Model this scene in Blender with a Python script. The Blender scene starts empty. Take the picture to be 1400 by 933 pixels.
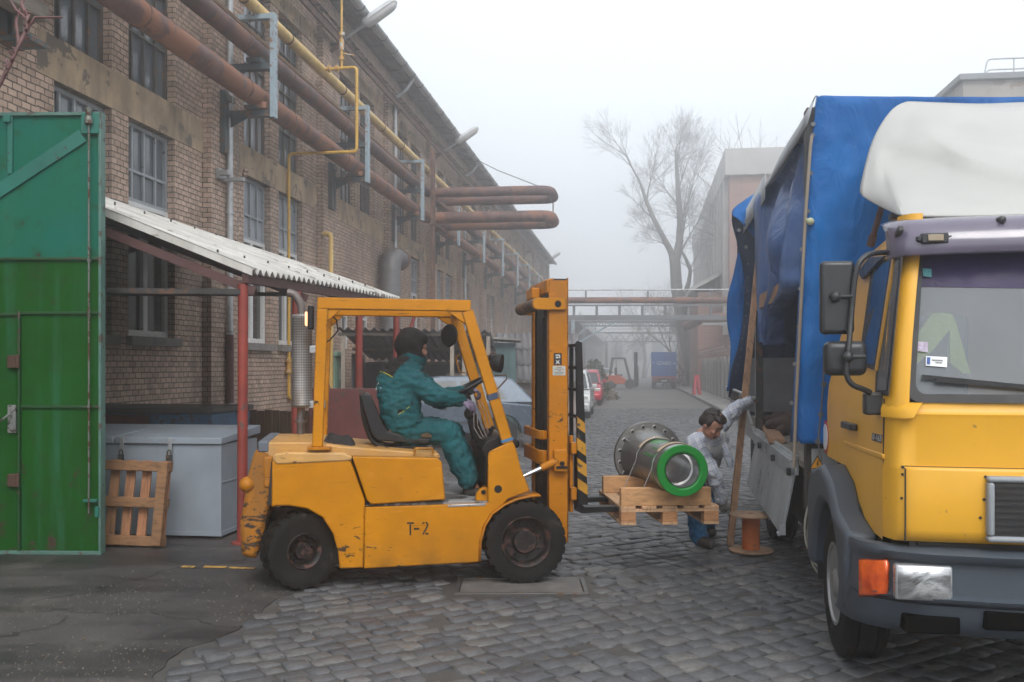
import bpy, bmesh, math, random
from mathutils import Vector, Matrix, noise
R = math.radians
rnd = random.Random(7)
SC = bpy.context.scene
COL = SC.collection
# ---------------------------------------------------------------- measuring
H, FL, CX, HY = 1.65, 1300.0, 700.0, 500.0      # eye height, focal length, centre and horizon of the photograph
def P(px, py, Y): return Vector(((px-CX)/FL*Y, Y, H+(HY-py)/FL*Y))
def G(px, py, z=0.0):
    Y = FL*(H-z)/(py-HY); return Vector(((px-CX)/FL*Y, Y, z))
class Frame:
    """upright local frame: x forward, y left, z up"""
    def __init__(s, ox, oy, ux, uy):
        n = math.hypot(ux, uy); s.o = Vector((ox, oy, 0)); s.u = Vector((ux/n, uy/n, 0)); s.v = Vector((-uy/n, ux/n, 0))
        s.ang = math.atan2(uy, ux)
    def loc(s, p):
        d = Vector(p)-s.o; return Vector((d.dot(s.u), d.dot(s.v), p[2]))
    def hit(s, px, py, v=0.0):
        d = Vector(((px-CX)/FL, 1, (HY-py)/FL)); c = Vector((0, 0, H))
        t = (v-(c-s.o).dot(s.v))/d.dot(s.v); return s.loc(c+d*t)
    def hitu(s, px, py, u=0.0):
        d = Vector(((px-CX)/FL, 1, (HY-py)/FL)); c = Vector((0, 0, H))
        t = (u-(c-s.o).dot(s.u))/d.dot(s.u); return s.loc(c+d*t)
    def w(s, u, v, z): return s.o+s.u*u+s.v*v+Vector((0, 0, z))
    def poly(s, pts, v=0.0): return [(q.x, q.z) for q in (s.hit(a, b, v) for a, b in pts)]
# ---------------------------------------------------------------- mesh builder
class MB:
    def __init__(s): s.V = []; s.F = []; s.S = []; s.A = {}
    def add(s, vs, fs, smooth=True):
        o = len(s.V); s.V += [Vector(v) for v in vs]
        for f in fs: s.F.append(tuple(i+o for i in f)); s.S.append(smooth)
        return s
    def box(s, x0, x1, y0, y1, z0, z1):
        x0, x1 = min(x0, x1), max(x0, x1); y0, y1 = min(y0, y1), max(y0, y1); z0, z1 = min(z0, z1), max(z0, z1)
        return s.add([(x0,y0,z0),(x1,y0,z0),(x1,y1,z0),(x0,y1,z0),(x0,y0,z1),(x1,y0,z1),(x1,y1,z1),(x0,y1,z1)],
                     [(3,2,1,0),(4,5,6,7),(0,1,5,4),(1,2,6,5),(2,3,7,6),(3,0,4,7)])
    def bar(s, a, b, w, h, up=(0, 0, 1)):
        """rectangular bar from a to b, w across, h along 'up'"""
        a, b = Vector(a), Vector(b); d = (b-a).normalized(); up = Vector(up)
        if abs(d.dot(up)) > .97: up = Vector((1, 0, 0)) if abs(d.x) < .9 else Vector((0, 1, 0))
        x = d.cross(up).normalized()*w/2; y = x.cross(d).normalized()*h/2
        vs = [a-x-y, a+x-y, a+x+y, a-x+y, b-x-y, b+x-y, b+x+y, b-x+y]
        return s.add(vs, [(3,2,1,0),(4,5,6,7),(0,1,5,4),(1,2,6,5),(2,3,7,6),(3,0,4,7)])
    def prism(s, poly, d0, d1, plane='xz'):
        """polygon (a,b) pulled along the third axis"""
        f = {'xz': lambda a, b, d: (a, d, b), 'xy': lambda a, b, d: (a, b, d), 'yz': lambda a, b, d: (d, a, b)}[plane]
        n = len(poly); vs = [f(a, b, d0) for a, b in poly]+[f(a, b, d1) for a, b in poly]
        fs = [tuple(range(n)), tuple(range(2*n-1, n-1, -1))]+[(i, i+n, (i+1) % n+n, (i+1) % n) for i in range(n)]
        return s.add(vs, fs)
    def slab(s, pts, off):
        """free polygon of points with a thickness vector"""
        off = Vector(off); n = len(pts); vs = [Vector(p) for p in pts]+[Vector(p)+off for p in pts]
        return s.add(vs, [tuple(range(n)), tuple(range(2*n-1, n-1, -1))]+[(i, i+n, (i+1) % n+n, (i+1) % n) for i in range(n)])
    def quad(s, *p): return s.add(p, [tuple(range(len(p)))])
    def tube(s, pts, r, n=10, caps=True):
        pts = [Vector(p) for p in pts]; m = len(pts)
        rs = r if isinstance(r, (list, tuple)) else [r]*m
        t = [(pts[min(i+1, m-1)]-pts[max(i-1, 0)]).normalized() for i in range(m)]
        a = Vector((0, 0, 1)) if abs(t[0].z) < .9 else Vector((1, 0, 0)); x = t[0].cross(a).normalized()
        vs = []
        for i in range(m):
            x = (x-t[i]*x.dot(t[i])).normalized(); y = t[i].cross(x)
            for k in range(n):
                q = 2*math.pi*k/n; vs.append(pts[i]+(x*math.cos(q)+y*math.sin(q))*rs[i])
        fs = [(i*n+k, i*n+(k+1) % n, (i+1)*n+(k+1) % n, (i+1)*n+k) for i in range(m-1) for k in range(n)]
        if caps: fs += [tuple(range(n-1, -1, -1)), tuple((m-1)*n+k for k in range(n))]
        return s.add(vs, fs)
    def cyl(s, a, b, r, n=16, r2=None): return s.tube([a, b], [r, r if r2 is None else r2], n)
    def lathe(s, prof, o, ax, n=32, closed=False, caps=True):
        """profile of (radius, distance along axis)"""
        o, ax = Vector(o), Vector(ax).normalized(); a = Vector((0, 0, 1)) if abs(ax.z) < .9 else Vector((1, 0, 0))
        x = ax.cross(a).normalized(); y = ax.cross(x); m = len(prof)
        vs = [o+ax*d+(x*math.cos(2*math.pi*k/n)+y*math.sin(2*math.pi*k/n))*r for r, d in prof for k in range(n)]
        fs = [(i*n+k, i*n+(k+1) % n, (i+1) % m*n+(k+1) % n, (i+1) % m*n+k) for i in range(m if closed else m-1) for k in range(n)]
        if caps and not closed:
            if prof[0][0] > 1e-4: fs.append(tuple(range(n-1, -1, -1)))
            if prof[-1][0] > 1e-4: fs.append(tuple((m-1)*n+k for k in range(n)))
        return s.add(vs, fs)
    def ball(s, c, rx, ry=None, rz=None, nu=16, nv=10):
        ry = rx if ry is None else ry; rz = rx if rz is None else rz; c = Vector(c); vs = []
        for i in range(nv+1):
            a = math.pi*i/nv
            for k in range(nu):
                b = 2*math.pi*k/nu; vs.append(c+Vector((rx*math.sin(a)*math.cos(b), ry*math.sin(a)*math.sin(b), rz*math.cos(a))))
        return s.add(vs, [(i*nu+k, (i+1)*nu+k, (i+1)*nu+(k+1) % nu, i*nu+(k+1) % nu) for i in range(nv) for k in range(nu)])
    def grid(s, rows):
        m, n = len(rows), len(rows[0])
        return s.add([p for r in rows for p in r], [(i*n+j, i*n+j+1, (i+1)*n+j+1, (i+1)*n+j) for i in range(m-1) for j in range(n-1)])
    def islands(s):
        par = list(range(len(s.V)))
        def f(i):
            while par[i] != i: par[i] = par[par[i]]; i = par[i]
            return i
        for fc in s.F:
            for k in fc[1:]: par[f(k)] = f(fc[0])
        out = {}
        for fc in s.F: out.setdefault(f(fc[0]), []).append(fc)
        res = []
        for fs in out.values():
            ix = {}; m = MB()
            for fc in fs:
                for k in fc:
                    if k not in ix: ix[k] = len(m.V); m.V.append(s.V[k])
                m.F.append(tuple(ix[k] for k in fc))
            res.append(m)
        return res
    def mesh(s, name, mats, sharp=38, merge=False):
        me = bpy.data.meshes.new(name); me.from_pydata([tuple(v) for v in s.V], [], s.F)
        for m in (mats if isinstance(mats, (list, tuple)) else [mats]): me.materials.append(m)
        bm = bmesh.new(); bm.from_mesh(me)
        if merge: bmesh.ops.remove_doubles(bm, verts=bm.verts, dist=1e-4)
        bmesh.ops.recalc_face_normals(bm, faces=bm.faces); bm.to_mesh(me); bm.free()
        if s.A and not merge:
            for k, vals in s.A.items():
                at = me.attributes.new(k, 'FLOAT', 'FACE'); at.data.foreach_set('value', vals)
        me.polygons.foreach_set('use_smooth', [True]*len(me.polygons)); me.set_sharp_from_angle(angle=R(sharp)); me.update()
        return me
SPLIT = set('windscreen_post wing battery_cover rafter purlin tie_bar bump_stop corner_post rear_side_panel lower_side_panel backrest_bar mast_arm muffler_clamp seat_frame roof_bolt verge_sheet joint_band gutter_hook gable upright pilaster window clip bolt_hole hole_rim air_hose bumper_opening corner_lip panel_screw rivet eyelet side_lath visor_bolt tail_light wire tie_wire door_handle radiator_slat eyebrow eye fence_post stem lettering_dot roof_bolt hazard_stripe bed_rail piping side_latch trestle valve latch exhaust_pipe'.split())     # parts whose separate pieces become objects of their own
def tag(o, label=None, cat=None, group=None, kind=None):
    if label: o['label'] = label
    if cat: o['category'] = cat
    if group: o['group'] = group
    if kind: o['kind'] = kind
    return o
def bev(o, w, seg=2):
    if w:
        m = o.modifiers.new('Bevel', 'BEVEL'); m.width = w; m.segments = seg; m.limit_method = 'ANGLE'; m.angle_limit = R(40)
    return o
class Thing:
    """an Empty at the base of a thing; parts given in its frame, or in world coordinates when world=True"""
    def __init__(s, name, label, cat, loc=(0, 0, 0), rot=0.0, group=None, world=False):
        o = bpy.data.objects.new(name, None); COL.objects.link(o); o.empty_display_size = .2
        o.location = loc; o.rotation_euler = (0, 0, rot); s.o = o; s.world = world
        s.M = Matrix.Translation(Vector(loc)) @ Matrix.Rotation(rot, 4, 'Z'); s.I = s.M.inverted()
        tag(o, label, cat, group)
    def part(s, name, mb, mats, parent=None, bevel=0, label=None, sharp=38, merge=False, stuff=False):
        if name in SPLIT and isinstance(mb, MB):
            for m in mb.islands(): o = s.part_(name, m, mats, parent, bevel, label, sharp, merge, stuff)
            return o
        return s.part_(name, mb, mats, parent, bevel, label, sharp, merge, stuff)
    def part_(s, name, mb, mats, parent, bevel, label, sharp, merge, stuff):
        me = mb if isinstance(mb, bpy.types.Mesh) else mb.mesh(name, mats, sharp, merge)
        if s.world: me.transform(s.I)
        o = bpy.data.objects.new(name, me); COL.objects.link(o); o.parent = parent or s.o
        if label: o['label'] = label
        if stuff: o['kind'] = 'stuff'
        return bev(o, bevel)
def solo(name, mb, mats, label, cat, group=None, bevel=0, kind=None, sharp=38):
    """a thing that is one mesh, origin moved to its base"""
    me = mb.mesh(name, mats, sharp) if isinstance(mb, MB) else mb
    xs = [v.co for v in me.vertices]
    c = Vector(((min(v.x for v in xs)+max(v.x for v in xs))/2, (min(v.y for v in xs)+max(v.y for v in xs))/2, min(v.z for v in xs)))
    me.transform(Matrix.Translation(-c)); o = bpy.data.objects.new(name, me); COL.objects.link(o); o.location = c
    tag(o, label, cat, group, kind); return bev(o, bevel)
def setting(name, mb, mats, sharp=38, kind='structure'):
    me = mb.mesh(name, mats, sharp) if isinstance(mb, MB) else mb
    o = bpy.data.objects.new(name, me); COL.objects.link(o); o['kind'] = kind; return o
def kids(o): return [c for c in bpy.data.objects if c.parent == o]
def dup(o, loc=None, rot=None, label=None, parent=None):
    c = o.copy(); COL.objects.link(c)
    if parent: c.parent = parent
    if loc is not None: c.location = loc
    if rot is not None: c.rotation_euler = (0, 0, rot)
    if label: c['label'] = label
    for k in kids(o): dup(k, parent=c)
    return c
def bake(mb, mods, mats, name, sharp=60):
    """mesh after modifiers, as a plain mesh"""
    me = mb.mesh(name, mats, 180); o = bpy.data.objects.new(name, me); COL.objects.link(o)
    for t, kw in mods:
        m = o.modifiers.new(t, t)
        for k, v in kw.items(): setattr(m, k, v)
    dg = bpy.context.evaluated_depsgraph_get(); dg.update()
    out = bpy.data.meshes.new_from_object(o.evaluated_get(dg)); out.name = name
    bpy.data.objects.remove(o); bpy.data.meshes.remove(me)
    out.polygons.foreach_set('use_smooth', [True]*len(out.polygons))
    if not len(out.materials):
        for m in (mats if isinstance(mats, (list, tuple)) else [mats]): out.materials.append(m)
    return out
def wrinkle(me, amp, scale, st=(1, 1, 1), mask=None):
    """push a mesh along its normals with noise"""
    ns = [v.normal.copy() for v in me.vertices]
    for v, n in zip(me.vertices, ns):
        p = Vector((v.co.x*st[0], v.co.y*st[1], v.co.z*st[2]))*scale
        a = amp if mask is None else amp*mask(v.co)
        v.co += n*a*(noise.noise(p)+.5*noise.noise(p*2.3+Vector((9, 2, 5))))
    me.update(); return me
def text(body, size, depth=.002, font_scale_x=1.0, spacing=1.0):
    """lettering as a mesh in the x-z plane, lower left at the origin"""
    cu = bpy.data.curves.new('lettering', 'FONT'); cu.body = body; cu.size = size; cu.extrude = depth; cu.space_character = spacing
    o = bpy.data.objects.new('lettering', cu); COL.objects.link(o)
    dg = bpy.context.evaluated_depsgraph_get(); dg.update(); me = bpy.data.meshes.new_from_object(o.evaluated_get(dg))
    bpy.data.objects.remove(o); bpy.data.curves.remove(cu)
    me.transform(Matrix.Rotation(R(90), 4, 'X') @ Matrix.Diagonal((font_scale_x, 1, 1, 1))); return me
# ---------------------------------------------------------------- materials
class NT:
    def __init__(s, name):
        s.m = bpy.data.materials.new(name); s.m.use_nodes = True; s.t = s.m.node_tree; s.n = s.t.nodes; s.b = s.n['Principled BSDF']
    def new(s, t, **kw):
        x = s.n.new(t)
        for k, v in kw.items(): setattr(x, k, v)
        return x
    def link(s, a, b): s.t.links.new(a, b)
    def coord(s, kind='Object', scale=(1, 1, 1), rot=(0, 0, 0)):
        c = s.new('ShaderNodeTexCoord'); mp = s.new('ShaderNodeMapping'); mp.inputs['Scale'].default_value = scale; mp.inputs['Rotation'].default_value = rot
        s.link(c.outputs[kind], mp.inputs['Vector']); return mp.outputs['Vector']
    def noise(s, vec, scale, detail=4, rough=.55, dist=0.0):
        x = s.new('ShaderNodeTexNoise'); x.inputs['Scale'].default_value = scale; x.inputs['Detail'].default_value = detail
        x.inputs['Roughness'].default_value = rough; x.inputs['Distortion'].default_value = dist
        s.link(vec, x.inputs['Vector']); return x.outputs['Fac']
    def ramp(s, fac, stops):
        x = s.new('ShaderNodeValToRGB'); e = x.color_ramp.elements
        while len(e) < len(stops): e.new(.5)
        for el, (p, c) in zip(e, stops): el.position = p; el.color = (*c, 1) if isinstance(c, (tuple, list)) else (c, c, c, 1)
        s.link(fac, x.inputs['Fac']); return x.outputs['Color']
    def mix(s, fac, a, b, mode='MIX'):
        x = s.new('ShaderNodeMix', data_type='RGBA', blend_type=mode)
        for sock, v in ((x.inputs[0], fac), (x.inputs[6], a), (x.inputs[7], b)):
            if isinstance(v, (int, float)): sock.default_value = v if sock is x.inputs[0] else (v, v, v, 1)
            elif isinstance(v, (tuple, list)): sock.default_value = (*v, 1)
            else: s.link(v, sock)
        return x.outputs[2]
    def math(s, op, a, b=0.0):
        x = s.new('ShaderNodeMath', operation=op)
        for i, v in enumerate((a, b)):
            if isinstance(v, (int, float)): x.inputs[i].default_value = v
            else: s.link(v, x.inputs[i])
        return x.outputs[0]
    def bump(s, h, strength=.3, dist=.01):
        x = s.new('ShaderNodeBump'); x.inputs['Strength'].default_value = strength; x.inputs['Distance'].default_value = dist
        s.link(h, x.inputs['Height']); s.link(x.outputs['Normal'], s.b.inputs['Normal'])
    def set(s, **kw):
        for k, v in kw.items():
            i = s.b.inputs[k.replace('_', ' ')]
            if isinstance(v, (int, float)): i.default_value = v
            elif isinstance(v, (tuple, list)): i.default_value = (*v, 1)
            else: s.link(v, i)
        return s
def edge_wear(N, base, col, rad=.015, lo=.012, hi=.06):
    """paint rubbed off along edges"""
    bv = N.new('ShaderNodeBevel', samples=4); bv.inputs['Radius'].default_value = rad; ge = N.new('ShaderNodeNewGeometry'); dt = N.new('ShaderNodeVectorMath', operation='DOT_PRODUCT')
    N.link(bv.outputs[0], dt.inputs[0]); N.link(ge.outputs['Normal'], dt.inputs[1]); e = N.math('SUBTRACT', 1.0, dt.outputs['Value'])
    n = N.noise(N.coord(), 17, 7, .7); e = N.math('MULTIPLY', e, N.ramp(n, [(.38, 0.0), (.62, 1.0)])); return N.mix(N.ramp(e, [(lo, 0.0), (hi, .9)]), base, col)
def surf(name, col, rough=.5, metal=0.0, var=.12, vs=3.0, spot=None, cover=.0, ss=14.0, bump=.15, bs=60.0, bd=.004, coat=0.0, st=(1, 1, 1), spec=.5, dirt=None, dcover=.4, sheen=0):
    """worn surface: colour drift, chips or rust of a second colour, streaks of dirt, fine bump"""
    N = NT(name); c = N.coord(scale=st)
    n1 = N.noise(c, vs, 5, .6); lo = tuple(x*(1-var*1.6) for x in col); hi = tuple(min(1, x*(1+var)) for x in col)
    base = N.ramp(n1, [(.3, lo), (.7, hi)])
    rg = rough
    if dirt:
        d = N.noise(N.coord(scale=(1.6*st[0], 1.6*st[1], .5*st[2])), 1.7, 7, .65); dm = N.ramp(d, [(1-dcover-.12, 0.0), (1-dcover+.25, .85)])
        base = N.mix(dm, base, dirt)
    if spot:
        n2 = N.noise(c, ss, 8, .62, .4); big = N.noise(c, ss*.13, 3, .5)
        n2 = N.math('ADD', N.math('MULTIPLY', n2, .7), N.math('MULTIPLY', big, .3))
        mk = N.ramp(n2, [(.66-cover, 0.0), (.68-cover, 1.0)])
        base = N.mix(mk, base, spot); rg = N.ramp(mk, [(0, rough), (1, .8)])
    r2 = N.noise(c, vs*4, 3)
    if rg is rough: rg = N.ramp(r2, [(.3, max(.02, rough-.08)), (.7, min(1, rough+.1))])
    N.set(Base_Color=base, Roughness=rg, Metallic=metal, Specular_IOR_Level=spec)
    if coat: N.set(Coat_Weight=coat, Coat_Roughness=.12)
    if sheen: N.set(Sheen_Weight=sheen)
    if bump: N.bump(N.noise(c, bs, 5, .6), bump, bd)
    return N.m
def wood(name, col, st=(1, 1, 1), rough=.75, dark=.45):
    N = NT(name); c = N.coord(scale=st)
    g = N.noise(c, 9, 6, .6, .6); k = N.noise(N.coord(), 2.2, 4)
    a = N.ramp(g, [(.3, tuple(x*dark for x in col)), (.5, col), (.75, tuple(min(1, x*1.25) for x in col))])
    a = N.mix(N.ramp(k, [(.5, 0.0), (.75, .55)]), a, tuple(x*.35 for x in col))
    N.set(Base_Color=a, Roughness=rough); N.bump(g, .35, .004); return N.m
def glass(name, tint=(.04, .05, .055), rough=.04, metal=0.0, alpha=1.0, var=.5):
    N = NT(name); c = N.coord(); n = N.noise(c, 1.3, 3); d = N.noise(c, 18, 6, .7)
    b = N.ramp(n, [(.35, tuple(x*(1-var) for x in tint)), (.65, tuple(x*(1+var) for x in tint))])
    N.set(Base_Color=b, Roughness=N.ramp(d, [(.4, rough), (.75, rough+.18)]), Metallic=metal, Specular_IOR_Level=.9, Alpha=alpha)
    return N.m
# ================================================================ camera, light, air
cam = bpy.data.cameras.new('camera'); cam.lens = FL/1400*36; cam.sensor_width = 36; cam.shift_y = (HY-466.5)/1400
cam.clip_end = 2000; cam.clip_start = .05
co = bpy.data.objects.new('camera', cam); COL.objects.link(co); co.location = (0, 0, H); co.rotation_euler = (R(90), 0, 0); SC.camera = co
W = bpy.data.worlds.new('World'); SC.world = W; W.use_nodes = True; wt = W.node_tree
SUN_EL, SUN_AZ = 46, 170          # degrees above the horizon, and compass direction the light comes from
sky = wt.nodes.new('ShaderNodeTexSky'); sky.sky_type = 'NISHITA'; sky.sun_disc = False
sky.sun_elevation = R(SUN_EL); sky.sun_rotation = R(SUN_AZ); sky.dust_density = 6; sky.air_density = 1.0; sky.ozone_density = .6
hs = wt.nodes.new('ShaderNodeHueSaturation'); hs.inputs['Saturation'].default_value = .16; hs.inputs['Value'].default_value = 1.0
wt.links.new(sky.outputs[0], hs.inputs['Color'])
mxw = wt.nodes.new('ShaderNodeMix'); mxw.data_type = 'RGBA'; mxw.inputs[0].default_value = .72     # the cloud sheet: an even white over the clear sky
mxw.inputs[7].default_value = (10.6, 11.2, 11.9, 1)
wt.links.new(hs.outputs[0], mxw.inputs[6]); bg = wt.nodes['Background']; bg.inputs['Strength'].default_value = .096
wt.links.new(mxw.outputs[2], bg.inputs['Color'])
sl = bpy.data.lights.new('sun', 'SUN'); sl.energy = 1.3; sl.angle = R(25); sl.color = (1, .97, .93)
so = bpy.data.objects.new('sun', sl); COL.objects.link(so); so.location = (0, -5, 30)
sd = Vector((math.sin(R(SUN_AZ))*math.cos(R(SUN_EL)), math.cos(R(SUN_AZ))*math.cos(R(SUN_EL)), math.sin(R(SUN_EL))))
so.rotation_euler = sd.to_track_quat('Z', 'Y').to_euler()
SC.view_settings.view_transform = 'Standard'; SC.view_settings.look = 'None'; SC.view_settings.gamma = 1; SC.view_settings.exposure = 0.56
SC.cycles.volume_bounces = 4; SC.cycles.max_bounces = 10; SC.cycles.transparent_max_bounces = 16
hz = MB().box(-75, 95, -14, 190, -1.2, 34)
hm = bpy.data.materials.new('haze_air'); hm.use_nodes = True; hn = hm.node_tree; hn.nodes.remove(hn.nodes['Principled BSDF'])
pv = hn.nodes.new('ShaderNodeVolumePrincipled'); pv.inputs['Color'].default_value = (.97, .985, 1, 1); pv.inputs['Density'].default_value = .0104; pv.inputs['Anisotropy'].default_value = .8
hn.links.new(pv.outputs[0], hn.nodes['Material Output'].inputs['Volume'])
setting('haze', hz, hm, kind='stuff')
# ================================================================ ground
def m_ground():
    N = NT('packed_dirt'); c = N.coord(); n = N.noise(c, .8, 8, .65); f = N.noise(c, 40, 6, .7)
    a = N.ramp(n, [(.35, (.040, .037, .035)), (.65, (.085, .078, .07))]); a = N.mix(N.ramp(f, [(.55, 0.0), (.7, .5)]), a, (.13, .115, .10))
    N.set(Base_Color=a, Roughness=.8); N.bump(f, .5, .01); return N.m
def m_cobble():
    N = NT('cobble_stone'); at = N.new('ShaderNodeAttribute'); at.attribute_name = 'tone'; c = N.coord()
    base = N.ramp(at.outputs['Fac'], [(0, (.078, .082, .090)), (.5, (.112, .115, .121)), (.8, (.135, .134, .134)), (1, (.165, .158, .150))])
    n = N.noise(c, 14, 7, .65); base = N.mix(N.ramp(n, [(.35, .4), (.6, 0.0)]), base, (.06, .06, .065))
    fs = N.noise(c, 48, 6, .75); base = N.mix(N.ramp(fs, [(.38, .55), (.5, 0.0)]), base, (.035, .035, .037)); base = N.mix(N.ramp(fs, [(.58, 0.0), (.72, .5)]), base, (.24, .235, .225))
    w = N.noise(c, .45, 5, .6); base = N.mix(N.ramp(w, [(.45, 0.0), (.7, .6)]), base, (.05, .048, .048))
    N.set(Base_Color=base, Roughness=N.ramp(N.noise(c, 3.2, 5, .6), [(.35, .36), (.65, .70)]), Specular_IOR_Level=.4)
    N.bump(N.math('ADD', N.noise(c, 70, 6, .7), N.math('MULTIPLY', N.noise(c, 16, 4), .8)), .7, .008); return N.m
def m_asphalt(name, lo, hi, chips, patch=None):
    N = NT(name); c = N.coord(); n = N.noise(c, .7, 7, .62, .5); f = N.noise(c, 85, 4, .7)
    a = N.ramp(n, [(.32, lo), (.68, hi)])
    st = N.noise(N.coord(scale=(.5, 2.2, 1)), 1.6, 6, .65); a = N.mix(N.ramp(st, [(.5, 0.0), (.72, .55)]), a, tuple(x*.5 for x in lo))
    v = N.new('ShaderNodeTexVoronoi'); v.inputs['Scale'].default_value = 46; N.link(c, v.inputs['Vector'])
    pk = N.math('MULTIPLY', N.ramp(v.outputs['Distance'], [(.22, 1.0), (.3, 0.0)]), N.ramp(N.noise(c, 9, 3), [(.5, 0.0), (.6, 1.0)]))
    reg = N.ramp(N.noise(c, .55, 3), [(.48, 0.0), (.6, 1.0)]); a = N.mix(N.math('MULTIPLY', N.math('MULTIPLY', pk, reg), chips), a, (.22, .19, .165))
    # cracks
    vc = N.new('ShaderNodeTexVoronoi', feature='DISTANCE_TO_EDGE'); vc.inputs['Scale'].default_value = .55
    dv = N.new('ShaderNodeVectorMath', operation='ADD'); nn = N.new('ShaderNodeTexNoise'); nn.inputs['Scale'].default_value = 1.6; nn.inputs['Detail'].default_value = 6
    N.link(c, nn.inputs['Vector']); N.link(c, dv.inputs[0]); N.link(nn.outputs['Color'], dv.inputs[1]); N.link(dv.outputs[0], vc.inputs['Vector'])
    cr = N.ramp(vc.outputs['Distance'], [(.004, 1.0), (.012, 0.0)]); a = N.mix(N.math('MULTIPLY', cr, .7), a, tuple(x*.25 for x in lo))
    wet = N.ramp(N.noise(N.coord(scale=(.35, 1.3, 1)), .9, 6, .6, .8), [(.47, 0.0), (.62, 1.0)]); a = N.mix(N.math('MULTIPLY', wet, .62), a, tuple(x*.38 for x in lo)); mud = N.ramp(N.noise(c, 1.3, 7, .7), [(.55, 0.0), (.7, .5)]); a = N.mix(mud, a, (.13, .115, .098))
    N.set(Base_Color=a, Roughness=N.mix(wet, N.ramp(n, [(.35, .6), (.65, .85)]), .42)); N.bump(N.math('SUBTRACT', f, N.math('MULTIPLY', cr, .8)), .5, .006); return N.m
M_dirt = m_ground(); M_cob = m_cobble()
M_asph = m_asphalt('old_asphalt', (.030, .0285, .029), (.080, .072, .067), .22)
M_asph2 = m_asphalt('pale_asphalt', (.105, .10, .092), (.15, .14, .128), .3)
M_conc = surf('concrete', (.27, .255, .235), .85, var=.2, vs=2, spot=(.12, .11, .10), cover=.08, ss=5, dirt=(.13, .12, .11), dcover=.4)
M_kerb = surf('kerb_stone', (.22, .215, .205), .8, var=.2, vs=3, spot=(.1, .1, .1), cover=.1)
g = MB()
def ghz(x, y): return -.035
NX, NY = 24, 24
g.grid([[(-400+800*i/NX, -60+700*j/NY, -.014) for i in range(NX+1)] for j in range(NY+1)])
setting('ground', g, M_dirt)
def yard_edge(y): return -2.32+.092*y+.07*math.sin(y*2.1)+.05*math.sin(y*5.3+1)+.04*noise.noise(Vector((y*6, 0, 0)))      # where the asphalt yard stops and the stones begin
def kerb_x(y): return 3.1+.128*y
# stones, set in slanting rows: each has its own worn top
cob = MB(); tones = []
ca, sa = math.cos(R(41)), math.sin(R(41)); RW, RL = .168, .196
def stone(cx, cy, sx, sy, far):
    dz = rnd.gauss(0, .0045)-.004; t = rnd.random(); tx, ty = rnd.gauss(0, .022), rnd.gauss(0, .022)
    base = [(-1, -1), (-.1, -1.06), (1, -1), (1.03, .1), (1, 1), (.1, 1.06), (-1, 1), (-1.05, -.1)]
    if far: base = base[::2]
    pts = []
    for a, b in base:
        pts.append((a*sx*(1+rnd.uniform(-.12, .05)), b*sy*(1+rnd.uniform(-.13, .05))))
    rings = ((1.0, -.03), (.975, -.006), (.90, -.0005)) if not far else ((1.0, -.016), (.92, .0))
    vs = []
    for k, z in rings:
        for a, b in pts:
            u, v = a*k, b*k; vs.append((cx+u*ca-v*sa, cy+u*sa+v*ca, z+dz+u*tx+v*ty))
    n = len(pts); m = len(rings)
    fs = [(r*n+i, r*n+(i+1) % n, (r+1)*n+(i+1) % n, (r+1)*n+i) for r in range(m-1) for i in range(n)]+[tuple((m-1)*n+i for i in range(n))]
    cob.add(vs, fs); tones.extend([t]*len(fs))
cover_box = (-.42, .56, 6.86, 7.42)
v = -30.0; ca, sa = math.cos(R(32)), math.sin(R(32))
while v < 34:
    rw = rnd.uniform(.118, .160); v += rw; u = -8.0-rnd.random()*.2; wob = rnd.random()*9
    while u < 38:
        rl = rnd.choice((.12, .14, .16, .18, .21))*rnd.uniform(.93, 1.07); u += rl; uc, vc = u-rl/2, v-rw/2+.016*math.sin(u*1.3+wob)+rnd.gauss(0, .004)
        x, y = uc*ca-vc*sa, uc*sa+vc*ca
        if y < 2.6 or y > 36.6 or x < yard_edge(y)+.06 or x > min(.62*y+2.6, 3.4+.30*y) or (y > 30 and x > kerb_x(y)-.1): continue
        if cover_box[0]-.08 < x < cover_box[1]+.08 and cover_box[2]-.07 < y < cover_box[3]+.07: continue
        if y < 16 and rnd.random() < .004: continue
        stone(x, y, rl/2*.965, rw/2*.955, y > 15)
cob.A['tone'] = tones
setting('cobbled_road', cob, M_cob, sharp=75)
# asphalt yard on the left, torn edge over the stones
ya = MB(); rows = []
ys = [2.0+.06*i for i in range(200)]+[14+.25*i for i in range(77)]
for y in ys:
    e = yard_edge(y); rows.append([(-14+( e+14)*t, y, .004+.012*math.sin(t*9+y)*.0) for t in (0, .3, .5, .65, .75, .82, .88, .93, .97, .99)]+[(e, y, -.006), (e+.01, y, -.03)])
ya.grid(rows); setting('asphalt_yard', ya, M_asph)
# smooth road further on, pavement and kerb on its right
fr = MB(); fr.grid([[(-2.4+.127*y, y, -.006), (kerb_x(y)-.02, y, -.006)] for y in (36.2, 37, 40, 50, 60, 80, 110, 150, 200)])
fr.grid([[(-2.6+.127*y, y, -.010), (kerb_x(y)-.02, y, -.010)] for y in (33.6, 34.5, 36.3)])
setting('far_road', fr, M_asph2)
pv_ = MB(); pv_.grid([[(kerb_x(y)+.12, y, .115), (6.2+.135*y, y, .115)] for y in (30, 40, 60, 90, 140, 200)])
setting('pavement', pv_, surf('paving', (.27, .255, .235), .85, var=.25, vs=1.2, spot=(.16, .15, .14), cover=.12, ss=4))
kb = MB()
for i in range(70):
    y0, y1 = 30+i*1.5, 30+i*1.5+1.48
    kb.slab([(kerb_x(y0)-.02, y0, -.03), (kerb_x(y0)+.12, y0, -.03), (kerb_x(y1)+.12, y1, -.03), (kerb_x(y1)-.02, y1, -.03)], (0, 0, .15))
setting('kerb', kb, M_kerb)
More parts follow.
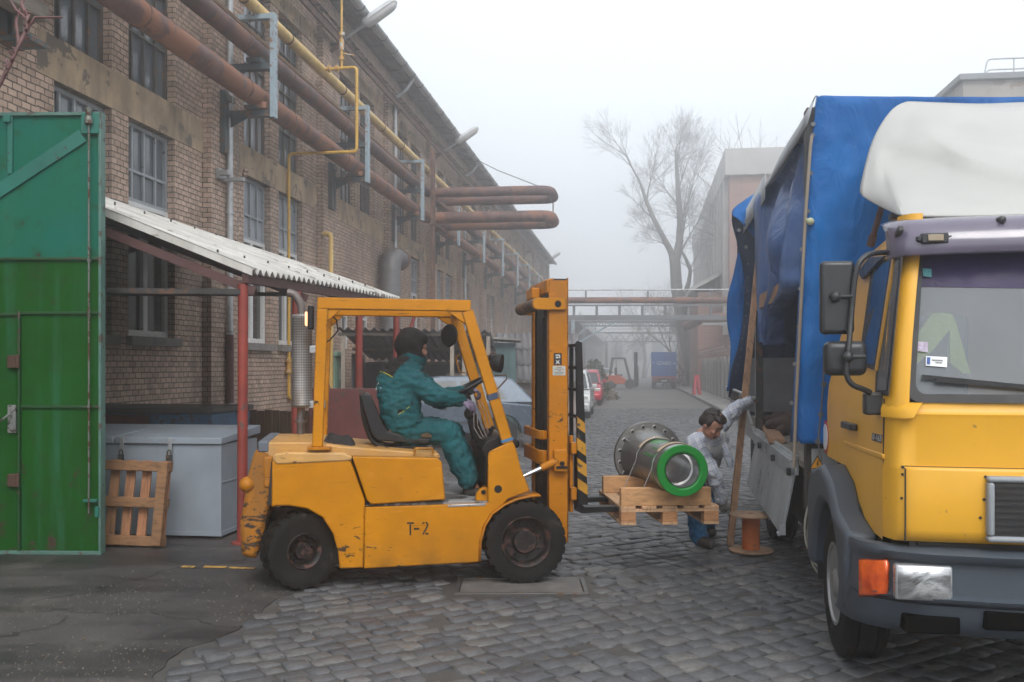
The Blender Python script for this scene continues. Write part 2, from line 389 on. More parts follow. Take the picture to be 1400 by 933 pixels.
# loose chippings lying on the yard
pb = MB()
for _ in range(1500):
    y = rnd.uniform(4.4, 7.2) if rnd.random() < .8 else rnd.uniform(7, 9.5); x = yard_edge(y)-abs(rnd.gauss(0, 1.0))-.02
    if y < 7.2 and noise.noise(Vector((x*1.1, y*1.3, 2))) < -.12 and rnd.random() < .8: continue
    r = rnd.uniform(.003, .0085); a = rnd.random()*6
    q = [(x+r*math.cos(a+k*1.26)*rnd.uniform(.7, 1.3), y+r*math.sin(a+k*1.26)*rnd.uniform(.7, 1.3), .003) for k in range(5)]
    pb.add(q+[(x, y, .004+r*.9)], [(k, (k+1) % 5, 5) for k in range(5)])
setting('gravel', pb, surf('chippings', (.12, .098, .078), .9, var=.5, vs=30), kind='stuff')
lf = MB()
for _ in range(260):
    y = rnd.uniform(5, 14); x = rnd.uniform(yard_edge(y)-1.5, .5*y); r = rnd.uniform(.006, .018); a = rnd.random()*6
    q = [(x+r*math.cos(a+k*1.57)*(1.5 if k % 2 else .6), y+r*math.sin(a+k*1.57)*(1.5 if k % 2 else .6), .012+rnd.random()*.006) for k in range(4)]
    lf.add(q, [(0, 1, 2, 3)])
setting('litter', lf, surf('dead_leaf', (.17, .115, .06), .8, var=.5, vs=9), kind='stuff')
yl = MB()
for a, b in (((249, 776), (266, 777)), ((279, 776.5), (310, 777)), ((314, 777.5), (348, 779))):
    p, q = G(*a), G(*b); yl.slab([p+Vector((0, -.03, .008)), q+Vector((0, -.03, .008)), q+Vector((0, .03, .008)), p+Vector((0, .03, .008))], (0, 0, .003))
setting('road_marking', yl, surf('worn_yellow_line', (.45, .26, .06), .8, var=.3, vs=12, spot=(.06, .055, .05), cover=.14))
# drain cover in the stones
T = Thing('drain_cover', 'grey concrete and steel drain cover set in the cobbles by the front forklift wheel', 'drain cover', (.07, 7.14, 0))
x0, x1, y0, y1 = -.42-.07, .56-.07, -.26, .26
f = MB()
for a in ((x0, x1, y0, y0+.035), (x0, x1, y1-.035, y1), (x0, x0+.035, y0+.035, y1-.035), (x1-.035, x1, y0+.035, y1-.035)): f.box(a[0], a[1], a[2], a[3], -.05, .004)
T.part('frame', f, surf('cast_iron', (.12, .115, .11), .5, .6, spot=(.16, .09, .05), cover=.08), bevel=.004)
T.part('lid', MB().box(x0+.04, x1-.04, y0+.04, y1-.04, -.05, -.002), surf('lid_concrete', (.13, .12, .112), .7, var=.25, vs=6), bevel=.004)
# ================================================================ brick factory along the left
B = Frame(-6.75, 0, .127, 1)
def m_brick(name, c1, c2, mort, row=.078, wid=.155, soot=.36):
    N = NT(name); tc = N.new('ShaderNodeTexCoord'); sx = N.new('ShaderNodeSeparateXYZ'); cb = N.new('ShaderNodeCombineXYZ')
    N.link(tc.outputs['Object'], sx.inputs[0]); N.link(N.math('ADD', sx.outputs[0], sx.outputs[1]), cb.inputs[0]); N.link(sx.outputs[2], cb.inputs[1])
    wn = N.new('ShaderNodeTexNoise'); wn.inputs['Scale'].default_value = 5; wn.inputs['Detail'].default_value = 3; N.link(tc.outputs['Object'], wn.inputs['Vector'])
    ws = N.new('ShaderNodeVectorMath', operation='SCALE'); ws.inputs['Scale'].default_value = .018; N.link(wn.outputs['Color'], ws.inputs[0])
    wa = N.new('ShaderNodeVectorMath', operation='ADD'); N.link(cb.outputs[0], wa.inputs[0]); N.link(ws.outputs[0], wa.inputs[1])
    b = N.new('ShaderNodeTexBrick'); N.link(wa.outputs[0], b.inputs['Vector'])
    for k, v in (('Scale', 1.0), ('Mortar Size', .0085), ('Mortar Smooth', .25), ('Bias', 0.0), ('Brick Width', wid), ('Row Height', row)): b.inputs[k].default_value = v
    b.inputs['Color1'].default_value = (*c1, 1); b.inputs['Color2'].default_value = (*c2, 1); b.inputs['Mortar'].default_value = (*mort, 1)
    o = tc.outputs['Object']; n1 = N.noise(o, .55, 7, .65); n2 = N.noise(o, 7, 6, .7); n3 = N.noise(N.coord(scale=(2.6, 2.6, .22)), 1.4, 5, .6)
    c = N.mix(N.ramp(n2, [(.42, 0.0), (.68, .35)]), b.outputs['Color'], tuple(x*1.3 for x in c1))
    c = N.mix(N.ramp(n1, [(.44, 0.0), (.66, soot)]), c, (.055, .047, .042)); c = N.mix(N.ramp(n3, [(.52, 0.0), (.7, .4)]), c, (.10, .085, .072))
    c = N.mix(N.ramp(N.noise(o, 1.1, 4, .5), [(.63, 0.0), (.67, .55)]), c, (.27, .235, .20))
    N.set(Base_Color=c, Roughness=.9, Specular_IOR_Level=.25)
    N.bump(N.math('ADD', N.math('MULTIPLY', b.outputs['Fac'], -1.0), N.math('MULTIPLY', n2, .6)), .9, .014); return N.m
M_brick = m_brick('old_brick', (.54, .39, .305), (.34, .238, .183), (.085, .075, .068))
M_band = surf('stained_render', (.47, .345, .225), .88, var=.22, vs=1.4, spot=(.13, .105, .085), cover=.11, ss=3.2, dirt=(.12, .095, .075), dcover=.52, bump=.3, bs=25)
M_sill = surf('sill_concrete', (.20, .185, .17), .85, var=.2, vs=3, dirt=(.08, .075, .07))
M_wframe = surf('old_window_steel', (.075, .066, .060), .6, var=.3, spot=(.16, .08, .045), cover=.08)
M_wgrey = surf('grey_window_paint', (.30, .32, .345), .5, var=.15, spot=(.12, .10, .09), cover=.07)
M_wwhite = surf('white_window_paint', (.62, .62, .61), .4, var=.08, spot=(.3, .28, .25), cover=.05)
M_pane = glass('old_pane', (.105, .12, .138), .10, var=.22)
M_panep = glass('pale_pane', (.30, .325, .36), .14, var=.22)
M_paned = glass('dark_pane', (.03, .034, .04), .04, var=.5)
M_soff = wood('eave_boards', (.16, .11, .085), st=(.3, 3, 3)); M_roof = surf('roof_sheet', (.14, .13, .125), .8, var=.2, vs=1)
M_galv = surf('galvanised', (.43, .44, .45), .42, .55, var=.15, vs=4, spot=(.22, .2, .18), cover=.06)
M_rust = surf('rusty_steel', (.115, .062, .048), .75, .1, var=.35, vs=5, spot=(.20, .09, .05), cover=.14, ss=7, bump=.35, bs=30)
M_rpipe = surf('rusty_pipe_wrap', (.125, .060, .050), .6, .15, var=.35, vs=3.2, spot=(.235, .105, .062), cover=.18, ss=2.2, dirt=(.21, .165, .15), dcover=.36, bump=.3, bs=22)
M_rpipe2 = surf('brown_pipe_wrap', (.105, .052, .047), .6, .15, var=.3, vs=3.5, spot=(.18, .085, .058), cover=.15, ss=2.8, dirt=(.17, .14, .13), dcover=.34, bump=.3, bs=22)
M_gas = surf('gas_yellow', (.66, .44, .14), .45, var=.15, vs=2.5, spot=(.42, .33, .2), cover=.07, dirt=(.5, .42, .28), dcover=.3)
M_gas2 = surf('gas_yellow_bright', (.62, .36, .05), .45, var=.12, spot=(.3, .18, .06), cover=.08)
M_teal = surf('dark_teal_steel', (.050, .072, .082), .6, .1, var=.3, spot=(.15, .075, .045), cover=.13, ss=9)
M_blug = surf('blue_grey_steel', (.30, .385, .44), .5, .05, var=.14, spot=(.22, .12, .08), cover=.10, ss=11)
M_cable = surf('copper_conduit', (.36, .22, .13), .5, .3, var=.2)
LEN0, LEN1 = 4.2, 75.0
def bay(n): return 10.63+5.443*n
openings = []       # (u0, u1, z0, z1, kind)
for n in range(-1, 12):
    b = bay(n)
    for k, (o0, o1) in enumerate(((.55, 1.79), (2.20, 3.50))):
        openings.append((b+o0, b+o1, 5.49, 8.43, 'upper'))
        if n == 2: openings.append((b+o0+.1, b+o1-.25, 2.05, 3.35, 'small'))
        elif n == 3 and k == 0: pass
        elif n in (5, 8) and k == 1: openings.append((b+o0, b+o1+.2, .05, 3.3, 'door'))
        else: openings.append((b+o0, b+o1, 2.05, 4.98, 'lower'))
F_ = Thing('brick_factory', 'long two-storey brown brick factory hall with rows of steel windows on the left', 'building', (-6.75, 0, 0), B.ang)
wl = MB(); us = sorted({LEN0, LEN1}|{q for o in openings for q in o[:2]}); zs = sorted({0, 9.5}|{q for o in openings for q in o[2:4]})
def inside(u, z): return any(o[0] < u < o[1] and o[2] < z < o[3] for o in openings)
for i in range(len(us)-1):
    for j in range(len(zs)-1):
        if not inside((us[i]+us[i+1])/2, (zs[j]+zs[j+1])/2):
            wl.quad((us[i], 0, zs[j]), (us[i+1], 0, zs[j]), (us[i+1], 0, zs[j+1]), (us[i], 0, zs[j+1]))
D = .17
for u0, u1, z0, z1, k in openings:
    wl.quad((u0, 0, z0), (u0, D, z0), (u0, D, z1), (u0, 0, z1)); wl.quad((u1, 0, z0), (u1, 0, z1), (u1, D, z1), (u1, D, z0))
    wl.quad((u0, 0, z1), (u0, D, z1), (u1, D, z1), (u1, 0, z1)); wl.quad((u0, 0, z0), (u1, 0, z0), (u1, D, z0), (u0, D, z0))
wl.quad((LEN0, 0, 0), (LEN0, 0, 9.5), (LEN0, 12, 9.5), (LEN0, 12, 0)); wl.quad((LEN1, 0, 0), (LEN1, 12, 0), (LEN1, 12, 9.5), (LEN1, 0, 9.5))
wl.quad((LEN0, 12, 0), (LEN0, 12, 9.5), (LEN1, 12, 9.5), (LEN1, 12, 0))
for n in range(-2, 12):                                                      # pilasters
    u0, u1 = bay(n)+4.40, bay(n+1); v = -.15
    if u0 < LEN0: continue
    wl.quad((u0, v, 0), (u1, v, 0), (u1, v, 9.2), (u0, v, 9.2)); wl.quad((u0, v, 0), (u0, v, 9.2), (u0, .0, 9.2), (u0, .0, 0))
    wl.quad((u1, v, 0), (u1, 0, 0), (u1, 0, 9.2), (u1, v, 9.2)); wl.quad((u0, v, 9.2), (u1, v, 9.2), (u1, 0, 9.2), (u0, 0, 9.2))
wl.box(LEN0-.02, LEN1+.02, -.22, -.004, 9.203, 9.5)                                # corbelled head
F_.part('brick_wall', wl, M_brick, sharp=10)
for n in range(-1, 12):
    b = bay(n); mb = MB()
    m = 22; top = [(b+4.4*i/m, 5.49-.002-(abs(rnd.gauss(0, .012)) if n < 4 else 0)) for i in range(m+1)]
    bot = [(b+4.4, 4.98), (b, 4.98)]; mb.prism(top+bot, -.014, .0)
    F_.part('lintel_band', mb, M_band)
    F_.part('upper_lintel', MB().box(b+.003, b+4.397, -.012, .0, 8.43, 8.80), M_band)
def bars(w, h, cols, rows, t=.036, fr=.05, y=D-.03, x0=0, z0=0):
    m = MB(); m.box(x0, x0+fr, y-.02, y+.03, z0, z0+h); m.box(x0+w-fr, x0+w, y-.02, y+.03, z0, z0+h)
    m.box(x0+fr, x0+w-fr, y-.02, y+.03, z0, z0+fr); m.box(x0+fr, x0+w-fr, y-.02, y+.03, z0+h-fr, z0+h)
    for c in range(1, cols): m.box(x0+w*c/cols-t/2, x0+w*c/cols+t/2, y-.012, y+.02, z0+fr, z0+h-fr)
    for r in rows: m.box(x0+fr, x0+w-fr, y-.014, y+.018, z0+h*r-t/2, z0+h*r+t/2)
    return m
CACHE = {}
for u0, u1, z0, z1, k in openings:
    w, h = u1-u0, z1-z0; key = (k, round(w, 2)); hi = rnd.random()
    if key not in CACHE:
        if k == 'upper': CACHE[key] = (bars(w, h, 4, (.26, .52, .78)).mesh('window', M_wframe), MB().quad((.02, D, .02), (w-.02, D, .02), (w-.02, D, h-.02), (.02, D, h-.02)), None)
        elif k == 'lower':
            f = bars(w, 1.08, 4, (.4,), z0=h-1.08); CACHE[key] = (f.mesh('window', M_wgrey), MB().quad((.02, D, h-1.06), (w-.02, D, h-1.06), (w-.02, D, h-.02), (.02, D, h-.02)), True)
        elif k == 'small': CACHE[key] = (bars(w, h, 2, (.6,), t=.05, fr=.07).mesh('window', M_wwhite), MB().quad((.02, D, .02), (w-.02, D, .02), (w-.02, D, h-.02), (.02, D, h-.02)), None)
        else: CACHE[key] = (bars(w, h, 2, (.35, .7), t=.07, fr=.09).mesh('hall_door', surf('door_paint', (.30, .29, .27), .6, var=.2, dirt=(.12, .11, .1))), MB().quad((.02, D, .02), (w-.02, D, .02), (w-.02, D, h-.02), (.02, D, h-.02)), None)
    fm, pm, extra = CACHE[key]
    o = bpy.data.objects.new('hall_door' if k == 'door' else 'window', fm); COL.objects.link(o); o.parent = F_.o; o.location = (u0, 0, z0)
    pmat = {'upper': M_pane if hi < .8 else M_panep, 'lower': M_panep if hi < .75 else M_pane, 'small': M_paned, 'door': M_wgrey}[k]
    pk = (key, pmat.name)
    if pk not in CACHE: CACHE[pk] = pm.mesh('pane', pmat)
    p = bpy.data.objects.new('door_leaf' if k == 'door' else 'pane', CACHE[pk]); COL.objects.link(p); p.parent = o
    if extra:
        ck = ('cas', round(w, 2))
        if ck not in CACHE:
            c = MB(); zt = h-1.08-.06
            for a in ((0, w, zt, zt+.06), (0, w, 0, .09), (0, .09, .09, zt), (w-.09, w, .09, zt), (w/2-.06, w/2+.06, .09, zt), (.09, w/2-.06, zt*.80, zt*.80+.07), (w/2+.06, w-.09, zt*.80, zt*.80+.07)): c.box(a[0], a[1], D-.06, D+.02, a[2], a[3])
            gl = MB().quad((.02, D-.004, .02), (w-.02, D-.004, .02), (w-.02, D-.004, zt), (.02, D-.004, zt))
            s = MB().box(-.06, w+.06, -.09, D-.062, -.13, -.003)
            CACHE[ck] = (c.mesh('casement', M_wwhite), gl.mesh('lower_pane', M_paned), s.mesh('sill', M_sill))
        for nm, me in zip(('casement', 'lower_pane', 'sill'), CACHE[ck]):
            q = bpy.data.objects.new(nm, me); COL.objects.link(q); q.parent = o
rf = MB(); rf.slab([(LEN0-.3, -.66, 9.63), (LEN1+.3, -.66, 9.63), (LEN1+.3, 6, 12.0), (LEN0-.3, 6, 12.0)], (0, 0, .10)); rf.slab([(LEN0-.3, 12.6, 9.63), (LEN1+.3, 12.6, 9.63), (LEN1+.3, 6, 12.0), (LEN0-.3, 6, 12.0)], (0, 0, .10))
ro = F_.part('roof', rf, M_roof)
sf = MB()
for i in range(6): sf.box(LEN0, LEN1, -.64+.105*i, -.64+.105*i+.098, 9.575-.012*(i % 2), 9.60)
for i in range(70): sf.box(LEN0+.5+i, LEN0+.58+i, -.63, -.01, 9.505, 9.572)
F_.part('soffit', sf, M_soff, parent=ro)
gt = MB(); n = 10; pr = [(-.72+.105*math.cos(math.pi+math.pi*i/n), 9.60+.105*math.sin(math.pi+math.pi*i/n)) for i in range(n+1)]
pin = [(-.72+.098*math.cos(2*math.pi-math.pi*i/n), 9.60+.098*math.sin(2*math.pi-math.pi*i/n)) for i in range(n+1)]
gt.prism(pr+pin, LEN0, LEN1, 'yz')
gt.S = gt.S; go = F_.part('gutter', gt, M_galv)
gs = MB()
for i in range(72):
    u = LEN0+.4+i*.98
    gs.tube([(u, -.72+.112*math.cos(a), 9.60+.112*math.sin(a)) for a in [math.pi+math.pi*k/8 for k in range(9)]], .012, 5)
F_.part('gutter_hook', gs, surf('dark_hook', (.06, .06, .065), .6), parent=go)
gb = MB(); gb.prism([(-.0, 9.5), (12, 9.5), (6, 11.95)], LEN0, LEN0+.3, 'yz'); gb.prism([(-.0, 9.5), (12, 9.5), (6, 11.95)], LEN1-.3, LEN1, 'yz'); F_.part('gable', gb, M_brick)
# ---------------------------------------------------------------- pipework on the facade
def fillet(pts, r, n=6):
    pts = [Vector(p) for p in pts]; out = [pts[0]]
    for a, b, c in zip(pts, pts[1:], pts[2:]):
        d1, d2 = (a-b), (c-b); rr = min(r, d1.length*.49, d2.length*.49); p, q = b+d1.normalized()*rr, b+d2.normalized()*rr
        for i in range(n+1):
            t = i/n; out.append(p*(1-t)**2+b*2*t*(1-t)+q*t*t)
    return out+[pts[-1]]
def bw(u, v, z): return B.w(u, v, z)
def densify(pts, step=1.5):
    out = [pts[0]]
    for a, b in zip(pts, pts[1:]):
        k = max(1, int((b-a).length/step))
        out += [a+(b-a)*(i/k) for i in range(1, k+1)]
    return out
PV = -.70
def long_pipe(z, d, loop, name, mat, label, loop_out=-4.35, u1=74):
    pts = [(7.5, PV, z)]
    if loop: pts += [(28.15, PV, z), (28.15, loop_out, z), (29.62, loop_out, z), (29.62, PV, z)]
    pts += [(u1, PV, z)]
    path = densify(fillet([bw(*p) for p in pts], .42, 8)); T = Thing(name, label, 'pipe', tuple(bw(7.5, PV, 0)), 0, 'pipes along the factory', world=True)
    T.part('pipe_run', MB().tube(path, d/2, 20), mat)
    jb = MB()
    for i in range(20):
        u = 8.7+i*2.72+.4*(i % 3)
        if loop and 27 < u < 30.6: continue
        jb.cyl(bw(u, PV, z), bw(u+.05, PV, z), d/2+.008, 20)
    T.part('joint_band', jb, M_rust); return T
long_pipe(5.96, .335, True, 'rusty_pipe', M_rpipe, 'thick rusty red pipe, lowest of the three along the brick wall, with the lower loop')
long_pipe(6.70, .285, True, 'rusty_pipe', M_rpipe2, 'dark brown rusty pipe just under the yellow gas pipe, with the higher loop')
long_pipe(7.385, .205, False, 'gas_pipe', M_gas, 'pale yellow gas pipe, topmost of the three pipes on the brick wall')
solo('conduit', MB().tube([bw(8, -.42, 7.2), bw(30, -.42, 7.18), bw(72, -.42, 7.2)], .022, 8).tube([bw(8, -.48, 7.12), bw(30, -.48, 7.10), bw(72, -.48, 7.12)], .018, 8), M_cable, 'thin copper-coloured conduits running just below the yellow gas pipe', 'conduit')
lt = MB(); # rust-brown rail under the eaves
lt.box(14, 60, -.36, -.30, 8.70, 8.84); lt.box(14, 60, -.40, -.26, 8.84, 8.86)
R_ = Thing('cable_rail', 'rust-brown steel rail on brackets below the factory eaves', 'rail', (-6.75, 0, 0), B.ang)
R_.part('rail', lt, M_rust)
for n in range(0, 9):
    u = bay(n)+4.9; R_.part('rail_bracket', MB().bar((u, -.15, 8.5), (u, -.40, 8.68), .06, .05).box(u-.03, u+.03, -.42, -.15, 8.64, 8.698), M_rust)
# brackets that carry the pipes, one per pilaster
br = {}
vb, ve = -.15, -1.01
m = MB(); m.box(-.16, -.04, vb-.09, vb-.002, 5.05, 6.05); m.box(.04, .14, vb-.09, vb-.002, 5.05, 6.05); m.box(-.16, .14, vb-.12, vb-.091, 5.9, 6.0); br['wall_post'] = m.mesh('wall_post', M_teal)
def arm(z):
    m = MB(); m.box(-.07, .07, ve+.02, vb-.12, z-.10, z-.085); m.box(-.07, -.05, ve+.02, vb-.12, z-.085, z); m.box(.05, .07, ve+.02, vb-.12, z-.085, z); m.prism([(vb-.12, z-.1), (vb-.12, z-.25), (vb-.42, z-.1)], -.01, .01, 'yz'); return m
m = arm(5.74); m.box(-.16, .16, PV-.14, PV+.14, 5.742, 5.80); br['lower_arm'] = m.mesh('lower_arm', M_teal)
m = arm(6.49); m.box(-.14, .14, PV-.12, PV+.12, 6.492, 6.56); br['upper_arm'] = m.mesh('upper_arm', M_teal)
m = MB(); m.box(-.06, .06, ve+.02, vb-.002, 7.20, 7.28); br['top_arm'] = m.mesh('top_arm', M_blug)
m = MB(); m.box(-.075, .075, ve-.012, ve+.0, 5.62, 7.29); m.box(-.075, -.06, ve+.0, ve+.06, 5.62, 7.29); m.box(.06, .075, ve+.0, ve+.06, 5.62, 7.29); br['hanger'] = m.mesh('hanger', M_blug)
m = MB()
for s in (-.1, .1):
    pass
m.bar((0, PV-.2, 5.80), (0, PV-.04, 5.83), .22, .10); br['saddle'] = m.mesh('saddle', surf('saddle_rust', (.26, .12, .075), .7, spot=(.4, .38, .35), cover=.1))
names = ['beside the grey downpipe', 'above the second pair of white windows', 'just before the pipe loops', 'just behind the pipe loops', 'second behind the pipe loops', 'third behind the pipe loops']
for n in range(-1, 12):
    u = bay(n)+4.86; p = bw(u, 0, 0)
    lab = 'blue-grey steel pipe bracket on the brick pier '+names[n] if 0 <= n < 6 else 'faint blue-grey pipe bracket far down the brick wall'
    if n == -1: lab = 'blue-grey steel pipe bracket on the brick pier above the green gate'
    T = Thing('pipe_bracket', lab, 'bracket', (p.x, p.y, 0), B.ang, 'brackets carrying the wall pipes' if n < 6 else 'far pipe brackets')
    for k, me in br.items():
        o = bpy.data.objects.new(k, me); COL.objects.link(o); o.parent = T.o
# small insulator brackets on the piers
for n in (0, 2):
    u = bay(n)+4.75; p = bw(u, -.15, 4.62); T = Thing('cable_bracket', 'small grey steel bracket with an insulator on the %s brick pier' % ('near' if n == 0 else 'far'), 'bracket', tuple(p), B.ang, 'small wall brackets')
    T.part('plate', MB().box(-.2, .1, -.06, -.002, .0, .16).box(-.22, -.1, -.22, -.06, .04, .12), M_galv, bevel=.006)
    T.part('arm', MB().box(-.05, .03, -.4, -.06, -.03, .03), M_galv, bevel=.006)
    T.part('insulator', MB().lathe([(.0, 0), (.035, .01), (.05, .05), (.035, .08), (.05, .11), (.03, .15), (.0, .16)], (0, -.39, .03), (0, -.2, 1), 14), surf('brown_porcelain', (.18, .12, .09), .25))
# downpipes
for n, dv, lab in ((0, .28, 'pale grey downpipe on the brick pier left of the red canopy post'), (2, .2, 'thin grey downpipe on the brick pier above the canopy'), (4, .3, 'far grey downpipe on a brick pier behind the pipe loops')):
    u = bay(n)+4.40+dv+.25; T = Thing('downpipe', lab, 'downpipe', tuple(bw(u, -.22, 0)), B.ang, 'downpipes of the factory')
    T.part('pipe_run', MB().tube(fillet([(0, -.5, 9.5), (0, -.30, 9.2), (0, 0, 9.0), (0, 0, 2.2)], .1), .052, 14), M_galv)
    T.part('shoe', MB().cyl((0, 0, .1), (0, 0, 2.2), .066, 14), surf('oxblood_shoe', (.10, .03, .03), .55, spot=(.05, .04, .04), cover=.1))
    c = MB()
    for z in (1.0, 2.15, 4.1, 6.2, 8.2): c.cyl((0, 0, z), (0, 0, z+.04), .072, 14)
    T.part('clip', c, M_galv)
# lamps on the eaves
def lamp(p, rz, lab):
    T = Thing('wall_lamp', lab, 'lamp', tuple(p), rz, 'lamps under the factory eaves'); d = Vector((0, -.86, .55)).normalized(); up = Vector((0, .55, .86)).normalized()
    T.part('arm', MB().bar((0, .35, -.22), d*.42, .07, .05), M_galv, bevel=.008)
    hd = MB(); x = Vector((1, 0, 0)); a = d*.36; rows = []
    for t, w, h in ((0, .085, .07), (.06, .14, .13), (.35, .155, .15), (.80, .15, .14), (.93, .13, .11), (.97, .07, .05)):
        c = a+d*t*.95; rows.append([c+x*(w*math.cos(q))+up*(h*max(0, math.sin(q))) for q in [math.pi*k/10 for k in range(11)]])
    hd.grid(rows); hd.add([rows[0][k] for k in range(11)], [tuple(range(11))]); hd.add([rows[-1][k] for k in range(11)], [tuple(range(11))])
    T.part('housing', hd, surf('lamp_grey', (.52, .53, .54), .45, var=.1, dirt=(.3, .3, .3)))
    ln = MB(); rows = []
    for t, w, h in ((.03, .10, .03), (.10, .13, .10), (.35, .14, .13), (.78, .136, .12), (.9, .11, .08), (.95, .08, .02)):
        c = a+d*t*.95; rows.append([c+x*(w*math.cos(q))-up*(.004+h*max(0, math.sin(q))) for q in [math.pi*k/10 for k in range(11)]])
    ln.grid(rows); T.part('lens', ln, surf('lamp_lens', (.58, .57, .57), .2, var=.15))
lamp(bw(21.7, -.36, 9.12), B.ang, 'nearest and largest grey lamp jutting out from the factory eaves')
lamp(bw(33.1, -.36, 9.12), B.ang, 'middle grey street lamp on the factory eaves, above the pipe loops')
lamp(bw(70.4, -.36, 9.25), B.ang, 'distant small street lamp at the far end of the brick factory')
# lattice post where the pipes leave the wall
T = Thing('lattice_post', 'tall rusty lattice post carrying the pipe loops beside the brick wall', 'post', tuple(bw(27.75, -.98, 0)), B.ang)
f = MB()
for dx in (-.11, .11): f.box(dx-.035, dx+.035, -.04, .04, 0, 7.9)
T.part('upright', f, M_rust)
f = MB()
for i in range(14): f.bar((-.1, -.045, .3+.54*i), (.1, -.045, .3+.54*(i+1)), .012, .03); f.bar((.1, .045, .3+.54*i), (-.1, .045, .3+.54*(i+1)), .012, .03)
T.part('lacing', f, M_rust)
T.part('cross_beam', MB().box(-.2, 2.0, -.05, .05, 5.70, 5.79).box(-.2, 2.0, -.05, .05, 6.45, 6.55), M_rust)
e = bw(28.9, -4.2, 6.85); solo('stay_wire', MB().tube([bw(33.4, -.62, 9.15), (bw(33.4, -.62, 9.15)+e)/2-Vector((0, 0, .08)), e], .013, 6), surf('wire', (.08, .08, .085), .6), 'thin stay wire from the eaves down to the higher pipe loop', 'wire')
solo('loop_tie', MB().cyl(bw(28.88, -4.36, 6.08), bw(28.88, -4.36, 6.60), .018, 8), M_rust, 'short vertical tie rod between the ends of the two pipe loops', 'rod')
# thin yellow gas branches
yb = Thing('gas_branch', 'thin yellow gas line with valves branching off the gas main down the brick wall', 'pipe', tuple(B.w(18.55, -.2, 0)), 0, world=True)
u0 = 18.65
yb.part('pipe_run', MB().tube(densify(fillet([bw(u0, PV-.1, 7.38), bw(u0, -1.42, 7.40), bw(u0, -1.42, 5.77), bw(u0, -.06, 5.77), bw(u0, -.06, 1.0), bw(u0+.3, -.06, 1.0)], .09, 5)), .03, 12), M_gas2)
yb.part('riser', MB().cyl(bw(u0, -1.12, 7.40), bw(u0, -1.12, 9.9), .022, 10), M_gas2)
v = MB()
for a, b, r in (((u0, -.86, 7.39), (u0, -.90, 7.39), .075), ((u0, -1.0, 7.39), (u0, -1.06, 7.39), .06), ((u0, -1.12, 7.55), (u0, -1.12, 7.62), .05), ((u0, -1.12, 7.75), (u0, -1.12, 7.95), .045), ((u0, -1.12, 8.02), (u0, -1.12, 8.08), .06), ((u0, -.06, 1.72), (u0, -.06, 1.78), .08), ((u0, -.06, 1.50), (u0, -.06, 1.56), .08), ((u0, -.06, 1.56), (u0, -.06, 1.72), .05)): v.cyl(bw(*a), bw(*b), r, 12)
v.bar(bw(u0, -1.14, 7.68), bw(u0+.02, -1.36, 7.64), .03, .02); v.bar(bw(u0, -.06, 1.6), bw(u0+.5, -.08, 1.58), .05, .05)
yb.part('valve', v, surf('brass_valve', (.55, .30, .06), .4, .2, spot=(.5, .5, .5), cover=.1))
solo('gas_riser', MB().tube(fillet([bw(20.45, -.14, 4.46), bw(20.45, -.32, 4.46), bw(20.45, -.32, 0)], .1, 5), .05, 14), M_gas, 'fat pale yellow vertical gas riser with a bent top on the brick pier', 'pipe')
# grey elbow duct, electric cabinet and old bits on the wall
T = Thing('vent_duct', 'grey sheet metal elbow duct rising from the wall behind the canopy', 'duct', tuple(B.w(B.hit(534, 480, -.35).x, -.35, 0)), B.ang)
pt = fillet([(0, 0, 1.2), (0, 0, 4.55), (.9, -.0, 4.55)], .45, 8); T.part('duct_run', MB().tube(pt, .27, 18, caps=False), surf('duct_grey', (.17, .17, .175), .5, .3, var=.2, spot=(.16, .09, .06), cover=.08))
T.part('mouth', MB().lathe([(.27, 0), (.30, .02), (.30, .12), (.26, .12), (.25, .0)], (.88, 0, 4.55), (1, 0, 0), 18), M_rust)
q = B.hit(455, 515, -.3); T = Thing('electric_cabinet', 'pale green electric cabinet with a white label beside the yellow gas riser', 'cabinet', tuple(B.w(q.x, -.02, 0)), B.ang)
M_pg = surf('pale_green', (.24, .40, .31), .45, var=.1, spot=(.15, .12, .09), cover=.05)
T.part('box', MB().box(-.02, .42, -.34, -.0, .95, 1.85), M_pg, bevel=.008); T.part('cap', MB().box(-.08, .48, -.40, -.0, 1.853, 1.95), M_pg, bevel=.008)
T.part('door', MB().box(.03, .38, -.355, -.342, 1.0, 1.8), M_pg, bevel=.004); T.part('notice', MB().box(.24, .36, -.359, -.3552, 1.35, 1.62), surf('paper', (.68, .67, .64), .7))
# old steel frame on the near pier, top left
q = B.hit(16, 40, -.35); T = Thing('old_bracket', 'weathered timber and steel bracket on the brick pier at the top left corner', 'bracket', tuple(B.w(q.x, -.15, 0)), B.ang)
T.part('post', MB().box(.05, .16, -.30, -.19, 5.1, 6.6), wood('grey_post', (.24, .20, .17), st=(3, 3, .3)), bevel=.006); T.part('beam', MB().box(-1.0, .3, -.42, -.19, 5.28, 5.46), wood('grey_beam', (.20, .17, .14), st=(.3, 3, 3)), bevel=.015)
T.part('foot', MB().box(.0, .3, -.40, -.01, 5.0, 5.06), M_teal, bevel=.006)
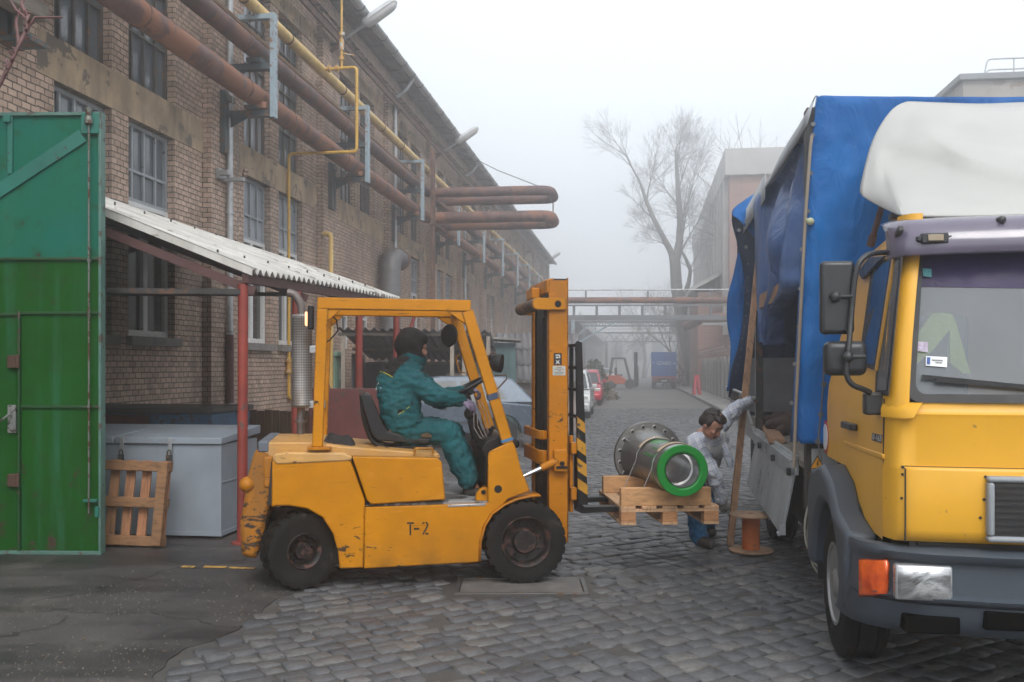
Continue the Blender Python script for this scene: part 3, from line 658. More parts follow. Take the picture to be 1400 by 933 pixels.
# ================================================================ the yard on the left
def m_gate():
    N = NT('gate_paint'); c = N.coord(); sx = N.new('ShaderNodeSeparateXYZ'); N.link(c, sx.inputs[0])
    up = N.ramp(N.math('DIVIDE', sx.outputs[2], 4.0), [(.643, (.006, .064, .004)), (.646, (.008, .125, .092))])       # the top sheets are painted sea green, the lower ones grass green
    a = N.mix(N.ramp(N.noise(c, 1.5, 6, .6), [(.35, 0.0), (.7, .4)]), up, (.010, .11, .012)); n = N.noise(N.coord(scale=(3, 3, .25)), 2.2, 5, .6)
    a = N.mix(N.ramp(n, [(.5, 0.0), (.72, .35)]), a, (.04, .16, .115))
    k = N.math('ADD', N.math('MULTIPLY', N.noise(c, 6, 8, .65), .75), N.math('MULTIPLY', N.noise(c, .9, 3), .25))
    low = N.ramp(N.math('DIVIDE', sx.outputs[2], 1.2), [(.0, .075), (1.0, 0.0)]); k = N.math('ADD', k, low); m = N.ramp(k, [(.605, 0.0), (.635, 1.0)]); a = N.mix(N.ramp(k, [(.52, 0.0), (.62, .5)]), a, (.02, .05, .015)); a = N.mix(m, a, (.055, .036, .026)); a = edge_wear(N, a, (.10, .07, .05), .012)
    N.set(Base_Color=a, Roughness=N.ramp(N.noise(c, 4, 4), [(.3, .42), (.7, .6)]), Specular_IOR_Level=.12); N.bump(N.noise(c, 2.5, 4), .12, .02); return N.m
M_gate = m_gate(); M_grn = surf('gate_green', (.006, .055, .010), .5, var=.2, spot=(.06, .04, .03), cover=.1); M_sea = surf('sea_green', (.012, .14, .105), .5, var=.15, spot=(.07, .05, .04), cover=.07)
M_dsteel = surf('dark_steel', (.045, .043, .042), .6, .2, var=.3, spot=(.13, .07, .045), cover=.1)
M_wood = wood('pallet_wood', (.23, .115, .05), st=(1, 1, 4)); M_wood2 = wood('crate_wood', (.42, .235, .12), st=(1, 1, 1)); M_woodx = wood('plank_wood', (.36, .20, .11), st=(4, 4, .35))
gy = 8.3
T = Thing('gate_leaf', 'tall sheet steel gate leaf, sea green above and grass green below', 'gate', (P(140, 760, gy).x, gy, 0), R(-1.5))
gx = lambda px: (px-140)/FL*gy
gz = lambda py: H+(HY-py)/FL*gy
zt, zb = gz(154), gz(758); xl = -2.1
sh = MB()
sh.box(xl, -.004, .0, .012, zb+.02, zt-.015); T.part('sheet', sh, M_gate)
fr_ = MB()
for a in ((xl, 0, zt-.03, zt), (xl, 0, zb, zb+.03)): fr_.box(a[0], a[1], -.03, .06, a[2], a[3])
fr_.box(-.022, .0, -.032, .06, zb+.03, zt-.03); fr_.box(xl, xl+.05, -.032, .06, zb+.03, zt-.03)
T.part('edge_frame', fr_, surf('gate_edge', (.08, .17, .14), .5, var=.2, spot=(.08, .06, .05), cover=.1), bevel=.003)
sm = MB()
for py, x0, x1, d in ((354, xl, -.022, .028), (428, gx(28), -.022, .026), (556, gx(28), -.022, .024), (430, xl, gx(25), .022)):
    sm.box(x0, x1, -d, .0, gz(py)-.012, gz(py)+.012)
sm.box(gx(25), gx(28), -.034, 0, zb+.03, gz(428)+.014)
T.part('seam_bar', sm, M_grn, bevel=.003)
dg = MB(); a, b = (gx(114), gz(186)), (gx(-40), gz(285)); n = Vector((b[0]-a[0], 0, b[1]-a[1])).normalized(); pn = Vector((-n.z, 0, n.x))*.06
dg.slab([Vector((a[0], -.022, a[1]))+pn, Vector((a[0], -.022, a[1]))-pn, Vector((b[0], -.022, b[1]))-pn, Vector((b[0], -.022, b[1]))+pn], (0, .022, 0))
dg.box(gx(10), gx(17), -.024, 0, gz(238), zt-.032); T.part('brace', dg, M_sea, bevel=.004)
lb = MB(); lb.box(gx(113), gx(138), -.038, -.001, gz(184), gz(156)); T.part('bolt_plate', lb, M_sea, bevel=.004)
rd = MB(); rd.cyl((gx(125), -.05, gz(700)), (gx(125), -.05, gz(170)), .009, 10); rd.lathe([(.0, 0), (.035, 0), (.035, .05), (.022, .07), (.03, .14), (.0, .15)], (gx(125), -.055, gz(172)), (0, 0, 1), 12)
for py in (340, 357, 426, 432, 556): rd.box(gx(123.2), gx(126.8), -.062, -.03, gz(py)-.012, gz(py)+.012)
bo = T.part('lock_bolt', rd, surf('bolt_steel', (.16, .17, .15), .5, .5, spot=(.10, .05, .03), cover=.15))
for py in (494, 656):
    hg = MB(); hg.box(gx(12), gx(25), -.05, 0, gz(py)-.06, gz(py)+.05); hg.cyl((gx(26.5), -.05, gz(py)-.06), (gx(26.5), -.05, gz(py)+.06), .016, 10)
    T.part('hinge', hg, surf('rust_hinge', (.075, .035, .025), .8, var=.3), bevel=.004)
hd = MB(); hd.box(gx(11), gx(22), -.030, 0, gz(592), gz(554)); hd.box(gx(15), gx(20), -.036, -.03, gz(592), gz(556)); hd.tube([(gx(17), -.04, gz(567)), (gx(17), -.08, gz(567)), (gx(8), -.085, gz(574)), (gx(-6), -.085, gz(582))], .011, 8)
T.part('handle', hd, surf('worn_handle', (.30, .31, .30), .4, .6, spot=(.08, .06, .05), cover=.15), bevel=.002)
lt = MB(); lt.box(gx(117), gx(136), -.055, -.002, gz(686), gz(682)); lt.box(gx(133), gx(138), -.05, -.002, gz(706), gz(692)); lt.box(gx(6), gx(16), -.05, -.002, zt-.09, zt-.03)
T.part('latch', lt, M_sea, bevel=.003)
T.part('gap_shade_strip', MB().box(xl, -.01, .02, .10, .012, zb-.002), M_dsteel)  # dark strip painting the shaded gap under the gate; no real skirt
# canopy of corrugated sheets on red posts
M_red = surf('red_post_paint', (.26, .042, .030), .5, var=.2, vs=3, spot=(.12, .07, .06), cover=.07, dirt=(.13, .06, .05), dcover=.35)
M_corr = surf('white_corrugated', (.58, .56, .52), .7, var=.12, vs=1.5, spot=(.22, .19, .16), cover=.08, ss=4, dirt=(.26, .24, .21), dcover=.42)
T = Thing('lean_to_canopy', 'lean-to canopy of whitish corrugated sheets on red posts against the brick wall', 'canopy', (-2.45, 8.9, 0), 0, world=True)
E0, E1 = P(345, 372, 8.75), P(549, 409, 14.4); K0, K1 = Vector((-5.66, 8.75, 3.83)), Vector((-4.93, 14.4, 3.75))
top, bot = [], []; NW = 200
cg = MB(); rows = []
for i in range(NW+1):
    t = i/NW; e, k = E0.lerp(E1, t), K0.lerp(K1, t); ph = math.sin(t*38*2*math.pi)*.030
    rows.append([e.lerp(k, s)+Vector((0, 0, ph+.01*math.sin(s*7+t*5))) for s in (0, .2, .4, .6, .8, 1)])
cg.grid(rows); o = T.part('roof_sheet', cg, M_corr, sharp=70); so_ = o.modifiers.new('Solidify', 'SOLIDIFY'); so_.thickness = .008
vg = MB(); vg.slab([E0+Vector((0, -.02, -.035)), K0+Vector((0, -.02, -.035)), K0+Vector((0, -.02, .045)), E0+Vector((0, -.02, .045))], (0, .025, 0))
vg.slab([E0+Vector((-.0, -.02, .036)), K0+Vector((0, -.02, .036)), K0+Vector((0, .22, .045)), E0+Vector((0, .22, .045))], (0, 0, .006)); T.part('verge_sheet', vg, M_corr)
bl = MB()
for i in range(9):
    for s in (.12, .62):
        e = E0.lerp(E1, .03+i/9.2).lerp(K0.lerp(K1, .03+i/9.2), s)+Vector((0, 0, .03)); bl.cyl(e, e+Vector((0, 0, .035)), .010, 8)
T.part('roof_bolt', bl, M_dsteel)
dn = Vector((0, 0, -.085)); bm_ = MB(); bm_.bar(E0.lerp(K0, .02)+dn, E1.lerp(K1, .02)+dn, .06, .09); bm_.bar(E0.lerp(K0, .5)+dn, E1.lerp(K1, .5)+dn, .06, .09); bm_.bar(E0.lerp(K0, .97)+dn, E1.lerp(K1, .97)+dn, .06, .09)
T.part('purlin', bm_, surf('oxblood_beam', (.085, .035, .032), .6))
rf_ = MB()
for t in (.012, .26, .62, .97): rf_.bar(E0.lerp(E1, t)+dn*2.1, K0.lerp(K1, t)+dn*2.1, .05, .08)
T.part('rafter', rf_, surf('oxblood_beam2', (.085, .035, .032), .6))
tb = MB(); tb.bar((-2.5, 8.77, 2.33), (-5.65, 8.77, 2.36), .04, .05); tb.bar((-2.33, 10.0, 2.40), (-5.4, 10.0, 2.40), .03, .04); T.part('tie_bar', tb, M_dsteel)
for px, Y in ((331, 8.80), (404, 10.05), (490, 12.36), (541, 14.2)):
    e = E0.lerp(E1, (Y-8.75)/5.65); x_ = (px-CX)/FL*Y; T.part('post', MB().cyl((x_, Y, 0), (x_+.01, Y, e.z-.11), .047, 16).cyl((x_, Y, .004), (x_, Y, .02), .10, 12), M_red)
e = E0.lerp(E1, .97); T.part('diagonal_brace', MB().cyl((e.x, 14.2, 1.55), (e.x+.28, 14.2, 2.55), .028, 10), M_red)
# metal chest with two lids
M_chest = surf('chest_blue_grey', (.25, .285, .325), .45, var=.10, vs=2, spot=(.14, .13, .13), cover=.05, ss=9, dirt=(.17, .18, .19), dcover=.32)
c0 = G(302, 738); T = Thing('tool_chest', 'long blue-grey sheet metal chest with padlocked lids beside the red post', 'chest', (c0.x, c0.y, 0), R(-7.2)+0)
T.part('box', MB().box(-2.6, 0, 0, .88, .03, .90), M_chest, bevel=.008)
for x0, x1 in ((-1.05, .02), (-2.62, -1.07)):
    l = MB(); l.add([(x0, -.03, .90+.004), (x1, -.03, .904), (x1, .92, .945), (x0, .92, .945), (x0, -.03, .965), (x1, -.03, .965), (x1, .92, 1.03), (x0, .92, 1.03)], [(3,2,1,0),(4,5,6,7),(0,1,5,4),(1,2,6,5),(2,3,7,6),(3,0,4,7)])
    T.part('lid', l, M_chest, bevel=.006)
eb = MB(); eb.box(-2.6, .006, -.006, .0, .03, .07); eb.box(-.03, .006, -.008, .0, .07, .90); eb.box(.0, .007, -.006, .86, .03, .07); eb.box(.0, .006, .0, .86, .53, .545); T.part('edge_strip', eb, M_chest, bevel=.002)
for px in (161, 231):
    u = (px-302)/FL*c0.y*1.0; k = MB(); k.box(u-.02, u+.02, -.040, -.031, .80, .96); hs_ = T.part('hasp', k, M_galv, bevel=.003)
    k = MB(); k.box(u-.028, u+.028, -.065, -.042, .735, .80); k.tube([(u-.018, -.053, .80), (u-.018, -.053, .835), (u, -.053, .85), (u+.018, -.053, .835), (u+.018, -.053, .80)], .006, 6); T.part('padlock', k, M_dsteel, parent=hs_, bevel=.004)
# pallet leaning on the chest
def pallet(T, w, d, n_top, th=.022, bh=.078, mat=None, gap=None, runners=True):
    """deck boards across the width on bearers running the depth; origin at the centre of the top"""
    bw_ = w/(n_top+(n_top-1)*.35)
    for i in range(n_top):
        x = -w/2+i*bw_*1.35; m = MB(); z = rnd.uniform(-.002, .002)
        m.box(x, x+bw_, -d/2, d/2, -th+z, z); T.part('deck_board', m, mat, bevel=.003)
    return bw_
T = Thing('leaning_pallet', 'weathered wooden pallet standing on edge against the blue-grey chest', 'pallet', (P(183, 752, 8.62).x, 8.66, .0), R(-4))
cw, chh = .58, .80
for i, z in enumerate((.055, .40, .73)): T.part('bearer', MB().box(-.45, .27, -.05, .03, z-.045, z+.045), M_wood, bevel=.005)
for i, x in enumerate((-.44, -.28, -.13, .02, .20)): T.part('deck_board', MB().box(x-.04, x+.045, .032, .054, .0, .785), wood('pallet_board_%d' % i, (.29+.02*i, .155, .075), st=(4, 4, .5)), bevel=.003)
for i, x in enumerate((-.44, .225)): T.part('end_board', MB().box(x-.045, x+.045, -.10, -.052, .02, .77), M_wood, bevel=.004)
T.o.rotation_euler = (R(-9), R(1.5), R(-4))
# blue steel bin and plank wall behind it
T = Thing('steel_bin', 'low blue and dark red steel bin under the canopy behind the chest', 'bin', (P(290, 560, 10.9).x, 10.9, 0), R(-7))
T.part('body', MB().box(-2.3, 0, 0, 1.1, .05, 1.10), surf('bin_blue', (.045, .11, .19), .6, var=.3, spot=(.07, .05, .045), cover=.12), bevel=.01)
T.part('front_panel', MB().box(-2.3, -.75, -.02, -.004, .1, 1.08), surf('bin_red', (.10, .035, .03), .6, var=.3), bevel=.004)
T.part('cover', MB().box(-2.35, .03, -.05, 1.15, 1.103, 1.16), surf('bin_cover', (.07, .065, .06), .8, var=.3), bevel=.01)
T = Thing('plank_fence', 'low brown plank partition behind the second red post', 'partition', (P(290, 560, 12.6).x, 12.6, 0), R(4))
for i in range(16):
    x = i*.098; T.part('plank', MB().box(x, x+.093, rnd.uniform(-.006, .006), .03, .0, 1.05+rnd.uniform(-.015, .015)), wood('fence_plank', (.12, .068, .036), st=(5, 5, .4)) if i == 0 else bpy.data.materials['fence_plank'], bevel=.003)
T.part('rail', MB().box(0, 1.56, .035, .08, .75, .85), M_wood)
# dark red trolley
M_ox = surf('oxblood', (.125, .032, .030), .55, var=.2, vs=3, spot=(.07, .05, .045), cover=.08, dirt=(.09, .045, .04), dcover=.3)
T = Thing('steel_trolley', 'dark red sheet steel trolley behind the forklift seat', 'trolley', (P(452, 600, 11.2).x, 11.2, 0), R(3))
T.part('front_panel', MB().prism([(-.25, .42), (1.0, .42), (1.0, 1.38), (.0, 1.38), (-.02, 1.44), (-.18, 1.44), (-.2, 1.38), (-.25, 1.38)], -.02, .02), M_ox, bevel=.006)
T.part('tray', MB().box(-.25, 1.1, .025, .8, .42, .50), M_ox, bevel=.008)
T.part('strut', MB().bar((-.2, -.04, 1.1), (.3, -.04, .25), .03, .04), M_ox)
T.part('hoop', MB().tube([(.0+.22*math.cos(a), -.05, .32+.26*math.sin(a)) for a in [math.pi*k/10 for k in range(11)]], .022, 8), M_ox)
for x in (.0, .85): T.part('wheel', MB().lathe([(.05, -.03), (.16, -.035), (.18, 0), (.16, .035), (.05, .03)], (x, -.0, .18), (0, 1, 0), 24), M_dsteel)
# open sheds further along the wall
def corrug(a, b, c, d, n, amp, ns=4):
    m = MB(); m.grid([[Vector(a).lerp(Vector(b), i/(n*6)).lerp(Vector(d).lerp(Vector(c), i/(n*6)), s/ns)+Vector((0, 0, amp*math.sin(i/6*2*math.pi))) for s in range(ns+1)] for i in range(n*6+1)]); return m
M_asb = surf('grey_fibre_sheet', (.15, .145, .15), .85, var=.25, vs=1.5, dirt=(.08, .075, .08), dcover=.45)
T = Thing('open_shed', 'open shed with a sagging grey corrugated roof behind the driver', 'shed', (-2.0, 20, 0), R(1.5))
o = T.part('roof_sheet', corrug((-1.6, -.4, 2.42), (1.55, -.4, 2.36), (1.75, 2.6, 1.75), (-1.3, 2.6, 1.8), 18, .035), M_asb, sharp=70); o.modifiers.new('Solidify', 'SOLIDIFY').thickness = .008
b_ = MB(); b_.box(-1.6, 1.5, -.32, -.25, 2.27, 2.33); b_.box(-1.5, 1.6, 1.0, 1.06, 1.98, 2.04); b_.box(-1.35, 1.7, 2.4, 2.46, 1.68, 1.74); T.part('beam', b_, wood('shed_beam', (.10, .085, .07)))
for x in (-1.5, .75, 1.0, 1.5): T.part('post', MB().box(x-.04, x+.04, -.33, -.25, 0, 2.26), wood('shed_post', (.33, .28, .23), st=(3, 3, .5)) if x == -1.5 else bpy.data.materials['shed_post'])
T.part('back_sheet', MB().box(-1.4, 1.7, 2.47, 2.5, 0, 1.72).box(-1.43, -1.40, .4, 2.5, 0, 1.9), surf('shed_dark', (.055, .055, .065), .9, var=.3))
T = Thing('teal_cabin', 'small teal sheet metal cabin next to the open shed', 'cabin', (P(676, 520, 21.5).x, 21.5, 0), R(2))
w_ = MB()
for i in range(6): w_.box(-.42+.15*i, -.42+.15*i+.145, -.012*(i % 2), .06, 0, 2.16)
w_.box(-.42, .48, .061, 1.6, 0, 2.16); T.part('wall', w_, surf('teal_sheet', (.075, .14, .145), .55, var=.2, dirt=(.06, .08, .08)))
T.part('roof', MB().slab([(-.8, -.25, 2.30), (.62, -.25, 2.20), (.62, 1.7, 2.2), (-.8, 1.7, 2.3)], (0, 0, .05)), M_conc)
T = Thing('low_shed', 'low shed roofed with three rows of grey corrugated sheets, left of the forklift mast', 'shed', (P(705, 540, 23).x, 23, 0), R(2))
for i in range(3):
    o = T.part('roof_sheet', corrug((-.45, .9-.30*i, 2.46-.38*i), (1.6, .9-.30*i, 2.43-.38*i), (1.6, .55-.30*i, 2.02-.38*i), (-.45, .55-.30*i, 2.05-.38*i), 13, .028, 2), M_asb, sharp=70); o.modifiers.new('Solidify', 'SOLIDIFY').thickness = .008
T.part('wall', MB().box(-.4, 1.5, .35, .42, 0, 1.3), surf('shed_boards', (.30, .25, .23), .8, var=.2)); T.part('fascia', MB().box(-.45, 1.6, -.02, .04, 1.24, 1.30), wood('fascia', (.4, .36, .3)))
for x in (-.4, 1.45): T.part('post', MB().box(x-.04, x+.04, .92, 1.0, 0, 2.3), M_dsteel)
T = Thing('slatted_crate', 'pale slatted wooden crate on a stand under the open shed roof', 'crate', (P(612, 520, 21).x, 20.6, 0), 0)
s_ = MB()
for i in range(9): s_.box(i*.09, i*.09+.07, 0, .03, 1.02, 1.48)
s_.box(0, .8, .03, .5, 1.02, 1.45); T.part('slat_box', s_, wood('pale_crate', (.38, .28, .22))); T.part('stand', MB().box(.02, .07, 0, .05, 0, 1.02).box(.73, .78, 0, .05, 0, 1.02).box(.02, .07, .42, .47, 0, 1.02).box(.73, .78, .42, .47, 0, 1.02), M_dsteel)
# bare reddish twig close by, top left
tw = MB(); M_twig = surf('red_bark', (.11, .045, .042), .5, var=.25, vs=20)
pth = [Vector((-2.35, 3.38, 0)), Vector((-2.25, 3.38, 1.3)), P(-40, 200, 3.4), P(-8, 130, 3.4), P(12, 92, 3.42), P(26, 62, 3.43), P(36, 42, 3.45), P(38, 26, 3.45), P(30, 6, 3.47), P(36, -20, 3.5)]
tw.tube(densify(pth, .03), [.0155-.009*i/len(densify(pth, .03)) for i in range(len(densify(pth, .03)))], 8)
for a, b, c in ((6, (48, 24), (86, 24)), (5, (22, 30), (27, 12)), (4, (8, 84), (10, 80)), (7, (22, 14), (12, -4)), (3, (-20, 110), (-30, 60))):
    tw.tube([pth[a], P(*b, 3.46), P(*c, 3.5)], [.006, .005, .003], 6)
for i in range(46):
    k = rnd.randrange(len(pth)-1); p = pth[k].lerp(pth[k+1], rnd.random()); d = Vector((rnd.uniform(-1, 1), rnd.uniform(-1, 1), rnd.uniform(-.2, 1)))*.012; tw.tube([p, p+d, p+d*1.7], [.005, .0045, .001], 5)
tg = tw; solo('bare_branch', tg, M_twig, 'bare dark red branch with buds poking in at the top left corner', 'branch')
# ================================================================ the forklift
KO = G(722, 798); K = Frame(KO.x, KO.y, math.cos(R(9)), math.sin(R(9)))
def m_truckpaint(name, col, wear, dirtc, cover, dc):
    N = NT(name); c = N.coord(); n1 = N.noise(c, 2.2, 5, .6)
    a = N.ramp(n1, [(.3, tuple(x*.80 for x in col)), (.7, tuple(min(1, x*1.10) for x in col))])
    d = N.noise(N.coord(scale=(2, 2, .7)), 1.9, 8, .68); a = N.mix(N.ramp(d, [(1-dc-.1, 0.0), (1-dc+.28, .75)]), a, dirtc)
    pale = N.noise(N.coord(scale=(1.3, 1.3, 5)), 3.0, 6, .65); a = N.mix(N.ramp(pale, [(.57, 0.0), (.75, .45)]), a, tuple(min(1, x*1.25+.05) for x in col))
    k = N.math('ADD', N.math('MULTIPLY', N.noise(N.coord(scale=(1, 1, 2.2)), 13, 9, .66, .5), .66), N.math('MULTIPLY', N.noise(c, 2.0, 3), .34))
    m = N.ramp(k, [(.66-cover, 0.0), (.672-cover, 1.0)]); a = N.mix(m, a, wear)
    k2 = N.noise(N.coord(scale=(.35, 1, 7)), 9, 6, .6); m2 = N.ramp(k2, [(.67, 0.0), (.69, .75)]); a = N.mix(m2, a, tuple(x*1.3 for x in wear))
    sz = N.new('ShaderNodeSeparateXYZ'); N.link(N.coord(), sz.inputs[0]); lowm = N.math('MULTIPLY', N.ramp(N.math('DIVIDE', sz.outputs[2], .8), [(.12, .6), (.6, 0.0)]), N.ramp(N.noise(c, 3.5, 7, .7), [(.36, 0.0), (.66, 1.0)])); a = N.mix(lowm, a, (.085, .048, .018)); a = edge_wear(N, a, wear, .014)
    N.set(Base_Color=a, Roughness=N.ramp(N.math('ADD', N.math('MULTIPLY', m, .4), N.math('MULTIPLY', d, .6)), [(.25, .36), (.8, .75)]), Specular_IOR_Level=.22)
    N.bump(N.math('SUBTRACT', N.noise(c, 4, 4, .5), N.math('MULTIPLY', m, .3)), .12, .015); return N.m
M_fy = m_truckpaint('forklift_yellow', (.51, .195, .0), (.045, .028, .02), (.27, .105, .012), .04, .27)
M_fy2 = m_truckpaint('worn_mast_yellow', (.46, .16, .001), (.05, .035, .025), (.20, .11, .04), .075, .42)
M_blk = surf('black_iron', (.010, .010, .011), .5, .1, spec=.3, var=.3, spot=(.06, .05, .045), cover=.06, ss=20, dirt=(.05, .045, .04), dcover=.35)
M_rub = surf('tyre_rubber', (.012, .0115, .011), .8, var=.3, vs=6, spot=(.04, .034, .03), cover=.08, ss=6, dirt=(.035, .029, .025), dcover=.36, spec=.2)
M_rim = surf('grimy_rim', (.020, .017, .016), .5, .4, var=.3, spot=(.10, .05, .04), cover=.14)
M_vinyl = surf('black_vinyl', (.008, .008, .009), .32, var=.2, spot=(.05, .045, .04), cover=.05)
M_chrome = surf('polished_rod', (.62, .63, .65), .15, 1.0, var=.1)
M_blue_tape = surf('blue_tape', (.04, .16, .33), .5)
T = FK = Thing('forklift', 'worn yellow forklift truck marked T-2 with a wooden pallet on its forks', 'forklift', (KO.x, KO.y, 0), K.ang)
kp = K.poly
WD = 1.02                                             # width of the body
VB = .03                                              # the body side sits a little inside the tyre
# lower body side with both wheel arches
arch_r = [(371, 694), (377, 692.5), (395, 692), (420, 696), (441, 708), (455, 730), (462, 755), (464, 778)]
arch_f = [(655, 769), (656, 742), (661, 720), (671, 703), (688, 690), (706, 683), (724, 679)]
low = [(497, 691), (512, 691), (520, 691), (612, 687), (666, 687)]
side = kp([(372, 630), (478, 628), (499, 684), (497, 777)]+arch_r[::-1], VB)
f = MB(); f.prism(side, VB, VB+.05); f.prism(side, VB+WD-.05, VB+WD)
cp = kp([(376, 628), (478, 624), (496, 676), (496, 690), (392, 690), (372, 688)], VB); f.prism(cp, VB+.052, VB+WD-.052)
T.part('rear_side_panel', f, M_fy, bevel=.012)
side2 = kp([(499, 694), (666, 688.5), (700, 676)]+arch_f[::-1][2:]+[(497.5, 778)], VB)
f = MB(); f.prism(side2, VB, VB+.04); f.prism(side2, VB+WD-.04, VB+WD); f.box(*[q for q in (K.hit(500, 700, VB).x, K.hit(650, 700, VB).x)], VB+.042, VB+WD-.042, .15, .45)
T.part('lower_side_panel', f, M_fy, bevel=.008)
# counterweight at the rear
cwp = kp([(352, 612), (372, 616), (372, 690), (366, 700), (358, 735), (350, 768), (328, 764), (326, 716), (331, 690), (336, 655), (345, 622)], VB)
f = MB(); f.prism(cwp, VB+.06, VB+WD-.06); T.part('counterweight', f, m_truckpaint('counterweight_yellow', (.46, .165, .004), (.045, .032, .025), (.14, .08, .035), .125, .5), bevel=.035)
q = K.hit(340, 665, VB); f = MB()
for v in (VB+.10, VB+WD-.10): f.ball((q.x-.02, v, q.z), .062, .075, .06, 14, 10)
T.part('bump_stop', f, M_fy2)
T.part('corner_gap', MB().prism(K.poly([(370.5, 632), (375.5, 626), (375, 650), (373.5, 668), (371.5, 692), (366, 692), (368, 660)], VB), VB+.012, VB+.05), surf('gap_black', (.014, .011, .009), .7, spot=(.25, .10, .015), cover=.1))  # black strip filling the corner gap, with yellow paint flecks
q = K.hit(363, 648, VB); f = MB()
for v in (VB+.045, VB+WD-.105): f.box(q.x-.02, q.x+.05, v, v+.06, q.z-.11, q.z+.12)
T.part('corner_post', f, M_fy2, bevel=.015)
# engine cover side panel, with the seam that slants down
pan = kp([(481.5, 624.5), (598, 626.5), (604, 632), (609, 683.5), (508, 690), (501.5, 684)], VB)
f = MB(); f.prism(pan, VB-.006, VB+.035); f.prism(pan, VB+WD-.035, VB+WD+.006); T.part('battery_cover', f, M_fy, bevel=.010)
f = MB(); f.prism(kp([(482, 628), (596, 630), (604, 686), (505, 690)], VB), VB+.037, VB+WD-.037); T.part('engine_box', f, M_blk)
# hood on top of the engine
hood = kp([(353, 613), (356, 604.5), (430, 604), (470, 610), (600, 620), (602, 627), (480, 625), (372, 627)], VB+.1)
f = MB(); f.prism(hood, VB+.06, VB+WD-.06); T.part('hood', f, m_truckpaint('hood_worn_sheen', (.52, .27, .07), (.10, .06, .04), (.42, .27, .14), .09, .5), bevel=.014)  # pale tan paints sky light reflecting off the top, besides real wear
q0, q1 = K.hit(354, 604, VB+.1), K.hit(368.5, 618, VB+.1)
T.part('hood_tape', MB().box(q0.x-.004, q1.x, VB+.055, VB+WD-.055, q1.z, q0.z+.005), surf('grey_tape', (.10, .115, .14), .6), bevel=.012)
e = kp([(372, 629), (375, 621), (392, 618.5), (470, 619), (482, 625), (480, 631), (378, 636)], VB); T.part('hood_edge', MB().prism(e, VB-.008, VB+.06), m_truckpaint('edge_worn', (.55, .30, .09), (.09, .05, .035), (.45, .30, .16), .10, .5), bevel=.015)
a, b = K.hit(567, 622, VB), K.hit(592, 622, VB); T.part('grab_handle', MB().tube(fillet([(a.x, VB+.02, a.z-.01), (a.x, VB+.02, a.z+.045), (b.x, VB+.02, a.z+.045), (b.x, VB+.02, a.z-.01)], .015, 4), .008, 8), M_fy)
# front cowl and mudguard
cow = kp([(667, 690), (667.5, 624), (669, 618.5), (673, 616), (697, 604.5), (702, 605), (706, 615), (712, 640), (725, 672), (706, 679), (684, 686)], VB)
f = MB(); f.prism(cow, VB, VB+.035); f.prism(cow, VB+WD-.035, VB+WD); f.prism(kp([(670, 622), (696, 609), (703, 630), (712, 660), (690, 676), (670, 680)], VB), VB+.037, VB+WD-.037)
cw_ = T.part('cowl', f, M_fy, bevel=.010)
q = K.hit(681, 669, VB); T.part('round_hole', MB().cyl((q.x, VB-.0015, q.z), (q.x, VB+.01, q.z), .030, 20), M_blk, parent=cw_)
mg = MB(); up = K.poly([(655, 768), (656, 740), (662, 718), (672, 702), (688, 690), (706, 682), (724, 678), (739, 677)], VB); n = len(up)
mg.grid([[(x, v, z) for x, z in up] for v in (VB-.02, VB+.22)]); o = T.part('mudguard', mg, M_fy2, sharp=70); o.modifiers.new('Solidify', 'SOLIDIFY').thickness = .012
# floor plate, step worn to bare metal
fl = kp([(497, 693), (508, 690.5), (611, 686), (668, 686), (668, 693)], VB); T.part('floor_plate', MB().prism(fl, VB+.036, VB+WD-.036), surf('tread_plate', (.10, .095, .09), .5, .5, spot=(.3, .3, .3), cover=.2, ss=6), bevel=.004)
st_ = kp([(612, 690.5), (664, 688.5), (664, 692), (612, 694)], VB); T.part('step_edge', MB().prism(st_, VB-.003, VB+.03), surf('bare_steel', (.42, .41, .40), .35, .8, spot=(.2, .1, .04), cover=.15), bevel=.004)
q = K.hit(660, 672, VB+.1); f = MB(); f.prism(kp([(650, 688), (651, 676), (656, 669), (663, 666), (667, 668), (667, 688)], VB+.08), VB+.06, VB+.13); T.part('pedal_bracket', f, M_fy, bevel=.006)
T.part('pedal_pin', MB().cyl((q.x, VB+.05, q.z), (q.x, VB+.14, q.z), .018, 12), M_blk)
# dashboard block, column, wheel, levers
f = MB(); f.prism(kp([(652, 655), (655, 622), (650, 610), (656, 598), (676, 590), (700, 598), (700, 606), (670, 618), (669, 660)], .5), .12, .95); T.part('dashboard', f, M_blk, bevel=.015)
VC = .56
p0, p1 = K.hit(660, 612, VC), K.hit(637, 540, VC); T.part('steering_column', MB().tube([p0, p0.lerp(p1, .6), p1], [.045, .036, .030], 12), M_blk)
ws = K.hit(639, 529, VC); ax = (p1-p0).normalized(); ax = Vector((-.45, 0, .89)).normalized(); rg = MB(); xx = Vector((0, 1, 0)); yy = ax.cross(xx)
rg.tube([ws+(xx*math.cos(t)+yy*math.sin(t))*.185 for t in [2*math.pi*k/32 for k in range(33)]], .016, 10, caps=False)
sw = T.part('steering_wheel', rg, M_vinyl)
f = MB(); f.cyl(ws-ax*.07, ws-ax*.02, .035, 14)
for t in (.4, 2.5, 4.6): f.bar(ws-ax*.045, ws+(xx*math.cos(t)+yy*math.sin(t))*.18, .022, .012, ax)
f.tube([ws-ax*.05, p1], .022, 10); T.part('hub', f, M_blk, parent=sw)
f = MB()
for k, (a, b) in enumerate((((668, 606), (674, 585)), ((664, 604), (671, 588)), ((655, 607), (640, 560)))):
    a, b = K.hit(*a, .30+.06*k), K.hit(*b, .30+.06*k); f.cyl(a, b, .007, 8); f.ball(b, .017)
T.part('control_lever', f, M_blk)
f = MB()
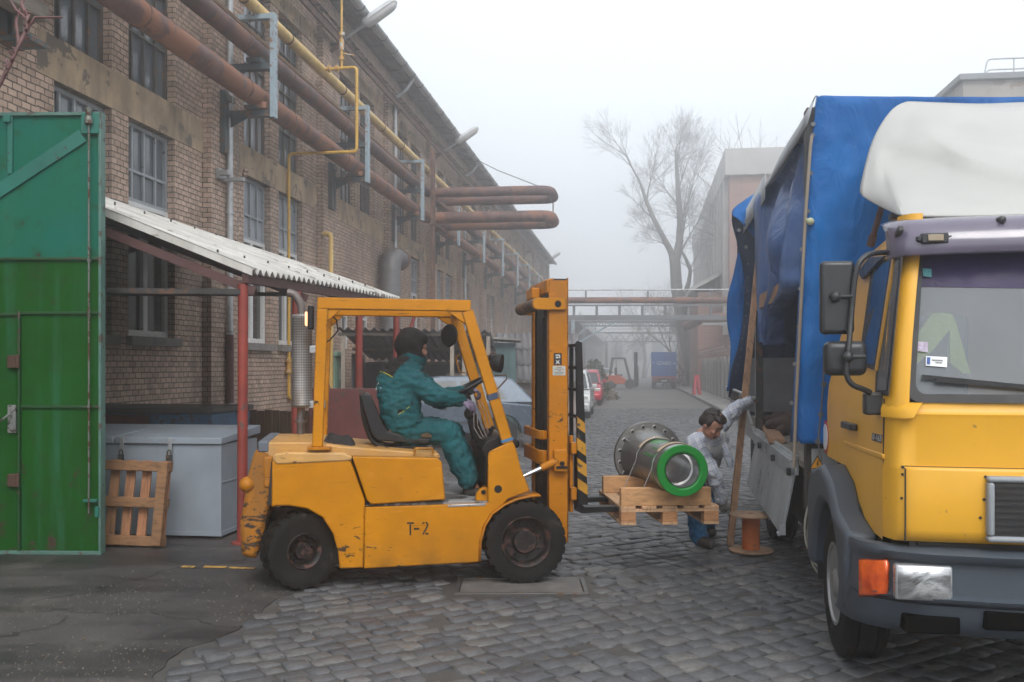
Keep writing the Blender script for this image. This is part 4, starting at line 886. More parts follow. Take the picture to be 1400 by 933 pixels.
for k in range(5):
    a, b, c = K.hit(640+4*k, 548, .45), K.hit(648+5*k, 585-3*k, .4), K.hit(664+3*k, 604, .35); f.tube([a, a.lerp(b, .5)+Vector((.02, -.02, -.01)), b, b.lerp(c, .5)+Vector((0, 0, -.02)), c], .004, 5)
T.part('wire', f, surf('wire_grey', (.25, .2, .17), .5, var=.4, vs=30))
# overhead guard
def beam(px0, px1, w, d, v): return K.hit(*px0, v), K.hit(*px1, v)
gv = (.06, .98); gl = MB(); gt_ = MB(); gf = MB()
for i, v in enumerate(gv):
    # pixel-measured on the near side, mirrored across
    a, b, c, d = K.hit(441, 415, gv[0]), K.hit(434, 611, gv[0]), K.hit(638, 418.5, gv[0]), K.hit(694, 606, gv[0])
    for q in (a, b, c, d): q.y = v
    gl.bar(a+Vector((.0, 0, .0)), b, .06, .075, (1, 0, 0)); gf.bar(c, d, .06, .085, (1, 0, 0))
    gt_.bar(a+Vector((-.037, 0, .0)), c+Vector((.03, 0, .0)), .06, .085)
gt_.bar((a.x, .08, a.z+.004), (a.x, .96, a.z+.004), .06, .08); gt_.bar((c.x, .08, c.z+.004), (c.x, .96, c.z+.004), .06, .08)
for i in range(1, 6):
    y = .06+.92*i/6; gt_.bar((a.x, y, a.z+.01), (c.x, y, a.z+.01), .03, .03)
T.part('guard_roof', gt_, M_fy, bevel=.006)
for nm, m in (('guard_rear_legs', gl), ('guard_front_legs', gf)): pass
for i, v in enumerate(gv):
    m = MB(); aa, bb = Vector((a.x, v, a.z-.04)), Vector((b.x, v, b.z)); m.bar(aa, bb, .06, .078, (1, 0, 0)); m.prism([(a.x+.03, a.z-.042), (a.x+.14, a.z-.042), (a.x+.03, a.z-.14)], v-.02, v+.02); T.part('guard_post', m, M_fy, bevel=.006)
    m = MB(); cc, dd = Vector((c.x+.005, v, c.z-.04)), Vector((d.x, v, d.z)); m.bar(cc, dd, .06, .085, (1, 0, 0)); m.prism([(c.x-.03, c.z-.042), (c.x-.15, c.z-.042), (c.x-.01, c.z-.14)], v-.02, v+.02); T.part('guard_post', m, M_fy, bevel=.006)
    if i == 0:
        for t, w in ((.965, .02), (.62, .045)): 
            p = cc.lerp(dd, t); q = cc.lerp(dd, t+w); m = MB(); m.bar(p, q, .068, .093, (1, 0, 0)); T.part('wrapped_tape', m, M_blue_tape if t > .9 else surf('blue_strap', (.03, .05, .10), .7, spot=(.5, .25, .03), cover=.18, ss=9))
q = K.hit(436, 602, gv[0]); T.part('post_foot', MB().box(q.x-.08, q.x+.09, gv[0]-.05, gv[0]+.06, K.hit(436, 613, gv[0]).z-.012, K.hit(436, 611, gv[0]).z), M_fy2, bevel=.004)
# exhaust: perforated muffler and bent tail pipe
def m_perf():
    N = NT('perforated_steel'); tc = N.new('ShaderNodeTexCoord'); sx = N.new('ShaderNodeSeparateXYZ'); N.link(tc.outputs['Object'], sx.inputs[0])
    cx, cy = K.hit(413, 520, .95).x, .95
    an = N.math('ARCTAN2', N.math('SUBTRACT', sx.outputs[1], cy), N.math('SUBTRACT', sx.outputs[0], cx)); s1 = N.math('SINE', N.math('ADD', N.math('MULTIPLY', an, 13.0), N.math('MULTIPLY', sx.outputs[2], 150.0))); s2 = N.math('SINE', N.math('SUBTRACT', N.math('MULTIPLY', an, 13.0), N.math('MULTIPLY', sx.outputs[2], 150.0)))
    h = N.math('MULTIPLY', s1, s2); mk = N.ramp(h, [(.18, 0.0), (.36, 1.0)]); n = N.noise(N.coord(), 5, 6)
    N.set(Base_Color=N.mix(mk, N.ramp(n, [(.4, (.33, .32, .31)), (.65, (.22, .17, .14))]), (.07, .066, .062)), Metallic=N.math('MULTIPLY', N.math('SUBTRACT', 1.0, mk), .6), Roughness=.45); N.bump(mk, -.6, .006); return N.m
ex = T.part('exhaust_muffler', MB().lathe([(.0, .0), (.075, .0), (.088, .015), (.088, .03), (.082, .04), (.082, .72), (.088, .73), (.088, .75), (.07, .77), (.0, .77)], (K.hit(413, 520, .95).x, .95, K.hit(413, 557, .95).z), (0, 0, 1), 40), m_perf())
mt = K.hit(413, 470, .95); f = MB(); pts = [(mt.x-.0, .95, mt.z-.02), (mt.x, .95, mt.z+.25), (mt.x-.01, .95, mt.z+.33), (mt.x-.06, .95, mt.z+.41), (mt.x-.12, .95, mt.z+.42)]
f.tube(fillet(pts, .1, 5), .034, 14, caps=True); f.cyl((mt.x-.01, .95, K.hit(413, 557, .95).z), (mt.x-.01, .95, K.hit(413, 606, .95).z), .034, 14); f.cyl((mt.x-.01, .95, K.hit(413, 578, .95).z), (mt.x-.01, .95, K.hit(413, 574, .95).z), .05, 14)
T.part('exhaust_pipe', f, surf('exhaust_steel', (.15, .13, .12), .5, .6, var=.35, vs=6, spot=(.2, .1, .06), cover=.15))
f = MB()
for py in (478, 553): q = K.hit(425, py, .95); f.box(q.x-.03, a.x-.03+.02, .90, .97, q.z-.03, q.z+.03)
T.part('muffler_clamp', f, M_galv, bevel=.005)
q = K.hit(437, 436, .3); T.part('rear_work_lamp', MB().box(q.x-.09, q.x-.045, .3, .42, q.z-.08, q.z+.10), M_blk, bevel=.01)
N = NT('lit_lamp'); N.set(Base_Color=(.9, .6, .35), Emission_Color=(1, .55, .25), Emission_Strength=.8); T.part('lamp_glass', MB().box(q.x-.112, q.x-.092, .31, .41, q.z-.055, q.z+.055), N.m, bevel=.01)
T.part('lamp_cable', MB().tube([(a.x+.04, .10, a.z-.06), (a.x+.10, .12, a.z-.12), (a.x+.11, .12, a.z-.2), (a.x+.05, .12, a.z-.27), (a.x-.02, .12, a.z-.31)], .006, 6), M_blk)
# seat: shell, cushion, frame
sx0 = K.hit(503, 545, .55)
sb = K.poly([(492, 541), (500, 537.5), (507, 541), (514, 556), (523, 578), (530, 590), (560, 598), (588, 600), (590, 603), (584, 607), (545, 605), (515, 602), (506, 590), (499, 566)], .35)
T.part('seat_shell', MB().prism(sb, .33, .77), M_vinyl, bevel=.022)
T.part('seat_cushion', MB().prism(K.poly([(530, 590), (535, 586), (560, 583.5), (584, 587), (592, 593), (591, 600), (560, 597.5), (531, 594)], .35), .35, .75), surf('brown_fleece', (.10, .065, .035), .95, var=.3, vs=14, bump=.8, bs=120), bevel=.018)
f = MB()
for v in (.36, .72):
    pts = [K.hit(494, 541, .35), K.hit(497, 575, .35), K.hit(508, 605, .35), K.hit(530, 614, .35), K.hit(585, 613, .35)]
    for q in pts: q.y = v
    f.tube(fillet(pts, .06, 4), .016, 8)
T.part('seat_frame', f, M_blk)
f = MB(); f.box(K.hit(525, 612, .4).x, K.hit(580, 612, .4).x, .34, .74, K.hit(525, 621, .4).z, K.hit(525, 610, .4).z); T.part('seat_base', f, M_blk, bevel=.006)
# wheels
def tyre(c, r, w, rim, lug, ax=(0, 1, 0), n=44):
    t = MB(); m = MB(); hw = w/2
    m.lathe([(rim, -hw*.86), (r*.80, -hw*.98), (r*.90, -hw*.99), (r*.955, -hw*.93), (r*.955, hw*.93), (r*.90, hw*.99), (r*.80, hw*.98), (rim, hw*.86)], (0, 0, 0), (0, 1, 0), n, caps=False)
    for k in range(lug):
        a0 = 2*math.pi*k/lug
        for s, off in ((-1, 0), (1, .5)):
            a1 = a0+off*2*math.pi/lug; d = 2*math.pi/lug*.30; vs = []
            for y, rr, sk in ((.02, r, .25), (.55, r, 0), (.96, r*.985, 0), (1.0, r*.90, 0)):
                for q in (a1-d, a1+d): vs.append((rr*math.cos(q+sk*d), s*y*hw, rr*math.sin(q+sk*d)))
            vs += [(x*.93, y*.98, z*.93) for x, y, z in vs]
            t.add(vs, [(0,1,3,2),(2,3,5,4),(4,5,7,6),(0,2,10,8),(2,4,12,10),(4,6,14,12),(1,9,11,3),(3,11,13,5),(5,13,15,7),(0,8,9,1)])
    m.add(t.V, t.F); return m
def wheel(name, c, r, w, rim, lug, steer=0, hub=True, near=True):

    s = -1 if near else 1
    M = Matrix.Translation(Vector(c)) @ Matrix.Rotation(steer, 4, 'Z')
    t = tyre(c, r, w, rim, lug); t.V = [M @ v for v in t.V]; ty = T.part(name, t, M_rub, sharp=30)
    h = MB(); y0 = s*w/2*.86
    h.lathe([(rim+.012, y0), (rim+.004, y0+s*.012), (rim-.012, y0), (rim-.025, y0-s*.02), (rim-.03, y0-s*.07), (rim*.55, y0-s*.075), (rim*.50, y0-s*.03), (rim*.46, y0-s*.02), (0, y0-s*.02)], (0, 0, 0), (0, 1, 0), 36, caps=False)
    for k in range(8):
        q = 2*math.pi*k/8+.2; p = Vector((math.cos(q)*rim*.70, y0-s*.075, math.sin(q)*rim*.70)); h.cyl(p, p+Vector((0, s*.03, 0)), .011, 6)
    for k in range(5):
        q = 2*math.pi*k/5; p = Vector((math.cos(q)*rim*.27, y0-s*.02, math.sin(q)*rim*.27)); h.cyl(p, p+Vector((0, s*.012, 0)), .008, 6)
    h.V = [M @ v for v in h.V]; T.part('rim', h, M_rim, parent=ty); return ty
fr_r = .313; wheel('wheel', (-.012, .10, fr_r-.003), fr_r, .19, .185, 26)
wheel('wheel', (-.012, .98, fr_r-.003), fr_r, .19, .185, 26, near=False)
rc = K.hit(410, 757, .11); rr_ = .283; st = R(24); wheel('wheel', (rc.x, .15, rr_-.002), rr_, .20, .125, 20, st); wheel('wheel', (rc.x, .93, rr_-.002), rr_, .20, .125, 20, st, near=False)
T.part('rear_axle', MB().box(rc.x-.09, rc.x+.09, .22, .86, .2, .36).box(rc.x-.28, rc.x+.25, .3, .8, .34, .5), M_blk, bevel=.01)
T.part('front_axle', MB().box(-.14, .12, .2, .88, .2, .42), M_blk, bevel=.01)
T.part('under_frame', MB().box(rc.x+.25, -.35, .15, .95, .16, .30), M_blk)
# mast
ml, mr = K.hit(750, 600, .17).x, K.hit(776.5, 600, .17).x; mt_, mbz = K.hit(760, 380, .17).z, K.hit(760, 742, .17).z
f_near = None
for i, (v0, v1) in enumerate(((.155, .235), (.845, .925))):
    m = MB(); m.box(ml, mr-.006, v0, v0+.014 if i == 0 else v1, mbz, mt_-.02) if i == 0 else m.box(ml, mr-.006, v1-.014, v1, mbz, mt_-.02)
    m.box(ml, ml+.018, v0+.014 if i == 0 else v0, v1 if i == 0 else v1-.014, mbz, mt_-.16); m.box(mr-.006, mr, v0, v1, mbz, mt_); T.part('mast_rail', m, M_fy2, bevel=.003)
    m = MB(); w0, w1 = (v0+.03, v0+.095) if i == 0 else (v0-.015, v0+.05)
    m.box(ml+.028, mr-.012, w0, w1, mbz+.06, mt_-.005); T.part('inner_rail', m, M_blk, bevel=.003)
m = MB(); cz = K.hit(740, 390, .5).z
m.slab([(ml-.02, .16, mt_-.015), (ml-.02, .92, mt_-.015), (ml+.04, .92, mt_-.0), (ml+.04, .16, mt_-.0)], (0, 0, -.11)); m.box(ml-.09, ml-.02, .40, .68, mt_-.15, mt_-.06); T.part('mast_crosshead', m, M_fy2, bevel=.012)
m = MB(); zc = K.hit(750, 416, .155).z; xa, xb = K.hit(727, 416, .155).x, K.hit(773, 416, .155).x; h2 = .047
pl = [(xb, zc-h2), (xb, zc+h2), (xa+.05, zc+h2)]+[(xa+h2-h2*math.sin(t)*1.0, zc+h2*math.cos(t)) for t in [math.pi*k/8 for k in range(9)]]+[(xa+.05, zc-h2)]
m.prism(pl, .125, .152); m.prism(pl, .93, .957); T.part('mast_arm', m, M_fy, bevel=.005)
q = K.hit(768, 415, .125); T.part('arm_pin', MB().lathe([(.0, -.012), (.011, -.012), (.011, -.003), (.026, -.003), (.026, .006), (.0, .006)], (q.x-.03, .125, zc), (0, 1, 0), 20), M_blk)
T.part('cross_tube', MB().tube([(xa+.045, .152, zc), (xa+.045, .935, zc)], .050, 18), surf('worn_tube', (.25, .13, .055), .55, .3, var=.3, spot=(.1, .07, .05), cover=.2))
T.part('lift_cylinder', MB().cyl((ml+.05, .45, .30), (ml+.05, .45, mt_-.3), .05, 18).cyl((ml+.05, .45, mt_-.3), (ml+.05, .45, mt_-.13), .032, 16), M_blk)
m = MB()
for k in range(70):
    z = .55+k*.022; m.box(ml+.06, ml+.085, .60, .625, z, z+.016)
    if z > mt_-.2: break
T.part('lift_chain', m, surf('greasy_chain', (.05, .035, .025), .45, .6, var=.4, vs=20))
for py, hh in ((594, .07), (624, .11)):
    z = K.hit(730, py, .3).z; m = MB(); pts = [(ml-.005, .20), (ml-.04, .17), (ml-.075, .22), (ml-.075, .86), (ml-.04, .91), (ml-.005, .88), (ml-.03, .84), (ml-.05, .83), (ml-.05, .25), (ml-.03, .24)]
    m.prism(pts, z-hh/2, z+hh/2, 'xy') if py > 600 else m.prism(pts, z-hh/2, z+hh/2, 'xy'); T.part('mast_brace', m, M_fy2, bevel=.006)
a0, a1 = K.hit(712, 653, .12), K.hit(741, 640, .12); T.part('tilt_rod', MB().cyl(a0, a1, .017, 14), M_chrome)
b1 = K.hit(762, 630, .12); d_ = (b1-a1).normalized(); T.part('tilt_yoke', MB().tube([a1-d_*.01, a1+d_*.08, b1], [.026, .032, .034], 14).box(b1.x-.03, b1.x+.075, .09, .152, b1.z-.085, b1.z+.085), M_fy2, bevel=.01)
T.part('yoke_pin', MB().cyl((b1.x+.03, .075, b1.z-.02), (b1.x+.03, .095, b1.z-.02), .020, 6).box(b1.x-.015, b1.x+.075, .083, .092, b1.z-.06, b1.z-.04), M_blk)
# signs on the mast
def on_side(pts, v, t=.002): return MB().prism(K.poly(pts, v), v-t, v)
dc = T.part('mast_sign', on_side([(757, 483), (768, 483), (768, 499.5), (757, 499.5)], .155), surf('sign_black', (.012, .012, .013), .4))
f = MB(); vS = .1528
for pts in ([(759.5, 485), (765.5, 485), (766, 489.5), (764.5, 490), (764.3, 486.5), (759.5, 486.5)], [(760, 488), (763.5, 488), (763.5, 490), (760, 490)], [(759.5, 492), (762.3, 494), (765.5, 492), (763.6, 495), (766, 498.5), (762.5, 496.5), (759.3, 498.5), (761.4, 495)]): f.prism(K.poly(pts, vS), vS-.0012, vS)
T.part('pictogram', f, surf('sign_white', (.6, .6, .58), .5), parent=dc)
pl_ = T.part('rating_plate', on_side([(755.5, 500.5), (773, 500.5), (773, 513.5), (755.5, 513.5)], .155), surf('plate_white', (.52, .52, .48), .4, .2, var=.15, spot=(.2, .19, .17), cover=.08))
f = MB()
for k, (x0, x1) in enumerate(((761, 768), (758.5, 771), (762.5, 767), (758, 771), (758, 770))): f.prism(K.poly([(x0, 502.3+2.2*k), (x1, 502.3+2.2*k), (x1, 503.2+2.2*k), (x0, 503.2+2.2*k)], vS), vS-.0008, vS)
T.part('plate_print', f, surf('print_grey', (.12, .12, .12), .6), parent=pl_)
# fork carriage, backrest, forks
cu = mr+.02
f = MB(); f.box(cu, cu+.045, .14, .96, .60, .70); f.box(cu, cu+.045, .14, .96, .96, 1.05); f.box(cu, cu+.03, .2, .26, .5, 1.1); f.box(cu, cu+.03, .84, .9, .5, 1.1); T.part('fork_carriage', f, M_fy2, bevel=.006)
VF = .20
hzs = [(787, 468), (793, 467), (801, 560), (803, 690), (790, 690)]
up_ = [(786.5, 469), (789, 466.5), (795, 468.5)]
def edge(t): return (786.5+3.5*t, 469+221*t), (795+8.2*t, 469+221*t)
cuts = [0, .455, .52, .585, .66, .71, .79, .835, .90, .94, 1.0]
hy_ = MB()
for k in (1, 3, 5, 7):
    (l0, r0), (l1, r1) = edge(cuts[k]), edge(cuts[k+1])
    for v in (VF, .86): hy_.prism(K.poly([(l0[0]-.2, l0[1]), (r0[0]+.2, r0[1]+9), (r1[0]+.2, r1[1]+9), (l1[0]-.2, l1[1])], VF), v-.0215, v+.0215)
for v in (VF, .86): T.part('backrest_post', MB().prism(K.poly([(787, 469), (789, 466.5), (795, 468.5), (803, 690), (790, 690)], VF), v-.02, v+.02), M_blk)
T.part('hazard_stripe', hy_, surf('stripe_yellow', (.50, .24, .012), .5, var=.2, spot=(.05, .04, .035), cover=.12))
f = MB(); bx0 = K.hit(789, 500, VF).x
for py in (472, 503, 533, 570): z = K.hit(790, py, VF).z; f.box(bx0-.01, bx0+.02, VF+.02, .84, z-.012, z+.012)
for v in (.42, .63): f.box(bx0-.012, bx0+.018, v-.015, v+.015, .66, K.hit(790, 472, VF).z)
T.part('backrest_bar', f, M_blk, bevel=.003)
ztop = K.hit(830, 690.5, .30).z; xf0 = K.hit(789, 690, VF).x; TIP = xf0+1.12
for v in (.26, .80):
    m = MB(); m.prism([(xf0, .62), (xf0, ztop-.02), (xf0+.05, ztop-.045), (TIP, ztop-.018), (TIP, ztop-.004), (xf0+.06, ztop), (xf0+.045, ztop+.02), (xf0+.045, .62)] if ztop < .5 else [(xf0, 1.0), (xf0, ztop-.03), (xf0+.04, ztop-.05), (TIP, ztop-.018), (TIP, ztop-.004), (xf0+.06, ztop), (xf0+.045, ztop+.02), (xf0+.045, 1.0)], v-.055, v+.055); T.part('fork', m, M_blk, bevel=.004)
FORK_Z = ztop
# round mirror, horn and work lamps on the front posts
q = K.hit(614.5, 459, .95); T.part('round_mirror', MB().lathe([(.0, -.012), (.08, -.008), (.098, .004), (.09, .016), (.0, .02)], (q.x, .93, q.z), (-.75, -.65, .05), 24), M_blk)
T.part('mirror_arm', MB().cyl((q.x, .94, q.z), (c.x+.03, .98, q.z-.0), .008, 8), M_blk)
q = K.hit(682, 497, .10); f = MB(); f.lathe([(.0, -.08), (.04, -.075), (.066, -.04), (.072, .0), (.070, .015), (.0, .02)], (q.x, .04, q.z), (.85, -.35, -.1), 22); T.part('work_lamp', f, M_blk)
T.part('lamp_bracket', MB().tube([(q.x-.02, .04, q.z+.06), (q.x-.05, .05, q.z+.085), (q.x-.09, .06, q.z+.05)], .008, 8).tube([K.hit(676, 514, .06), K.hit(692, 513, .05), K.hit(693, 518, .05), K.hit(680, 532, .06)], .006, 8), M_rust)
q = K.hit(670, 497, .95); T.part('work_lamp', MB().lathe([(.0, -.08), (.04, -.075), (.066, -.04), (.072, .0), (.0, .02)], (q.x, .98, q.z), (.85, -.35, -.1), 22), M_blk)
T.part('far_mirror_frame', MB().tube([K.hit(629, 485, .98), K.hit(623, 489, .98), K.hit(628, 508, .98), K.hit(636, 510, .98)], .007, 8), M_fy)
# T-2 stencilled on the side
vT = VB-.0008; f = MB()
def strok(pts, w):
    pts = [K.hit(a, b, VB) for a, b in pts]
    for a, b in zip(pts, pts[1:]): f.bar((a.x, VB-.001, a.z), (b.x, VB-.001, b.z), w, .0022, (0, 1, 0))
strok([(556.3, 715.4), (566.2, 715.4)], .012); strok([(561, 717), (561, 732)], .012); strok([(565.7, 723.2), (573.4, 723.2)], .013)
strok([(577.5, 716.6), (580.2, 714.2)], .011); strok([(582, 714.2), (584.4, 715.8), (585, 718.2), (583.8, 720.8), (578, 731)], .011); strok([(581.6, 730), (586, 730)], .012)
T.part('stencil_mark', f, surf('stencil_black', (.01, .01, .011), .6))
# small bits on the hood
T2 = solo('dark_jacket', (lambda m: wrinkle(bake(m, [('SUBSURF', dict(levels=2, render_levels=2))], surf('jacket_cloth', (.018, .017, .018), .95), 'dark_jacket'), .02, 14))(
    MB().grid([[tuple(Vector((K.hit(443+42*i/8, 610, .25).x, .18+.34*j/5, K.hit(443+42*i/8, 606.5+4*i/8, .25).z+.012+(.045 if 0 < i < 8 and 0 < j < 5 else -.01)+rnd.uniform(-.008, .012)))) for j in range(6)] for i in range(9)])), None, 'crumpled black jacket lying on the forklift hood behind the seat', 'jacket')
T2.matrix_world = Matrix.Translation(K.w(0, 0, 0)) @ Matrix.Rotation(K.ang, 4, 'Z') @ Matrix.Translation(T2.location)
# ================================================================ the yellow lorry with the blue tarpaulin
Q = Frame(1.839, 5.458, -.1565, -.9877)
M_ly = surf('lorry_yellow', (.72, .37, .028), .38, var=.06, vs=1.2, spot=(.35, .2, .05), cover=.015, ss=20, coat=.12, spec=.3, dirt=(.52, .28, .05), dcover=.36, bump=.04, bs=6)
M_plas = surf('slate_plastic', (.045, .058, .075), .5, var=.12, vs=3, spot=(.10, .11, .12), cover=.06, ss=8, dirt=(.045, .05, .055), dcover=.35, bump=.1)
M_seal = surf('rubber_seal', (.018, .018, .02), .5)
M_bplas = surf('black_plastic', (.02, .021, .023), .38, var=.2, dirt=(.05, .05, .05), dcover=.25)
def m_tarp(name, col, hi):
    N = NT(name); c = N.coord(); n = N.noise(N.coord(scale=(1, 1, .6)), 1.2, 4, .55, 1.2); d = N.noise(N.coord(scale=(3, 3, .4)), 1.5, 6, .65)
    a = N.ramp(n, [(.35, tuple(x*.85 for x in col)), (.7, hi)]); a = N.mix(N.ramp(d, [(.58, 0.0), (.78, .5)]), a, tuple(x*.45+.01 for x in col)); a = N.mix(N.ramp(N.noise(c, 22, 7, .7), [(.62, 0.0), (.75, .25)]), a, (.3, .36, .42))
    N.set(Base_Color=a, Roughness=N.ramp(N.noise(c, 3, 4), [(.3, .33), (.7, .5)]), Specular_IOR_Level=.18)
    w = N.noise(N.coord(scale=(1.2, 1.2, .55)), 2.6, 6, .5, 1.4); N.bump(w, .8, .06); return N.m
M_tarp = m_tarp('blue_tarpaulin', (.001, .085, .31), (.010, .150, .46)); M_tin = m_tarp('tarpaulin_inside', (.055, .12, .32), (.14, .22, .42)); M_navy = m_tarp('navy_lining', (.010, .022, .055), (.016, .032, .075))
M_canv = surf('grey_canvas', (.40, .42, .44), .7, var=.12, vs=3, bump=.4, bs=14, bd=.02)
M_alu = surf('dull_aluminium', (.40, .42, .43), .42, .35, var=.12, vs=2.5, spot=(.24, .24, .24), cover=.06, ss=6, dirt=(.25, .26, .26), dcover=.42)
M_chas = surf('chassis_black', (.022, .022, .023), .75, var=.3)
T = LT = Thing('lorry', 'yellow lorry with a blue tarpaulin body and a white roof fairing, loaded from the side', 'lorry', (1.839, 5.458, 0), Q.ang)
def side(px, py, off=0.0):
    v = .11
    for _ in range(6):
        q = Q.hit(px, py, v-off); t = min(1, max(0, (q.z-1.52)/.76)); tf = min(1, max(0, (q.x+.78)/1.5)); v = .105+t*(.20-.11*tf)
    return Q.hit(px, py, v-off)
def plan(v, prof):
    """depth of a front face across the width; prof = (v, u) points from the side to the middle"""
    v = min(v, 2.34-v)
    for (v0, u0), (v1, u1) in zip(prof, prof[1:]):
        if v <= v1: return u0+(u1-u0)*(v-v0)/(v1-v0)
    return prof[-1][1]
# --- cab shell
zz = [.80, 1.00, 1.20, 1.40, 1.52, 1.78, 2.04, 2.28, 2.37, 2.415, 2.43]
rv = [.10, .10, .10, .10, .11, .17, .235, .30, .36, .46, .62]; fv = [.10, .10, .10, .10, .11, .14, .17, .20, .25, .36, .55]; fu = [.80, .80, .80, .80, .79, .74, .69, .64, .61, .57, .52]
cab = MB(); NS = 10
for s in (0, 1):
    rows = []
    for z, a, b, u1 in zip(zz, rv, fv, fu):
        r_ = []
        for i in range(NS+1):
            t = i/NS; u = -.78+(u1+.78)*t; zb = z
            if z == .80: zb = max(.80, 1.06-.0*t if u < -.1 else 1.06-(u+.1)*.45)
            elif z < 1.2: zb = max(z, (1.08 if u < -.1 else 1.08-(u+.1)*.45)+.02)
            v = a+(b-a)*t; r_.append((u, v if s == 0 else 2.34-v, zb))
        rows.append(r_)
    cab.grid(rows)
cab.grid([[(-.78, .62, 2.43), (-.2, .6, 2.435), (.52, .55, 2.43)], [(-.78, 1.17, 2.44), (-.2, 1.17, 2.44), (.50, 1.17, 2.42)], [(-.78, 1.72, 2.43), (-.2, 1.74, 2.435), (.52, 1.79, 2.43)]])
back = [(-.78, v, z) for z, v in zip(zz[2:], rv[2:])]; cab.add(back+[(x, 2.34-y, z) for x, y, z in back[::-1]], [tuple(range(2*len(back)))])
T.part('cab_shell', cab, M_ly, sharp=50)
# corner posts and front panel
PF = [(.10, .80), (.115, .86), (.135, .91), (.168, .955), (.30, .972), (.6, .988), (1.17, 1.0)]
vs_ = [.10, .115, .135, .168, .23, .30, .45, .6, .9, 1.17]; vs_ = vs_+[2.34-v for v in vs_[-2::-1]]
fp = MB(); rows = []
for z, du in ((.815, -.05), (.84, -.012), (.88, .0), (1.155, .0), (1.17, -.006), (1.178, -.020), (1.40, -.022), (1.42, -.016), (1.435, -.03), (1.475, -.035)):
    rows.append([(plan(v, PF)+du*(1 if .16 < v < 2.18 else .25), v, z) for v in vs_])
fp.grid(rows); T.part('front_panel', fp, M_ly, sharp=50)
cpst = MB()
for s in (0, 1):
    f_ = (lambda v: v) if s == 0 else (lambda v: 2.34-v)
    rows = []
    for z, k in ((1.435, 0), (1.52, .02), (1.78, .25), (2.04, .6), (2.28, 1.0), (2.40, 1.1)):
        a = (.80-.16*k, .10+.10*k); rows.append([(a[0], f_(a[1]), z), (a[0]+.07, f_(a[1]+.012), z), (a[0]+.115, f_(a[1]+.04), z), (a[0]+.132-.01*k, f_(a[1]+.07), z), (a[0]+.130-.01*k, f_(a[1]+.093), z)])
    cpst.grid(rows)
T.part('windscreen_post', cpst, M_ly, sharp=60)
lip = MB(); q = side(1205, 560)
for s in (0, 1):
    f_ = (lambda v: v) if s == 0 else (lambda v: 2.34-v)
    lip.grid([[(.82, f_(.088), 1.40), (.90, f_(.115), 1.40), (.975, f_(.165), 1.40), (.985, f_(.20), 1.405)], [(.82, f_(.088), 1.44), (.90, f_(.115), 1.44), (.975, f_(.165), 1.44), (.985, f_(.22), 1.445)], [(.81, f_(.10), 1.47), (.88, f_(.13), 1.47), (.93, f_(.18), 1.47), (.94, f_(.25), 1.475)]])
T.part('corner_lip', lip, M_ly, sharp=60)
# windscreen: rubber seal, glass, tinted strip
def ws(v, t, off=0.0): return Vector((.945-.20*t+off-.05*(abs(v-1.17)/1.0)**3, v+(1.17-v)*.10*t, 1.475+.80*t))
def strip(o0, i0, off):
    m = MB(); n = len(o0); A = [ws(*p, off) for p in o0]; Bq = [ws(*p, off) for p in i0]; C_ = [ws(*p, off-.02) for p in i0]
    m.add(A+Bq+C_, [(i, (i+1) % n, n+(i+1) % n, n+i) for i in range(n)]+[(n+i, n+(i+1) % n, 2*n+(i+1) % n, 2*n+i) for i in range(n)]); return m
def rrect(v0, v1, t0, t1, rv_, rt, n=5):
    pts = []
    for cx, cy, a0 in ((v1-rv_, t1-rt, 0), (v0+rv_, t1-rt, 90), (v0+rv_, t0+rt, 180), (v1-rv_, t0+rt, 270)):
        for k in range(n+1): a = R(a0+90*k/n); pts.append((cx+rv_*math.cos(a), cy+rt*math.sin(a)))
    out = []
    for (a, b), (c, d) in zip(pts, pts[1:]+pts[:1]):
        k = max(1, int(abs(c-a)/.2)); out += [(a+(c-a)*i/k, b+(d-b)*i/k) for i in range(k)]
    return out
T.part('screen_seal', strip(rrect(.175, 2.165, .0, .98, .07, .09), rrect(.215, 2.125, .05, .95, .05, .07), .034), M_seal, sharp=60)
gm = MB(); gm.grid([[ws(.20+1.94*i/12, .03+.93*j/6, .012) for i in range(13)] for j in range(7)])
T.part('windscreen', gm, glass('windscreen_glass', (.225, .255, .28), .03, alpha=.58, var=.12))
sm_ = MB(); sm_.grid([[ws(.21+1.92*i/12, .70+.28*j/2-.04*(1-abs(i-6)/6)*(1-j/2), .0155) for i in range(13)] for j in range(3)]); T.part('sun_strip', sm_, surf('purple_strip', (.030, .018, .075), .35, spec=.25, bump=0))
wp = MB(); a, b = ws(.24, .155, .04), ws(1.3, .02, .045); wp.bar(a, b, .02, .016); wp.bar(ws(.30, .135, .05), ws(1.1, .05, .055), .012, .02); wp.bar(ws(1.15, .035, .045), ws(1.9, .11, .045), .018, .016); wp.cyl(ws(1.15, .0, .02), ws(1.15, .04, .06), .03, 12)
T.part('wiper', wp, M_bplas)
def on_screen(px, py, off=.02):
    def ws(v, t, off): return Vector((.945-.20*t+off-.05*(abs(v-1.17)/1.0)**3, v, 1.475+.80*t))
    u = .80
    for _ in range(8): q = Q.hitu(px, py, u); u = ws(q.y, (q.z-1.475)/.80, off).x
    return Q.hitu(px, py, u)
def decal(name, pts, mat, off, par=None):
    m = MB(); A = [on_screen(a, b, off) for a, b in pts]; m.slab(A, (.0015, 0, 0)); return T.part(name, m, mat, parent=par)
M_stw = surf('sticker_white', (.75, .76, .77), .4, var=.03)
d1 = decal('toll_sticker', [(1266, 487), (1295, 488.5), (1294.5, 502.5), (1265.5, 500)], M_stw, .017)
decal('sticker_band', [(1267.5, 488.5), (1272, 488.8), (1271.5, 498.5), (1267, 498)], surf('sticker_blue', (.02, .08, .30), .4), .0195, d1)
